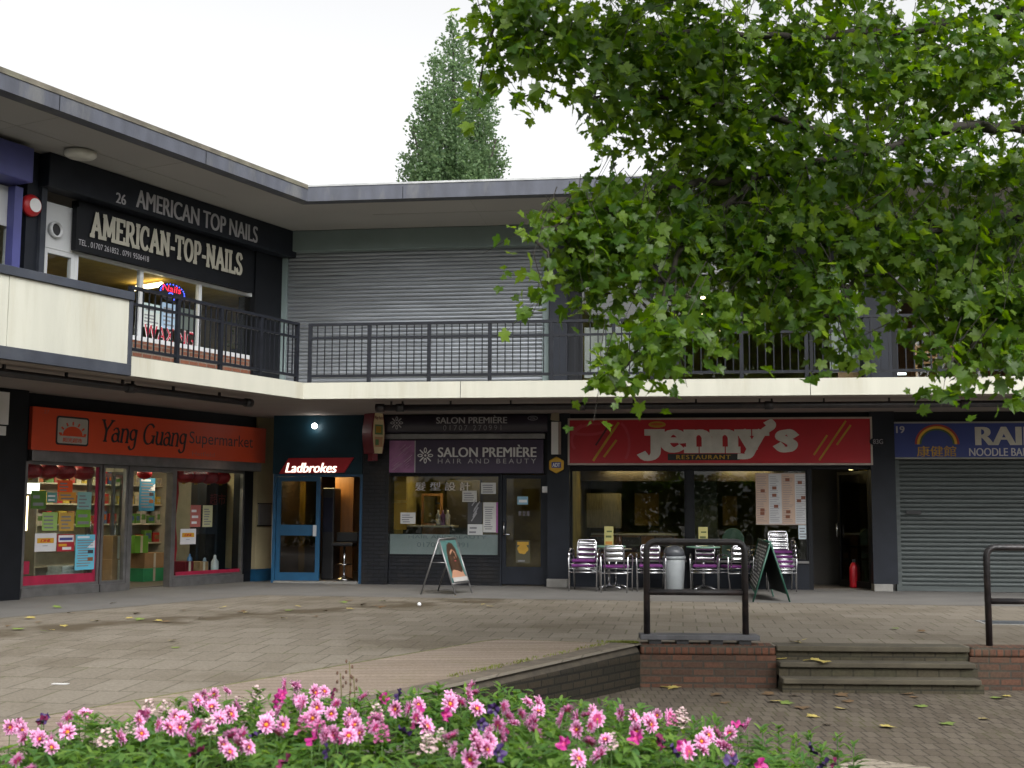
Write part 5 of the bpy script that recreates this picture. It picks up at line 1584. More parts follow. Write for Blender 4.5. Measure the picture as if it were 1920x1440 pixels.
a = rect(R, yq, 778, 904, 882, 920)
m = MB(); text(m, '髮 型 設 計', *a, yq + .003, 0, bold=.012, d=.003); solo('window_lettering', m, silver, 'four pale Chinese characters on the salon window', 'lettering', R)
yf = SR + .046
m = MB(); a = rect(R, yf, 766, 1004, 912, 1010); text(m, 'HAIR AND BEAUTY', *a, yf, 0, d=.002); a = rect(R, yf, 782, 1017, 878, 1026); text(m, '01707 270991', *a, yf, 0, d=.002)
solo('window_lettering', m, mat('dim_lettering', (.10, .12, .13), .5), 'dark grey lettering along the frosted band of the salon window', 'lettering', R)
yd = SR + .045
poster(R, yd, (970, 931, 990, 946), (.25, .45, .58), 'light blue sticker on the salon door', 1, white)
poster(R, yd, (967, 1013, 994, 1056), (.06, .055, .03), 'dark poster with yellow flower on the salon door', 0, extra=lambda m, ms, x0, x1, z0, z1, y: (ms.append(gold), [m.disc((x0 + x1)/2 + .06*cos(k), (z0 + z1)/2 + .05 + .05*sin(k), y - .001 - k*.0004, .05, .001, 10, 2) for k in range(6)], m.box(x0 + .03, x1 - .03, y - .002, y, z1 - .09, z1 - .03, 2), m.box(x0 + .04, x1 - .1, y - .002, y, z0 + .03, z0 + .06, 1)))
m = MB(); a = rect(R, yd, 972, 958, 993, 967); text(m, '發 型 屋', *a, yd, 0, d=.002); solo('window_lettering', m, greytext, 'small grey characters on the salon door glass', 'lettering', R)
x, z = on(R, SR, 945, 1002)
m = MB(); m.tube([(x, SR - .02, z), (x, SR - .06, z), (x + .12, SR - .06, z)], .012, 8); solo('door_lever', m, chrome, 'bright lever handle on the salon door frame', 'handle', R)
# inside the salon
ochre = mat('ochre_panel', (.40, .22, .02), .6, var=.2, scale=2)
for (q, lab) in (((728, 892, 762, 938), 'upper ochre wall panel just inside the salon window'), ((728, 943, 762, 993), 'lower ochre wall panel just inside the salon window')):
    x0, x1, z0, z1 = rect(R, SR + .35, *q); m = MB(); m.box(x0, x1, SR + .35, SR + .38, z0, z1); solo('wall_panel', m, ochre, lab, 'panel', R)
def cabinet(fr, q, y, d, mm, lab, name='counter', z0=.03):
    x0, x1, zz, z1 = rect(fr, y, *q)
    t = thing(name, lab, name.replace('_', ' '), fr, ((x0 + x1)/2, y + d/2, z0))
    m = MB(); m.box(x0, x1, y, y + d, z0, z1 - .04); m.build('body', mm, t)
    m = MB(); m.box(x0 - .02, x1 + .02, y - .02, y + d, z1 - .04, z1); m.build('top', shelfm, t)
    return t
cabinet(R, (760, 985, 850, 1040), SR + 1.6, .5, woodm, 'brown styling counter inside the salon')
x0, x1, z0, z1 = rect(R, SR + 2.6, 790, 925, 830, 980)
t = thing('mirror', 'framed styling mirror on a stand inside the salon', 'mirror', R, ((x0 + x1)/2, SR + 2.6, .03))
m = MB(); m.box(x0, x1, SR + 2.6, SR + 2.66, .03, z1); m.build('frame', woodm, t); m = MB(); m.box(x0 + .06, x1 - .06, SR + 2.592, SR + 2.599, z0, z1 - .06); m.build('glass', mat('mirror_glass', (.5, .5, .5), .05, metal=1.0), t)
for k, (u, c_) in enumerate(((818, (.5, .5, .52)), (827, (.2, .08, .25)), (836, (.55, .52, .5)))):
    x, z = on(R, SR + 1.6, u, 985); m = MB(); m.lathe([(.05, 0), (.05, .22), (.02, .25), (.02, .32)], x, SR + 1.8, on(R, SR + 1.6, u, 985)[1], 14)
    solo('lotion_bottle', m, mat('lotion', c_, .3), ['grey white lotion bottle on the styling counter', 'purple lotion bottle on the styling counter', 'cream lotion bottle on the styling counter'][k], 'bottle', R)
m = MB(); x = X(R, SR + 2, 850, 950); m.box(x - .6, x + .6, SR + 2.0, SR + 2.1, zst + .04, zst + .09); solo('ceiling_light', m, tube, 'unseen warm tube light added on the salon ceiling', 'lamp', R)  # tube kept above the window head, added for interior light

# ------------------------------------------------------------------ betting shop inside
x0, x1, z0, z1 = rect(R, SR + 1.4, 627, 895, 662, 1060)
m = MB(); m.box(x0, x1, SR + 1.4, SR + 1.48, .03, z1); solo('room_divider', m, mat('orange_wood', (.24, .10, .025), .45, var=.3, scale=2, stretch=(6, 6, .6)), 'orange brown wooden panel inside the betting shop doorway', 'panel', R)
x0, x1, z0, z1 = rect(R, SR + .8, 603, 915, 626, 1075)
t = thing('gaming_machine', 'tall black gaming machine in the betting shop doorway', 'machine', R, ((x0 + x1)/2, SR + 1.1, .03))
m = MB(); m.box(x0, x1, SR + .8, SR + 1.3, .03, z1); m.build('cabinet', black, t, bevel=.03); m = MB(); m.box(x0 + .03, x1 - .03, SR + .79, SR + .799, z1 - .9, z1 - .2); m.build('screen', mat('screen_dark', (.03, .03, .05), .1), t)
# bar stool
p = on(R, SR + .55, 645, 1078); sx = p[0]
t = thing('bar_stool', 'chrome legged black bar stool in the betting shop doorway', 'stool', R, (sx, SR + .55, .05))
m = MB(); m.lathe([(.21, 0), (.20, .02), (.06, .06), (.03, .1)], sx, SR + .55, .05, 20); m.build('base', chrome, t)
m = MB(); m.tube([(sx, SR + .55, .12), (sx, SR + .55, .72)], .025, 10); m.build('column', chrome, t)
m = MB(); m.tube([(sx + .15*cos(a_), SR + .55 + .15*sin(a_), .36) for a_ in [2*pi*i/16 for i in range(16)]], .012, 6, closed=True); m.tube([(sx - .15, SR + .55, .36), (sx + .15, SR + .55, .36)], .01, 6); m.build('footrest', chrome, t)
m = MB(); m.box(sx - .22, sx + .22, SR + .35, SR + .75, .72, .80); m.build('seat', black, t, bevel=.03)
m = MB(); m.box(sx - .22, sx + .22, SR + .72, SR + .77, .80, 1.0); m.build('backrest', black, t, bevel=.02)
x0, x1, z0, z1 = rect(R, SR + 1.6, 562, 898, 572, 985)
m = MB(); m.box(x0, x1, SR + 1.6, SR + 1.66, .03, z1); solo('wall_strip', m, ochre, 'ochre wall strip behind the blue betting shop door', 'panel', R)
m = MB(); x = X(R, SR + 1.2, 600, 950); m.box(x - .5, x + .5, SR + 1.0, SR + 1.1, zf - .02, zf + .03); solo('ceiling_light', m, tube, 'warm tube light added on the betting shop ceiling', 'lamp', R)  # lamp added to light the room
m = MB(); a = rect(R, SR + 1.5, 528, 905, 560, 935); m.box(a[0], a[1], SR + 1.5, SR + 1.55, a[2], a[3]); solo('screen', m, mat('screen_grey', (.05, .05, .06), .15), 'dark wall screen behind the blue betting shop door', 'screen', R)

# ------------------------------------------------------------------ restaurant window and inside
ym = SR + .012
def menu(m, ms, x0, x1, z0, z1, y):
    w_ = (x1 - x0)/4
    ms += [pm((.50, .36, .28)), pm((.52, .52, .53)), pm((.20, .07, .04))]
    rnd = random.Random(4)
    for c in range(4):
        m.box(x0 + w_*c + .004, x0 + w_*(c + 1) - .004, y - .002, y, z0 + .02, z1 - .02, 2 + c % 2)
        for k in range(26):
            zz = z1 - .06 - (z1 - z0 - .1)*k/26
            m.box(x0 + w_*c + .02, x0 + w_*(c + 1) - rnd.uniform(.03, .11), y - .003, y - .0021, zz - .008, zz, 1)
        for k in range(3):
            px, pz = x0 + w_*(c + .5) + rnd.uniform(-.05, .05), z0 + (z1 - z0)*rnd.uniform(.15, .9)
            m.box(px - .04, px + .04, y - .0036, y - .0031, pz - .03, pz + .03, 4)
poster(R, ym, (1417, 887, 1515, 984), (.45, .36, .31), 'large menu board with four columns in the restaurant window', 0, name='menu_board', extra=menu)
poster(R, ym, (1497, 985, 1517, 1011), (.50, .58, .62), 'small pale blue notice under the menu board', 4)
for (q, y, mm, lab) in (((1190, 925, 1235, 985), 3.6, ochre, 'lit yellow wall picture in the restaurant behind the first window'), ((1355, 930, 1382, 985), 3.6, ochre, 'yellow wall picture in the restaurant behind the second window'), ((1100, 925, 1165, 990), 2.5, mat('drab_curtain', (.16, .14, .09), .9, var=.3, stretch=(12, 12, 1)), 'drab pleated curtain in the restaurant')):
    x0, x1, z0, z1 = rect(R, SR + y, *q); m = MB(); m.box(x0, x1, SR + y, SR + y + .04, z0, z1); solo('wall_picture' if mm is ochre else 'curtain', m, mm, lab, 'picture' if mm is ochre else 'curtain', R)
cabinet(R, (1110, 1000, 1270, 1060), SR + 3.0, .5, woodm, 'long brown serving counter inside the restaurant')
for (u, lab) in ((1180, 'unseen warm tube light added over the serving counter in the restaurant'), (1400, 'unseen warm tube light added behind the menu board in the restaurant')):
    x = X(R, SR + 2.2, u, 890); m = MB(); m.box(x - .5, x + .5, SR + 2.2, SR + 2.28, jz1 + .06, jz1 + .1); solo('ceiling_light', m, tube, lab, 'lamp', R)  # hidden tubes added to brighten the dining room
for (u, v, lab) in ((1433, 880, 'tiny bright ceiling spot over the menu board'), (1595, 881, 'tiny bright ceiling spot over the restaurant door')):
    x, z = on(R, SR + .5, u, v); m = MB(); m.lathe([(.04, 0), (.05, .04)], x, SR + .5, z, 12); solo('ceiling_spot', m, emit('spot_glow', (1, .85, .35), 4.0), lab, 'lamp', R)
x, z = on(R, SR + .6, 1601, 1090)
t = thing('fire_extinguisher', 'red fire extinguisher on the floor of the restaurant doorway', 'extinguisher', R, (x, SR + .6, .02))
m = MB(); m.lathe([(.075, 0), (.08, .03), (.08, .38), (.05, .45), (.025, .48)], x, SR + .6, .02, 18); m.build('cylinder', mat('ext_red', (.50, .01, .02), .35), t); m = MB(); m.box(x - .02, x + .06, SR + .59, SR + .61, .5, .56); m.build('handle', black, t)
# dark furniture inside the restaurant and the salon
dinm = mat('dark_dining_wood', (.020, .013, .009), .5, var=.3)
def dining_chair(fr, x, y, z, rot, mm, lab, grp):
    t = thing('dining_chair', lab, 'chair', fr, (x, y, z), grp)
    for sx in (-1, 1):
        for sy in (-1, 1):
            m = MB(); m.box(x + sx*.18 - .018, x + sx*.18 + .018, y + sy*.18 - .018, y + sy*.18 + .018, z, z + (.92 if sy*rot > 0 else .43)); m.build('leg', mm, t)
    m = MB(); m.box(x - .2, x + .2, y - .2, y + .2, z + .431, z + .48); m.build('seat', mm, t, bevel=.01)
    m = MB(); yy = y + rot*.18; m.box(x - .161, x + .161, yy - .014, yy + .014, z + .60, z + .90); m.build('backrest', mm, t)
for i, (u, yy, rot) in enumerate(((1120, 1.5, 1), (1185, 1.7, -1), (1245, 1.4, 1), (1330, 1.6, -1), (1378, 1.5, 1), (1440, 1.9, -1), (1490, 1.6, 1))):
    dining_chair(R, X(R, SR + yy, u, 1020), SR + yy, .025, rot, dinm, ('dark dining chair inside the first restaurant window' if u < 1290 else 'dark dining chair inside the second restaurant window'), 'dark dining chairs inside the restaurant')
for (u, lab) in ((1215, 'dark dining table inside the first restaurant window'), (1408, 'dark dining table inside the second restaurant window')):
    x = X(R, SR + 1.6, u, 1020); t = thing('dining_table', lab, 'table', R, (x, SR + 1.6, .025))
    m = MB(); m.box(x - .4, x + .4, SR + 1.3, SR + 1.95, .73, .77); m.build('tabletop', dinm, t)
    m = MB(); m.tube([(x, SR + 1.6, .03), (x, SR + 1.6, .729)], .04, 8); m.build('column', dinm, t)
x0, x1, z0, z1 = rect(R, SR + 2.8, 1290, 900, 1345, 1000)
m = MB(); m.box(x0, x1, SR + 2.8, SR + 3.1, .03, z1); solo('drinks_cabinet', m, mat('cabinet_green', (.03, .035, .02), .4, var=.4), 'tall dark green drinks cabinet inside the second restaurant window', 'cabinet', R)
x0, x1, z0, z1 = rect(R, SR + 2.4, 1070, 878, 1515, 902)
m = MB(); m.box(x0, x1, SR + 2.4, SR + 2.5, z0, z1 + .2); solo('shade_band', m, dinm, 'dark board added across the top of the restaurant room', 'panel', R)  # dark band added to deepen the top of the bright room
for (u, lab) in ((770, 'dark styling chair nearer the ochre panels in the salon'), (858, 'dark styling chair nearer the price list in the salon')):
    dining_chair(R, X(R, SR + 1.0, u, 1000), SR + 1.0, .2, 1, black, lab, 'dark styling chairs in the salon')
x0, x1, z0, z1 = rect(R, SR + 2.9, 838, 900, 900, 1000)
m = MB(); m.box(x0, x1, SR + 2.9, SR + 3.2, .03, z1); solo('wardrobe', m, dinm, 'dark wardrobe at the back of the salon', 'cabinet', R)
# furniture seen upstairs
def wchair(u, lab):
    x = X(R, UR + .9, u, 690); y = UR + .9
    t = thing('wooden_chair', lab, 'chair', R, (x, y, ST + .01)); z0 = ST + .01
    wm = mat('pine_wood', (.33, .16, .05), .5, var=.2)
    for sx in (-1, 1):
        m = MB(); m.box(x + sx*.2 - .02, x + sx*.2 + .02, y - .22, y - .18, z0, z0 + .95); m.build('leg', wm, t)
        m = MB(); m.box(x + sx*.2 - .02, x + sx*.2 + .02, y + .18, y + .22, z0, z0 + .44); m.build('leg', wm, t)
    m = MB(); m.box(x - .22, x + .22, y - .17, y + .22, z0 + .44, z0 + .48); m.build('seat', wm, t)
    m = MB()
    for k in range(4): m.box(x - .18, x + .18, y - .21, y - .19, z0 + .56 + k*.1, z0 + .60 + k*.1)
    m.build('backrest', wm, t)
wchair(1735, 'pine slat back chair behind the upper floor railing'); wchair(1774, 'second pine slat back chair further along behind the upper railing')
for (u, v, lab) in ((1318, 559, 'small warm ceiling lamp seen through the upper window'), (1318, 592, 'second small warm lamp hanging lower behind the upper window'), (1352, 622, 'small warm lamp near the upper railing')):
    x, z = on(R, UR + 1.2, u, v); m = MB(); m.ball(x, UR + 1.2, z, .045); solo('pendant_lamp', m, emit('pendant_glow', (1, .75, .4), 6.0), lab, 'lamp', R)
x, z = on(R, UR + .2, 1686, 701); m = MB(); m.tube([(x - .1, UR + .2, z), (x + .12, UR + .2, z)], .02, 8); solo('floor_lamp_tube', m, emit('pale_tube', (.9, 1, 1), 2.0), 'short white tube lamp lying low behind the upper railing', 'lamp', R)
# ------------------------------------------------------------------ cafe furniture on the pavement
plum = mat('purple_cushion', (.11, .015, .12), .8, var=.2, scale=8)
ZP = .004
def bistro_chair():
    t = thing('bistro_chair', 'x', 'chair', W, (0, 0, 0))
    for sx in (-1, 1):
        m = MB(); m.tube([(sx*.25, -.25, 0), (sx*.255, -.24, .40), (sx*.262, -.25, .56), (sx*.265, -.22, .63), (sx*.262, -.14, .66)], .0125, 8); m.build('leg', chrome, t)
        m = MB(); m.tube([(sx*.23, .29, 0), (sx*.24, .22, .40), (sx*.245, .24, .62), (sx*.25, .20, .655), (sx*.258, .10, .665)], .0125, 8); m.build('leg', chrome, t)
        m = MB(); m.tube([(sx*.262, -.14, .663), (sx*.26, -.02, .672), (sx*.258, .10, .668)], .016, 8); m.build('armrest', chrome, t)
    for p_, q_ in (((-.252, -.245, .34), (.252, -.245, .34)), ((-.24, .23, .34), (.24, .23, .34)), ((-.252, -.24, .40), (.252, -.24, .40))):
        m = MB(); m.tube([p_, q_], .0105, 8); m.build('stretcher', chrome, t)
    m = MB(); m.tube([(-.17, .19, .40), (-.175, .25, .78), (-.15, .265, .83), (.15, .265, .83), (.175, .25, .78), (.17, .19, .40)], .012, 8); m.build('back_frame', chrome, t)
    for k in range(3):
        z0 = .545 + k*.092; vs = []
        n = 8
        for i in range(n + 1):
            x = -.168 + .336*i/n; b_ = .028*(1 - (x/.168)**2)
            y0 = .222 + (z0 - .5)*.10 + b_
            vs += [(x, y0, z0), (x, y0 + .008, z0 + .082)]
        m = MB(); m.add(vs, [(2*i, 2*i + 1, 2*i + 3, 2*i + 2) for i in range(n)], 0, True)
        o = m.build('back_slat', brushed, t)
        sm_ = o.modifiers.new('thick', 'SOLIDIFY'); sm_.thickness = .006
    m = MB(); m.lathe([(.16, .415), (.19, .425), (.19, .432)], 0, 0, 0, 20); m.build('seat_pan', brushed, t)
    m = MB(); m.box(-.215, .215, -.225, .20, .433, .485); m.build('seat', plum, t, bevel=.022, seg=3)
    return t
chair = bistro_chair()
GRP = 'steel chairs outside the restaurant'
first = True
for (u, v, rot, dz, lab) in ((1093, 1109, -4, 0, 'steel chair with purple seat beside the dark pier'), (1155, 1112, 174, 0, 'steel chair turned with its back to the square at the first table'), (1221, 1110, 3, 0, 'steel chair with purple seat behind the first post of the hooped handrail'), (1322, 1110, -2, 0, 'steel chair with purple seat beyond the grey bin'),
                             (1388, 1112, 200, 0, 'steel chair turned away behind the far post of the hooped handrail'), (1467, 1110, 2, 0, 'lowest steel chair of the stack behind the chalkboard'),
                             (1467, 1110, 2, 1, 'second steel chair up in the stack behind the chalkboard'), (1467, 1110, 2, 2, 'third steel chair up in the stack behind the chalkboard'), (1467, 1110, 2, 3, 'topmost steel chair of the stack behind the chalkboard'),
                             (1093, 1109, -4, 1, 'steel chair stacked on the one beside the dark pier')):
    p = gnd(u, v, 0)
    o = chair if first else copy_tree(chair)
    first = False
    a_ = AR + radians(rot)
    back = Vector((-sin(a_), cos(a_), 0))
    o.location = (p.x + back.x*(.22 + .05*dz), p.y + back.y*(.22 + .05*dz), ZP + .085*dz)
    if abs(rot) > 90: o.location = (p.x + .12*back.x*-1, p.y + .25, ZP)
    o.rotation_euler = (0, 0, a_)
    o['label'] = lab; o['group'] = GRP

def table(p, top, h, lab, star=True):
    t = thing('cafe_table', lab, 'table', W, (p.x, p.y, ZP))
    z = ZP
    m = MB(); m.lathe([(.30, h - .03), (.315, h - .02), (.315, h - .004), (.30, h)], p.x, p.y, z, 28); m.build('tabletop', top, t)
    m = MB(); m.tube([(p.x, p.y, z + .05), (p.x, p.y, z + h - .03)], .028, 12); m.build('column', chrome, t)
    m = MB()
    for k in range(4):
        a_ = pi/4 + pi/2*k; c_, s_ = cos(a_), sin(a_)
        m.tube([(p.x, p.y, z + .06), (p.x + .15*c_, p.y + .15*s_, z + .05), (p.x + .28*c_, p.y + .28*s_, z + .015)], [.03, .024, .014], 8)
    m.build('base', brushed, t)
    return t
mint = mat('mint_green', (.20, .36, .27), .5, var=.06)
p = gnd(1158, 1104, 0); p.y += .35
table(p, brushed, .74, 'steel cafe table between the first two chairs')
p2 = R.world(X(R, SR - .55, 1141, 1040), SR - .42, 0)
tg1 = table(p2, mint, .80, 'mint green round table against the first restaurant window')
p3 = R.world(X(R, SR - .55, 1319, 1040), SR - .42, 0)
table(p3, mint, .80, 'mint green round table beside the window mullion')
p4 = gnd(1402, 1104, 0); p4.y += .5
table(p4, brushed, .72, 'steel cafe table behind the turned chair near the chalkboard')
for (pp, du, lab) in ((p2, 0, 'yellow menu card standing on the mint table by the first window'), (p3, 0, 'yellow menu card standing on the mint table by the mullion')):
    x, y = R.local(pp.x, pp.y)
    m = MB(); m.plate([(x - .085, ZP + .801), (x + .085, ZP + .801), (x + .085, ZP + 1.16), (x - .085, ZP + 1.16)], y, .012, 0)
    m.box(x - .06, x + .05, y - .0145, y - .0125, ZP + .95, ZP + .99, 1); m.box(x - .065, x + .065, y - .0145, y - .0125, ZP + .82, ZP + .88, 2); m.box(x - .04, x + .06, y - .0145, y - .0125, ZP + 1.05, ZP + 1.08, 1)
    solo('menu_card', m, [pm((.46, .42, .16)), pm((.10, .12, .04)), pm((.48, .20, .04))], lab, 'menu', R, (x, y, ZP + .801))
x, y = R.local(p2.x, p2.y); m = MB(); m.lathe([(.03, 0), (.03, .10), (.012, .15), (.012, .19)], x + .2, y, ZP + .801, 14); solo('sauce_bottle', m, mat('brown_glass', (.05, .02, .01), .15), 'brown sauce bottle beside the yellow menu card', 'bottle', R)
# rubbish bin
p = gnd(1267, 1109, 0); p.y += .2
t = thing('swing_bin', 'grey plastic swing bin with darker domed lid between the chairs', 'bin', W, (p.x, p.y, ZP))
def sq(r, n=24, k=.35):
    return r
m = MB(); m.lathe([(.165, 0), (.172, .01), (.205, .56), (.20, .57)], p.x, p.y, ZP, 26); m.build('body', mat('bin_grey', (.27, .29, .30), .45, var=.06, dirt=.15), t)
m = MB(); m.lathe([(.215, .572), (.215, .62), (.205, .63)], p.x, p.y, ZP, 26); m.build('rim', mat('bin_rim', (.24, .26, .27), .45), t)
m = MB(); m.lathe([(.20, .631), (.19, .72), (.15, .79), (.08, .82), (.01, .825)], p.x, p.y, ZP, 26); m.build('lid', mat('bin_lid', (.075, .08, .09), .4), t)
p = gnd(1391, 1100, 0); p.y += .9
t = thing('round_topped_sign', 'mint green round topped upright panel behind the turned chair', 'sign', R, (*R.local(p.x, p.y), ZP))
x, y = R.local(p.x, p.y)
m = MB(); m.plate([(x - .22, ZP + .25), (x + .22, ZP + .25)] + arc(x, ZP + .88, .22, .24, 0, 180, 14), y, .05); m.build('panel', mint, t, bevel=.01)
m = MB(); m.box(x - .10, x + .08, y - .055, y - .0515, ZP + .58, ZP + .70, 0); m.box(x - .07, x + .05, y - .058, y - .0555, ZP + .62, ZP + .66, 1); m.build('label_plate', [pm((.35, .38, .40)), ink], t)
m = MB(); m.box(x - .2, x + .2, y - .12, y + .1, ZP, ZP + .04); m.box(x - .03, x + .03, y - .045, y - .005, ZP + .04, ZP + .249); m.build('stand', mint, t)

# ------------------------------------------------------------------ A-boards
def quad3(m, a, b, c, d, th, mi=0):
    a, b, c, d = map(Vector, (a, b, c, d)); n = (b - a).cross(d - a).normalized()*th
    m.add([a, b, c, d, a - n, b - n, c - n, d - n], [(0, 1, 2, 3), (7, 6, 5, 4), (0, 4, 5, 1), (1, 5, 6, 2), (2, 6, 7, 3), (3, 7, 4, 0)], mi)
def aboard(f1, f2, b1, b2, v_top, lab, mframe, rad):
    """f1, f2: front feet; b1, b2: back feet (picture positions); v_top: height of the ridge in the picture."""
    F1, F2, B1, B2 = gnd(*f1), gnd(*f2), gnd(*b1), gnd(*b2)
    A1, A2 = (F1 + B1)/2, (F2 + B2)/2
    zt = at(*v_top, (A1.y + A2.y)/2).z
    A1.z = A2.z = zt
    for q in (F1, F2, B1, B2): q.z = ZP
    base = (F1 + F2 + B1 + B2)/4
    t = thing('a_board', lab, 'sandwich board', W, (base.x, base.y, ZP))
    for a, b in ((A1, F1), (A2, F2), (A1, B1), (A2, B2)):
        m = MB(); m.tube([a, b], rad, 8); m.build('leg', mframe, t)
    return t, F1, F2, B1, B2, A1, A2
lerp = lambda a, b, k: a*(1 - k) + b*k
t, F1, F2, B1, B2, A1, A2 = aboard((854, 1117), (885, 1112), (789, 1115), (821, 1108), (840, 1010), 'silver framed sandwich board with a portrait poster outside the salon', alu, .014)
m = MB()
for k in (0.0, .80): m.tube([lerp(A1, F1, k), lerp(A2, F2, k)], .018, 8)
m.tube([lerp(A1, B1, .42), lerp(A1, F1, .42)], .009, 6); m.tube([lerp(A1, B1, .0), lerp(A2, B2, .0)], .016, 8); m.build('frame', alu, t)
P00, P10, P11, P01 = lerp(A1, F1, .79), lerp(A2, F2, .79), lerp(A2, F2, .015), lerp(A1, F1, .015)
m = MB(); quad3(m, P00, P10, P11, P01, .008, 0)
nrm = (P10 - P00).cross(P01 - P00).normalized()
lay = [0]
def pp(u, v):
    return P00*(1-u)*(1-v) + P10*u*(1-v) + P11*u*v + P01*(1-u)*v + nrm*(.0012 + .0012*lay[0])
def shape(pts, mi):
    lay[0] += 1
    m.add([pp(*q) for q in pts], [tuple(range(len(pts)))], mi)
ell = lambda cx, cy, rx, ry, a0=0, a1=360, n=22: [(cx + rx*cos(radians(a0 + (a1 - a0)*i/n)), cy + ry*sin(radians(a0 + (a1 - a0)*i/n))) for i in range(n if a1 - a0 == 360 else n + 1)]
shape([(.03, .02), (.97, .02), (.97, .98), (.03, .98)], 1)
shape([(.18, .14), (.86, .14), (.84, .5), (.78, .78), (.66, .90), (.5, .93), (.34, .88), (.24, .74), (.18, .5)], 2)
shape([(.08, .12), (.92, .12), (.82, .27), (.64, .33), (.62, .46), (.42, .46), (.40, .33), (.24, .27)], 3)
shape(ell(.52, .61, .19, .21), 3)
for q4 in (((.32, .60), (.38, .70), (.38, .80), (.32, .74)), ((.38, .70), (.47, .755), (.46, .84), (.38, .80)), ((.47, .755), (.56, .765), (.58, .84), (.46, .84)), ((.56, .765), (.67, .70), (.69, .78), (.58, .84)), ((.67, .70), (.72, .60), (.74, .72), (.69, .78))):
    lay[0] -= .15; shape(list(q4), 2)
lay[0] += 1
shape([(.20, .30), (.36, .34), (.345, .55), (.33, .66), (.24, .6)], 2); shape([(.70, .34), (.83, .28), (.80, .6), (.715, .66), (.70, .55)], 2)
for ex in (.44, .60):
    shape(ell(ex, .625, .04, .012, n=10), 5); shape([(ex - .05, .655), (ex + .05, .655), (ex + .04, .665), (ex - .04, .665)], 2)
shape([(.515, .61), (.55, .545), (.49, .545)], 6)
shape(ell(.52, .49, .065, .015, n=12), 4)
shape([(.08, .02), (.92, .02), (.92, .12), (.08, .12)], 7)
m.build('portrait_poster', [alu, mat('poster_teal', (.07, .16, .15), .4, var=.2), mat('poster_hair', (.045, .022, .012), .5, var=.3), mat('poster_skin', (.42, .22, .14), .5), mat('poster_lips', (.30, .06, .06), .5), black, mat('poster_shade', (.30, .14, .09), .5), pm((.40, .38, .36))], t)

t, F1, F2, B1, B2, A1, A2 = aboard((1401, 1103), (1412, 1129), (1450, 1119), (1481, 1129), (1440, 1014), 'black chalkboard sandwich board with green frame and white handwriting', mat('green_frame', (.012, .06, .04), .5), .016)
gm = bpy.data.materials['green_frame']
m = MB(); m.tube([lerp(A1, F1, .86), lerp(A2, F2, .86)], .014, 6); m.tube([A1, A2], .02, 8); m.tube([lerp(A1, B1, .86), lerp(A2, B2, .86)], .014, 6); m.build('frame', gm, t)
P00, P10, P11, P01 = lerp(A1, F1, .86), lerp(A2, F2, .86), lerp(A2, F2, .03), lerp(A1, F1, .03)
nrm = (P10 - P00).cross(P01 - P00).normalized()
flip = nrm.dot(Vector((0, 0, HC)) - P00) < 0
if flip: nrm = -nrm
m = MB(); quad3(m, P00, P10, P11, P01, .008, 0); quad3(m, lerp(A2, B2, .86), lerp(A1, B1, .86), lerp(A1, B1, .03), lerp(A2, B2, .03), .008, 0)
m.build('board', mat('chalkboard', (.010, .016, .015), .6, var=.3), t)
m = MB(); rc = random.Random(8); lay = [9]
for row in range(13):
    v_ = .93 - row*.068; u_ = .08
    while u_ < .88:
        l = rc.uniform(.05, .17)
        a_, b_ = pp(u_, v_ + rc.uniform(-.008, .008)), pp(min(.92, u_ + l), v_ + rc.uniform(-.008, .008))
        n = 6; prev = None
        for i in range(n):
            q = lerp(a_, b_, i/(n - 1)); q = q + (P01 - P00).normalized()*(.016*(1 if i % 2 else -1)*rc.uniform(.5, 1.2))
            if prev is not None:
                h = Vector((0, 0, .011)); m.add([prev - h, q - h, q + h, prev + h], [(0, 1, 2, 3)])
            prev = q
        u_ += l + .05
m.build('chalk_writing', mat('chalk_white', (.78, .79, .78), .9), t)
# ------------------------------------------------------------------ trees
PLANE = [(0, .04), (.14, -.03), (.30, -.08), (.34, .03), (.50, .06), (.42, .16), (.34, .24), (.50, .36), (.48, .46), (.60, .58), (.42, .60), (.34, .66), (.20, .58), (.22, .76), (.12, .80), (0, 1.02)]
PLANE_OUT = PLANE + [(-x, y) for x, y in PLANE[-2:0:-1]]
def leaf(m, p, tip, nor, size, fold=.22, mi=0, droop=.2):
    tip = tip.normalized(); side = tip.cross(nor)
    if side.length < 1e-4: side = Vector((1, 0, 0))
    side.normalize(); nor = side.cross(tip)
    vs = [p + tip*(.35*size)]
    for x, y in PLANE_OUT:
        vs.append(p + side*(x*size) + tip*(y*size) + nor*((abs(x)*fold - droop*y*y)*size))
    n = len(PLANE_OUT)
    m.add(vs, [(0, 1 + i, 1 + (i + 1) % n) for i in range(n)], mi, False)
rt = random.Random(21)
def rvec(rnd):
    while True:
        v = Vector((rnd.uniform(-1, 1), rnd.uniform(-1, 1), rnd.uniform(-1, 1)))
        if .05 < v.length < 1: return v
barkm = mat('plane_bark', (.075, .065, .045), .9, var=.4, scale=6, bump=.5, dirt=.5, dirtcol=(.14, .13, .09))
twigm = mat('twig_bark', (.020, .016, .011), .85, var=.3)
planeleaf = leafmat('plane_leaf', [(.032, .080, .007), (.075, .146, .011), (.038, .098, .013), (.096, .178, .012), (.148, .236, .032), (.054, .122, .009)], .60, .40, .42)
T0 = Vector((7.6, 12.6, ZL))
t = thing('plane_tree', 'big leafy plane tree hanging over the restaurant front', 'tree', W, tuple(T0))
crown, wood = MB(), MB()
trunk = MB()
trunk.tube([T0 + Vector((0, 0, -.1)), T0 + Vector((.02, 0, .6)), T0 + Vector((-.03, .05, 2.2)), T0 + Vector((-.1, 0, 4.0)), T0 + Vector((-.05, .1, 6.2)), T0 + Vector((.1, .1, 9.0))], [.42, .33, .28, .25, .18, .07], 14)
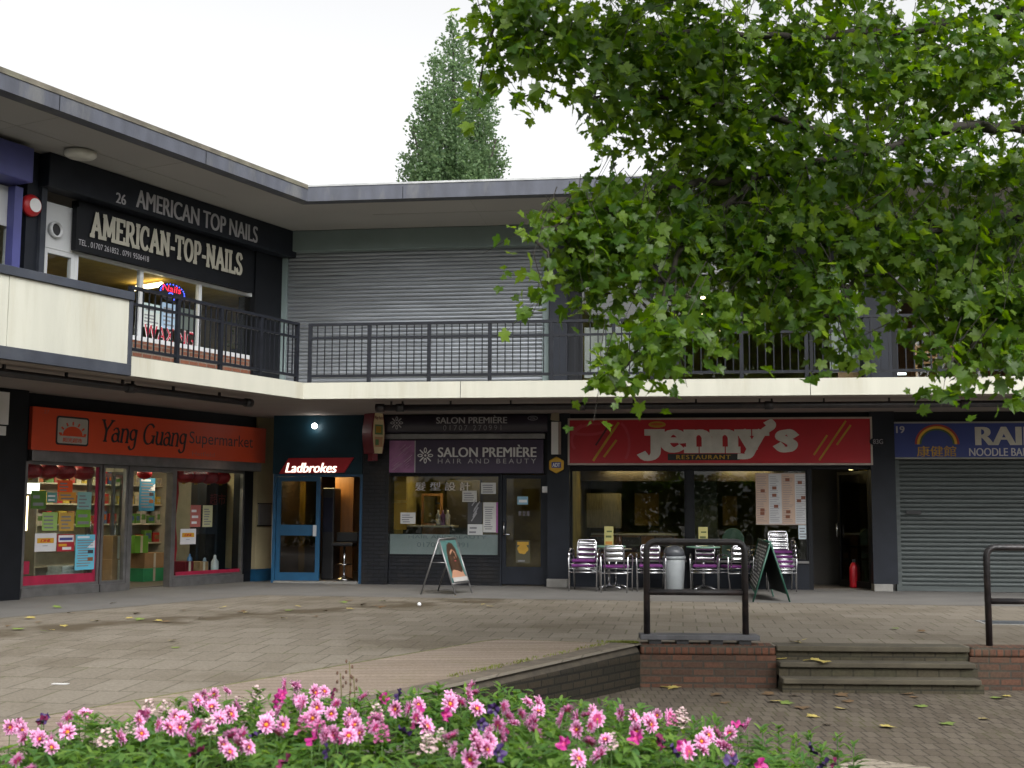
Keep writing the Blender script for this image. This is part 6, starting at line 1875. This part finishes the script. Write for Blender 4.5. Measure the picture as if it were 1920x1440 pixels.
trunk.build('trunk', barkm, t)
limbs = [
 [T0 + Vector((-.1, 0, 4.2)), at(1930, 238, 11.8), at(1760, 246, 11.4), at(1640, 285, 11.1), at(1420, 330, 10.8), at(1280, 450, 10.3), at(1225, 600, 9.8), at(1160, 700, 9.5)],
 [T0 + Vector((-.05, .1, 5.6)), at(1940, 10, 12.2), at(1800, 42, 12), at(1560, 70, 11.5), at(1300, 60, 11), at(1080, 70, 10.3), at(930, 40, 10)],
 [T0 + Vector((-.1, 0, 3.9)), at(1990, 380, 11), at(1800, 420, 10.7), at(1640, 470, 10.5), at(1560, 600, 10.1)],
 [T0 + Vector((-.05, .1, 6.0)), at(1900, -150, 11.5), at(1500, -120, 11), at(1150, -60, 10.5)],
 [T0 + Vector((-.1, 0, 4.0)), at(2050, 480, 10.4), at(1880, 560, 10.1), at(1800, 690, 9.8)],
 [at(1640, 285, 11.1), at(1400, 200, 11), at(1200, 180, 10.6), at(1080, 190, 10.2)],
 [at(1420, 330, 10.8), at(1250, 350, 10.5), at(1100, 400, 10), at(990, 440, 9.6)],
]
limbpts = []
for l_ in limbs:
    p = []
    for i in range(len(l_) - 1):
        for k in range(5):
            f_ = k/5; q = l_[i].lerp(l_[i + 1], f_)
            p.append(q + Vector((rt.uniform(-.03, .03), rt.uniform(-.03, .03), rt.uniform(-.03, .03))))
    p.append(l_[-1])
    n = len(p); r0 = .062 if (l_[0] - T0).length < 8 and l_[0].z > 2 and l_ in limbs[:5] else .035
    wood.tube(p, [r0*(1 - i/n)**1.1 + .008 for i in range(n)], 7)
    limbpts += p
LOBES = [ # u, v, distance, ru, rv, fullness
 (888,14,10,30,22,.8),(955,45,10,56,38,.7),(1010,28,10,80,42,.75),(925,112,10,26,20,.7),(985,95,10,50,24,.6),(1060,80,10,72,40,.75),(955,188,10,28,16,.45),(890,205,10,14,10,.25),
 (1140,150,10,46,46,.75),(1135,55,10.5,85,70,.75),(1110,215,10,26,18,.5),(1210,100,10.5,95,105,.75),(1190,232,10.5,52,36,.7),(1135,255,10,20,12,.35),
 (1285,180,11,95,110,0.92),(1300,60,11,100,90,0.97),(1240,360,10.5,86,44,1),(1335,320,11,100,90,1),(1125,375,10,60,40,1),(1000,432,9.5,36,22,.8),(1080,425,10,65,45,1),(1165,440,10,80,60,1.1),
 (1075,500,10,40,26,.8),(1195,515,10,60,34,.7),(1028,563,9.5,20,12,.5),(1110,555,10,30,18,.4),(1290,450,10.5,90,70,1.1),(1375,470,10.5,80,60,.9),(1290,560,10,40,24,.45),
 (1190,646,9.5,52,34,.9),(1132,678,9.5,30,22,.9),(1160,711,9.4,14,8,.3),(1250,606,9.5,50,32,.9),(1335,586,10,60,38,.8),(1420,561,10.5,56,34,0.82),(1385,621,10,26,14,.6),(1495,540,10.5,66,45,.8),(1560,566,10,38,60,1),(1588,641,9.8,24,26,.8),
 (1420,120,11.5,120,120,0.92),(1560,100,11.5,130,120,0.87),(1700,120,12,130,120,0.82),(1850,100,12,130,130,0.82),(1420,300,11,110,110,0.97),(1560,310,11,120,100,0.92),(1700,320,11.5,120,100,0.87),(1850,330,11.5,110,110,0.87),
 (1480,440,10.5,110,80,.95),(1620,450,10.5,100,70,.95),(1740,470,10.5,90,70,.9),(1870,480,10.5,100,90,.9),(1710,556,10,30,16,.6),(1790,576,10,60,55,.9),(1860,566,10,80,80,1),(1775,656,9.8,34,34,.8),(1872,656,9.8,48,34,.9),(1772,708,9.6,12,8,.4),
 (1000,-70,10.5,120,70,.8),(1250,-110,11,150,110,.8),(1550,-120,11.5,170,120,.8),(1850,-120,12,170,120,.8),(2020,100,12,120,160,.8),(2040,400,11.5,120,160,.8),(1500,-300,8.5,260,120,.6),(1850,-350,8.0,280,140,.7),(1250,-330,8.5,200,110,.4),(1750,-700,7.5,380,200,.7),(2150,-300,8.0,260,220,.5),(1350,-750,8.5,300,180,.35),(2300,100,9.5,260,260,.5),(2020,606,10.5,90,100,.7),
]
for (u, v, D, ru, rv, full) in LOBES:
    c = at(u, v, D); s_ = D/FPX
    rx, rz, ry = ru*s_, rv*s_, max(.35, min(1.0, (ru + rv)*.5*s_*1.2))
    n = max(2, int(ru*rv*pi*(.0225 if ru < 85 else .0190)*full/7))
    near = min(limbpts, key=lambda q: (q - c).length)
    if .15 < (near - c).length < 1.6:
        mid = (near + c)/2 + Vector((rt.uniform(-.1, .1), rt.uniform(-.1, .1), .12))
        wood.tube([near, mid, c], [.016, .011, .006], 5)
    for k in range(n):
        d = rvec(rt)
        b = c + Vector((d.x*rx, d.y*ry, d.z*rz))
        dirn = Vector((d.x*.6 + rt.uniform(-.6, .4), d.y*.5 + rt.uniform(-.6, .3), -.75 + rt.uniform(-.5, .5))).normalized()
        ln = rt.uniform(.22, .5)
        if rt.random() < .28:
            e = b - dirn*ln*.5 + Vector((rt.uniform(-.2, .3), rt.uniform(-.2, .2), rt.uniform(.05, .22)))
            wood.tube([e, b, b + dirn*ln], [.004, .003, .002], 4, caps=False)
        for j in range(rt.randint(5, 9)):
            p = b + dirn*ln*rt.uniform(-.4, 1) + Vector((rt.uniform(-.09, .09), rt.uniform(-.09, .09), rt.uniform(-.07, .07)))
            tip = Vector((rt.uniform(-1, 1), rt.uniform(-1, .6), rt.uniform(-1.1, .35)))
            nor = Vector((rt.uniform(-.7, .7), rt.uniform(-1.0, .5), rt.uniform(.1, 1)))
            leaf(crown, p, tip, nor, rt.choice((.06, .075, .085, .10, .115, .14)), rt.uniform(.05, .35), 0, rt.uniform(.05, .4))
crown.build('crown', planeleaf, t)
wood.build('branch', twigm, t)

# far poplar behind the roof
popleaf = leafmat('poplar_leaf', [(.085, .145, .065), (.12, .19, .085), (.065, .12, .055), (.155, .225, .11)], .5, .6, .3)
PD = 60.0
base = at(850, 900, PD); base.z = ZL
t = thing('poplar_tree', 'tall pale green poplar with several spires rising behind the roof', 'tree', W, tuple(base))
m = MB(); top = at(850, 120, PD); m.tube([base, base.lerp(top, .5), top], [.55, .35, .06], 10)
for (u, v) in ((812, 160), (905, 170), (775, 240), (930, 260), (850, 70)):
    e = at(u, v, PD); s0 = base.lerp(top, .35 + .2*rt.random()); m.tube([s0, s0.lerp(e, .5) + Vector((0, 0, -.8)), e], [.22, .13, .04], 6)
m.build('trunk', twigm, t)
pc2 = MB()
SP = [(855, 46, 20, 300), (838, 70, 18, 240), (874, 90, 22, 260), (814, 105, 17, 250), (906, 135, 18, 230), (796, 165, 17, 220), (824, 170, 20, 220), (888, 165, 22, 220), (922, 200, 15, 180), (778, 232, 18, 160), (805, 230, 20, 180), (902, 240, 22, 170), (934, 268, 14, 120), (764, 290, 16, 110), (852, 230, 14, 130), (788, 305, 22, 110), (880, 290, 24, 120), (918, 310, 20, 100), (835, 300, 18, 100), (815, 320, 22, 90)]
for (u, v, hw, hh) in SP:
    hw *= .88
    D = PD + rt.uniform(-2.4, 2.4); s_ = D/FPX
    lean = rt.uniform(-.08, .08)
    for k in range(int(hw*hh*.044)):
        f_ = rt.random()**.85
        rad = hw*s_*(sin(pi*min(1, .05 + f_*.75))**.8)*rt.uniform(.35, 1.15)
        a_ = rt.uniform(0, 2*pi)
        c = at(u, v + f_*hh, D) + Vector((rad*cos(a_) + lean*f_*hh*s_, rad*sin(a_), 0))
        out = Vector((cos(a_), sin(a_), 1.1)).normalized()
        for j in range(rt.randint(7, 13)):
            p = c + out*rt.uniform(-.2, .45) + rvec(rt)*.22
            d = (rvec(rt) + out*.8).normalized()*rt.uniform(.12, .24)
            s2 = d.cross(rvec(rt)).normalized()*rt.uniform(.045, .09)
            pc2.add([p, p + d*.5 + s2, p + d, p + d*.5 - s2], [(0, 1, 2, 3)])
pc2.build('crown', popleaf, t)

# ------------------------------------------------------------------ what the windows mirror: across the road behind the camera
t = thing('apartment_block', 'white apartment block mirrored in the restaurant window', 'building', W, (-10, -34, ZL))
m = MB(); m.box(-16, -7, -40, -34, ZL - .2, 7.0); m.build('wall', whiteup, t)
m = MB(); m.box(-16.4, -6.6, -40.4, -33.6, 7.0, 7.4); m.build('roof', slate, t)
for i in range(4):
    for j in range(2):
        m = MB(); m.box(-15.4 + 2.2*i, -14.2 + 2.2*i, -34.04, -33.9, 1.6 + 2.6*j, 3.0 + 2.6*j); m.build('window', dark, t)
bgleaf = leafmat('mirrored_leaf', [(.02, .05, .01), (.04, .08, .015), (.06, .10, .02)], .3, .6, .3)
for (x, y, h, r, lab) in ((-6.5, -24, 12, 3.4, 'leafy round tree mirrored beside the white block'), (-17, -15, 11, 4.2, 'broad leafy tree mirrored in the salon window'), (-26, -20, 10, 4.4, 'leafy tree mirrored in the salon door'), (1.5, -20, 13, 5.2, 'tall leafy tree mirrored in the first upper window'), (10, -17, 12, 4.8, 'broad tree mirrored in the second upper window'), (-11, -26, 14, 3.6, 'tall tree over the mirrored white block'), (18, -20, 12, 4.8, 'broad tree mirrored near the noodle bar')):
    t = thing('street_tree', lab, 'tree', W, (x, y, ZL))
    m = MB(); m.tube([(x, y, ZL - .1), (x + .1, y, h*.35), (x, y, h*.8)], [.28, .2, .05], 9); m.build('trunk', barkm, t)
    m = MB()
    for k in range(3400):
        d = rvec(rt); d = d.normalized()*(d.length**.35)
        c = Vector((x + d.x*r, y + d.y*r, h*.66 + d.z*h*.36)) + rvec(rt)*.3
        a_ = rvec(rt).normalized()*rt.uniform(.28, .5); b_ = a_.cross(rvec(rt)).normalized()*rt.uniform(.15, .28)
        m.add([c, c + a_*.5 + b_, c + a_, c + a_*.5 - b_], [(0, 1, 2, 3)])
    m.build('crown', bgleaf, t)
for (xa_, xb_, y, h, lab) in ((-30, -12.5, -13, 3.4, 'dark hedge mirrored in the salon window'), (-4.5, 16, -13, 3.6, 'dark hedge mirrored in the restaurant windows')):
    t = thing('hedge', lab, 'hedge', W, ((xa_ + xb_)/2, y, ZL))
    m = MB()
    for k in range(int((xb_ - xa_)*260)):
        c = Vector((rt.uniform(xa_, xb_), y + rt.uniform(-.5, .5), ZL + h*rt.random()**.8))
        a_ = rvec(rt).normalized()*rt.uniform(.2, .4); b_ = a_.cross(rvec(rt)).normalized()*rt.uniform(.12, .22)
        m.add([c, c + a_*.5 + b_, c + a_, c + a_*.5 - b_], [(0, 1, 2, 3)])
    m.build('foliage', bgleaf, t)
# ------------------------------------------------------------------ flower bed
BX, BY, BRX, BRY = -.6, 6.9, 3.15, 2.4
def ztop(x):
    return .14 - .045*(x + .6)**2 if x > -.6 else .14 - .030*(x + .6)**2
def inbed(x, y, k=1.0):
    return ((x - BX)/(BRX*k))**2 + ((y - BY)/(BRY*k))**2 < 1
rf = random.Random(5)
sm = MB(); vs, fs = [], []
NR, NA = 8, 40
for i in range(NR + 1):
    for j in range(NA):
        a_ = 2*pi*j/NA; r_ = i/NR
        x, y = BX + BRX*1.02*r_*cos(a_), BY + BRY*1.02*r_*sin(a_)
        vs.append((x, y, max(ZL - .02, min(ztop(x) - .34, ZL + .34)*(1 - r_**6) + (ZL - .02)*r_**6 + rf.uniform(-.01, .01))))
for i in range(NR):
    for j in range(NA):
        fs.append((i*NA + j, (i + 1)*NA + j, (i + 1)*NA + (j + 1) % NA, i*NA + (j + 1) % NA))
sm.add(vs, fs)
struct('soil', sm, soilm)
# ring of pale edging stones
rg = MB()
NRING = 46
rc_ = gnd(1640, 1409, ZL); 
for j in range(NRING):
    a0, a1 = radians(-30) + radians(76)*j/NRING, radians(-30) + radians(76)*(j + .93)/NRING
    for (k0, k1) in ((1.30, 1.42), (1.435, 1.56)):
        q = []
        for aa, kk in ((a0, k0), (a0, k1), (a1, k1), (a1, k0)):
            q.append((BX - .1 + BRX*kk*cos(aa), BY - .35 + (BRY + .35)*kk*sin(aa)))
        rg.prism(q, ZL - .03, ZL + .012 + rf.uniform(0, .006))
struct('edging_path', rg, ringm)

fol = leafmat('bedding_leaf', [(.055, .130, .022), (.105, .205, .030), (.065, .160, .040), (.165, .275, .050), (.080, .175, .055)], .5, .5, .35)
fb = MB()
def blade(m, p, d, up, ln, wd, mi=0):
    d = d.normalized(); s = d.cross(up)
    if s.length < 1e-3: s = Vector((1, 0, 0))
    s.normalize(); n = s.cross(d)
    a = p + d*ln*.38 - n*ln*.03; b = p + d*ln*.74 - n*ln*.10; e = p + d*ln - n*ln*.22
    m.add([p, a + s*wd*.5 + n*wd*.15, a, a - s*wd*.5 + n*wd*.15, b + s*wd*.36 + n*wd*.08, b, b - s*wd*.36 + n*wd*.08, e],
          [(0, 2, 1), (0, 3, 2), (1, 2, 5, 4), (2, 3, 6, 5), (4, 5, 7), (5, 6, 7)], mi)
np_ = 0
while np_ < 1000:
    x, y = rf.uniform(BX - BRX, BX + BRX), rf.uniform(5.3, BY + BRY)
    if not inbed(x, y, .99): continue
    np_ += 1
    zt = ztop(x) + .055 - rf.uniform(.0, .10)**1.0; e_ = ((x - BX)/BRX)**2 + ((y - BY)/BRY)**2
    zt -= .10*max(0, e_ - .8)/.2
    zb_ = max(ZL, zt - .34)
    kind = rf.random()
    nl = rf.randint(15, 22)
    for k in range(nl):
        f_ = rf.random()**.6
        p = Vector((x + rf.uniform(-.05, .05), y + rf.uniform(-.05, .05), zb_ + (zt - zb_)*f_))
        a_ = rf.uniform(0, 2*pi)
        d = Vector((cos(a_), sin(a_), rf.uniform(-.25, .55) if kind < .7 else rf.uniform(.3, 1.3)))
        if kind < .7: blade(fb, p, d, Vector((0, 0, 1)), rf.uniform(.08, .13), rf.uniform(.040, .062))
        else: blade(fb, p, d, Vector((0, 0, 1)), rf.uniform(.08, .14), rf.uniform(.020, .030))
# tall leafy tips
for (u, v) in ((935, 1285), (785, 1290), (822, 1282), (480, 1290), (370, 1345), (1158, 1320), (1300, 1350), (1340, 1345), (1430, 1365), (1460, 1360), (1520, 1370), (1570, 1380), (1600, 1395), (955, 1300), (150, 1340), (175, 1338), (330, 1315), (720, 1300), (1050, 1315), (1490, 1385), (1540, 1400)):
    D = 8.2
    for _ in range(6):
        X_ = (u - 960)/FPX*D; D = max(6.0, min(9.1, (HC - ztop(X_) - .05)*FPX/(v - 955)))
    b_ = at(u, v, D - .12)
    for k in range(26):
        f_ = rf.random(); p = b_ + Vector((rf.uniform(-.02, .02), rf.uniform(-.02, .02), -.26*f_)); a_ = rf.uniform(0, 2*pi)
        blade(fb, p, Vector((cos(a_), sin(a_), .9 - f_*.7)), Vector((0, 0, 1)), .07 + .08*f_, .022 + .03*f_)
    fb.tube([b_ + Vector((0, 0, -.4)), b_], .004, 5)
tag(fb.build('bedding_foliage', fol), 'dense green leaves and stems filling the flower bed', 'foliage', kind='stuff')

pinkm = mat('petal_pink', (.62, .255, .465), .6, var=.15, scale=30)
palem = mat('petal_tip_pink', (.68, .40, .56), .6, var=.12, scale=30)
magm = mat('petal_magenta', (.40, .025, .14), .6, var=.2, scale=30)
discm = mat('flower_disc_yellow', (.50, .20, .012), .8, var=.3, scale=60)
stemm = mat('flower_stem', (.06, .12, .025), .7)
def dahlia(seed):
    r = random.Random(seed)
    t = thing('dahlia', 'x', 'flower', W, (0, 0, 0))
    m = MB()
    for (n, ln, lift, wd) in ((12, .058, .05, .021), (11, .052, .38, .019), (9, .037, .85, .015)):
        for k in range(n):
            a_ = 2*pi*(k + r.uniform(-.2, .2))/n + n
            lift_ = lift; lift = lift_ + r.uniform(-.14, .14); l = ln*r.uniform(.82, 1.12); c_, s_ = cos(a_), sin(a_)
            P = lambda f, w_, h: (c_*l*f - s_*wd*w_, s_*l*f + c_*wd*w_, l*h)
            b = [P(.12, -.25, 0), P(.12, .25, 0), P(.55, .5, lift*.6 + .08), P(.55, 0, lift*.5), P(.55, -.5, lift*.6 + .08), P(.9, .34, lift + .05), P(.9, 0, lift - .02), P(.9, -.34, lift + .05), P(1.06, 0, lift - .08)]
            o = len(m.v)
            m.add(b, [(0, 3, 4), (0, 1, 3), (1, 2, 3)], 1)
            m.v += []; 
            m.f += [[o + 4, o + 3, o + 6, o + 7], [o + 3, o + 2, o + 5, o + 6]]; m.m += [0, 0]; m.sm += [True, True]
            m.f += [[o + 7, o + 6, o + 8], [o + 6, o + 5, o + 8]]; m.m += [2, 2]; m.sm += [True, True]
            lift = lift_
    m.build('petals', [pinkm, magm, palem], t)
    m = MB(); m.ball(0, 0, .008, .0125, .0125, .009, 10, 6); m.build('flower_center', discm, t)
    m = MB(); m.tube([(0, 0, -.006), (.004, .004, -.08), (0, 0, -.25)], [.0035, .003, .0035], 5); m.build('stem', stemm, t)
    return t
def petunia(ms, seed, name):
    r = random.Random(seed)
    t = thing(name, 'x', 'flower', W, (0, 0, 0))
    m = MB(); n = 30; vs = [(0, 0, -.025)]
    for k in range(n):
        a_ = 2*pi*k/n; rr_ = .040*(1 + .12*cos(5*a_)) ; vs.append((.014*cos(a_), .014*sin(a_), -.006)); 
    for k in range(n):
        a_ = 2*pi*k/n; rr_ = .040*(1 + .14*cos(5*a_)); vs.append((rr_*cos(a_), rr_*sin(a_), .002 + .013*cos(5*a_ + 1) + r.uniform(-.003, .003)))
    fs = [(0, 1 + k, 1 + (k + 1) % n) for k in range(n)]; m.add(vs[:1 + n], fs, 1, True)
    m.add(vs[1:], [(k, k + n, (k + 1) % n + n, (k + 1) % n) for k in range(n)], 0, True)
    m.build('petals', ms, t)
    m = MB(); m.tube([(0, 0, -.02), (0, 0, -.25)], .003, 5); m.build('stem', stemm, t)
    return t
def snap(ms, seed):
    r = random.Random(seed)
    t = thing('snapdragon', 'x', 'flower', W, (0, 0, 0))
    m = MB()
    for k in range(16):
        h = -.05 + .085*k/16; a_ = k*2.4; rr_ = .026*(1 - .5*k/16)
        c0 = Vector((rr_*cos(a_), rr_*sin(a_), h))
        for q in range(3):
            d_ = Vector((cos(a_ + q - 1), sin(a_ + q - 1), r.uniform(-.5, .6)))*.024*(1.15 - .6*k/16); s_ = d_.cross(Vector((r.uniform(-.4, .4), r.uniform(-.4, .4), 1))).normalized()*.013
            m.add([c0, c0 + d_*.6 + s_, c0 + d_*1.1 + Vector((0, 0, r.uniform(-.006, .006))), c0 + d_*.6 - s_], [(0, 1, 2, 3)], 0, True)
    m.build('petals', ms, t)
    m = MB(); m.tube([(0, 0, .02), (0, 0, -.3)], .003, 5); m.build('stem', stemm, t)
    return t
PROT = {'d': [dahlia(1), dahlia(2), dahlia(3)],
        'm': [petunia([mat('petunia_magenta', (.32, .008, .15), .55, var=.1), magm], 1, 'petunia')],
        'v': [petunia([mat('petunia_violet', (.035, .010, .085), .6, var=.2), black], 2, 'petunia')],
        'r': [petunia([mat('petunia_wine', (.14, .006, .055), .6, var=.2), black], 3, 'petunia')],
        'w': [snap([mat('snapdragon_pale', (.50, .36, .36), .6, var=.1)], 4)],
        's': [snap([mat('snapdragon_pink', (.48, .12, .28), .6, var=.1)], 5)]}
LAB = {'d': ('pink dahlia bloom with magenta streaks in the flower bed', 'pink dahlias in the flower bed'), 'm': ('bright magenta petunia bloom among the bedding leaves', 'magenta petunias in the flower bed'), 'v': ('dark violet petunia bloom among the bedding leaves', 'violet petunias in the flower bed'), 'r': ('wine red petunia bloom among the bedding leaves', 'wine red petunias in the flower bed'), 'w': ('pale white pink snapdragon spike in the flower bed', 'pale snapdragons in the flower bed'), 's': ('mid pink snapdragon spike in the flower bed', 'pink snapdragons in the flower bed')}
z4 = lambda s: [(x/2.667, 1100 + y/2.667) for x, y in s]
z5 = lambda s: [(640 + x/3, 1100 + y/3) for x, y in s]
z6 = lambda s: [(1140 + x/2.46, 980 + y/2.46) for x, y in s]
SPOT = {
 'd': z4([(45,705),(105,700),(125,755),(180,755),(255,775),(90,870),(305,715),(345,655),(430,640),(595,755),(705,735),(740,640),(785,690),(880,650),(990,700),(965,600),(985,570),(1025,545),(1075,540),(1130,525),(1040,590),(1090,660),(1150,640),(1180,600),(1110,790),(1165,750),(1205,795),(1215,745),(1335,675),(1410,690),(1400,620),(1385,735),(1430,490),(1490,500),(1570,530),(1620,525),(1510,575),(1580,605),(1555,650),(1655,635),(1595,690),(1635,740),(1745,640),(1785,665),(1730,695),(1805,735),(1820,555),(1885,670)])
    + z5([(310,690),(385,690),(430,665),(475,790),(605,620),(610,660),(735,560),(710,610),(655,640),(760,690),(620,850),(640,920),(745,855),(765,905),(880,780),(835,820),(900,840),(910,680),(940,740),(970,775),(1045,655),(1105,665),(1110,705),(1010,720),(1085,765),(1270,700),(1240,750),(1330,740),(1330,805),(1410,700),(1440,745),(1395,880),(1485,865),(1330,970),(1580,715),(1640,745),(1735,775),(1780,725),(1850,730)])
    + z6([(500,975),(565,975),(545,1035),(430,1010),(430,1050),(645,935)]),
 'm': z4([(1380,575),(1410,535),(1405,555),(1560,760)]) + z5([(240,630),(590,720),(1250,880),(1655,850),(440,710)]) + z6([(600,930),(345,1030),(705,1125)]),
 'r': z4([(985,825),(1690,760),(100,690),(210,670),(705,650),(1665,535),(1420,870)]) + z5([(920,835),(1795,870),(425,770)]) + z6([(1040,1110),(245,1012)]),
 'v': z4([(1280,735),(1630,820),(220,660)]) + z5([(855,690),(790,775),(355,810),(890,940),(320,605)]) + z6([(945,1048),(995,1110),(310,1055),(570,1095)]),
 'w': z4([(745,590),(830,600),(650,700),(1050,690),(530,745),(1285,525),(1195,575),(1885,620)]) + z5([(480,875),(565,840),(1900,735),(495,850)]) + z6([(330,895),(15,1000),(345,880)]),
 's': z4([(1520,680),(1600,700),(1870,665),(1040,560)]) + z5([(205,740),(230,820),(1860,745)]),
}
re_ = random.Random(77)
SPOT['d'] += [(u + re_.uniform(-24, 24), v + re_.uniform(2, 26)) for u, v in re_.sample(SPOT['d'], 48)]
first = set()
for key, spots in SPOT.items():
    for i, (u, v) in enumerate(spots):
        D = 8.0
        for _ in range(8):
            X_ = (u - 960)/FPX*D; D = max(5.6, min(9.25, (HC - ztop(X_) - .03)*FPX/(v - 955 - .005*(u - 960))))
        p = at(u, v, D)
        pr = rf.choice(PROT[key])
        if pr.name not in first:
            first.add(pr.name); o = pr
        else:
            o = copy_tree(pr)
        o['label'], o['group'] = LAB[key]
        o.location = p
        o.rotation_euler = (0, 0, rf.uniform(0, 6.28))
        sc = rf.uniform(.74, 1.02) if key == 'd' else rf.uniform(.9, 1.15)
        o.scale = (sc, sc, sc)
        if key not in 'ws':
            # turn the bloom, not its stem: mostly up and towards the open side, each its own way
            zr = o.rotation_euler[2]
            want = Vector((rf.uniform(-1.3, 1.3), rf.uniform(-1.1, .6), rf.uniform(-.1, .9))).normalized()
            want.rotate(Matrix.Rotation(-zr, 3, 'Z'))
            rot = want.to_track_quat('Z', 'Y').to_euler()
            for ch in o.children:
                if not ch.name.startswith('stem'): ch.rotation_euler = rot
# seed stalks
for i, (u, v, h, lab) in enumerate(((655, 1240, .32, 'tallest brown seed stalk above the pink blooms'), (638, 1262, .26, 'thin brown seed stalk left of the tallest one'), (663, 1268, .24, 'leaning brown seed stalk close behind the tallest one'))):
    p = at(u, v, 8.4)
    t = thing('seed_stalk', lab if i != 1 else 'thin brown seed stalk shorter than its neighbours', 'plant', W, (p.x, p.y, p.z - h - .1))
    m = MB(); m.tube([(p.x, p.y, p.z - h - .1), (p.x + .01, p.y, p.z - h*.5), (p.x, p.y, p.z)], .004, 5); m.build('stem', mat('dry_stem', (.10, .085, .03), .8), t)
    m = MB()
    for k in range(5):
        f_ = k/5; m.ball(p.x + (.02 if k % 2 else -.02), p.y, p.z - h*.55*f_, .008, None, .014, 7, 5)
    m.build('seed_heads', mat('seed_brown', (.11, .06, .04), .9, var=.3), t)

# ------------------------------------------------------------------ fallen leaves and litter
leafcol = {'y': mat('fallen_yellow', (.34, .27, .07), .8, var=.3), 'b': mat('fallen_brown', (.11, .065, .028), .9, var=.3), 'g': mat('fallen_green', (.12, .17, .03), .8, var=.3)}
LL = {'y': 'pale yellow fallen leaf on the paving', 'b': 'brown fallen leaf on the paving', 'g': 'green fallen leaf on the paving'}
lproto = {}
spots = [(u, v, 0) for u, v in ((75,1167),(85,1185),(95,1182),(300,1165),(310,1167),(465,1149),(455,1148),(320,1202),(290,1165),(660,1143),(680,1135),(700,1137),(715,1140),(655,1127),(640,1130),(610,1146),(592,1157),(330,1215),(415,1140),(110,1140),(130,1150),(245,1160),(255,1152),(60,1160),(35,1180),(180,1165),(260,1163),(545,1145),(560,1138),(905,1134),(920,1138),(1500,1203),(1485,1205),(720,1128),(530,1160),(375,1160),(15,1175),(210,1132),(340,1145),(120,1175),(1680,1180),(1725,1185),(870,1130))]
spots += [(u, v, ZL) for u, v in ((1250,1290),(1360,1320),(1436,1303),(1450,1316),(1490,1305),(1480,1320),(1520,1345),(1547,1360),(1582,1306),(1585,1316),(1700,1302),(1722,1325),(1718,1308),(1505,1330),(1875,1310),(1890,1307),(1580,1330),(1670,1365),(1260,1292),(1340,1305),(1780,1360),(1850,1350))]
spots += [(1545, 1243, 'st1'), (1535, 1240, 'st1'), (1510, 1240, 'st1'), (1717, 1268, 'st2'), (1460, 1236, 'st1')]
for i, (u, v, z) in enumerate(spots):
    zz = {'st1': -.15, 'st2': -.30}.get(z, z)
    p = gnd(u, v, zz)
    if z == 0: p = gnd(u, v, zpl(p.x, p.y) + .006)
    key = rf.choice('yybbg') if z != 'st1' else 'y'
    if key not in lproto:
        m = MB(); leaf(m, Vector((0, -.07, .012)), Vector((0, 1, 0)), Vector((0, 0, 1)), .12, .08, 0, .10)
        lproto[key] = o = solo('fallen_leaf', m, leafcol[key], LL[key], 'leaf', W, (0, 0, 0))
    else:
        o = lproto[key].copy(); C.objects.link(o)
    o['group'] = 'fallen leaves'
    o.location = (p.x, p.y, p.z + .004)
    o.rotation_euler = (rf.uniform(-.15, .15), rf.uniform(-.15, .15), rf.uniform(0, 6.28))
    s_ = rf.uniform(.7, 1.25); o.scale = (s_, s_, s_)
p = gnd(786, 1136, .006); m = MB(); m.ball(p.x, p.y, .03, .032, .028, .030, 10, 7); solo('crumpled_cup', m, white, 'small white crumpled ball of litter on the paving before the sandwich board', 'litter')
p = gnd(112, 1284, -.1); m = MB(); m.prism([(p.x - .07, p.y - .01), (p.x + .07, p.y - .02), (p.x + .075, p.y + .03), (p.x - .065, p.y + .03)], zpl(p.x, p.y) + .004, zpl(p.x, p.y) + .009); solo('paper_scrap', m, paper, 'white paper scrap on the slabs at the near end of the square', 'litter')
# moss tufts along the ramp top
mt = MB()
for k in range(420):
    f_ = rf.random()
    c = gnd(1190, 1207, 0).lerp(gnd(1110, 1204, 0), f_*rf.random()) if k % 3 else Vector((*ramp_pt(1 - rf.random()*.05, rf.random()*.3), 0))
    c.z = zpl(c.x, c.y) + .008
    for j in range(3):
        a_ = rf.uniform(0, 6.28); d = Vector((cos(a_)*.5, sin(a_)*.5, 1))*rf.uniform(.01, .03); s_ = Vector((-sin(a_), cos(a_), 0))*.006
        o_ = Vector((rf.uniform(-.05, .05), rf.uniform(-.03, .03), 0))
        mt.add([c + o_ - s_, c + o_ + s_, c + o_ + d], [(0, 1, 2)])
tag(mt.build('moss', leafmat('moss_green', [(.10, .13, .02), (.16, .17, .03)], .2)), 'thin yellow green moss along the top of the ramp', 'moss', kind='stuff')

# metal access cover in the paving
p = gnd(1890, 1168, 0); a0, b0 = R.local(p.x, p.y)
t = thing('access_cover', 'grey metal access cover set in the paving beyond the second handrail', 'drain cover', R, (a0, b0, .004))
m = MB(); m.box(a0 - .36, a0 + .36, b0 - .30, b0 + .30, -.02, .006); m.build('frame', concrete, t)
m = MB(); m.box(a0 - .30, a0 + .30, b0 - .24, b0 + .24, .0065, .010); m.build('plate', mat('cover_iron', (.10, .11, .12), .5, metal=.4, var=.3, scale=9, bump=.4), t)
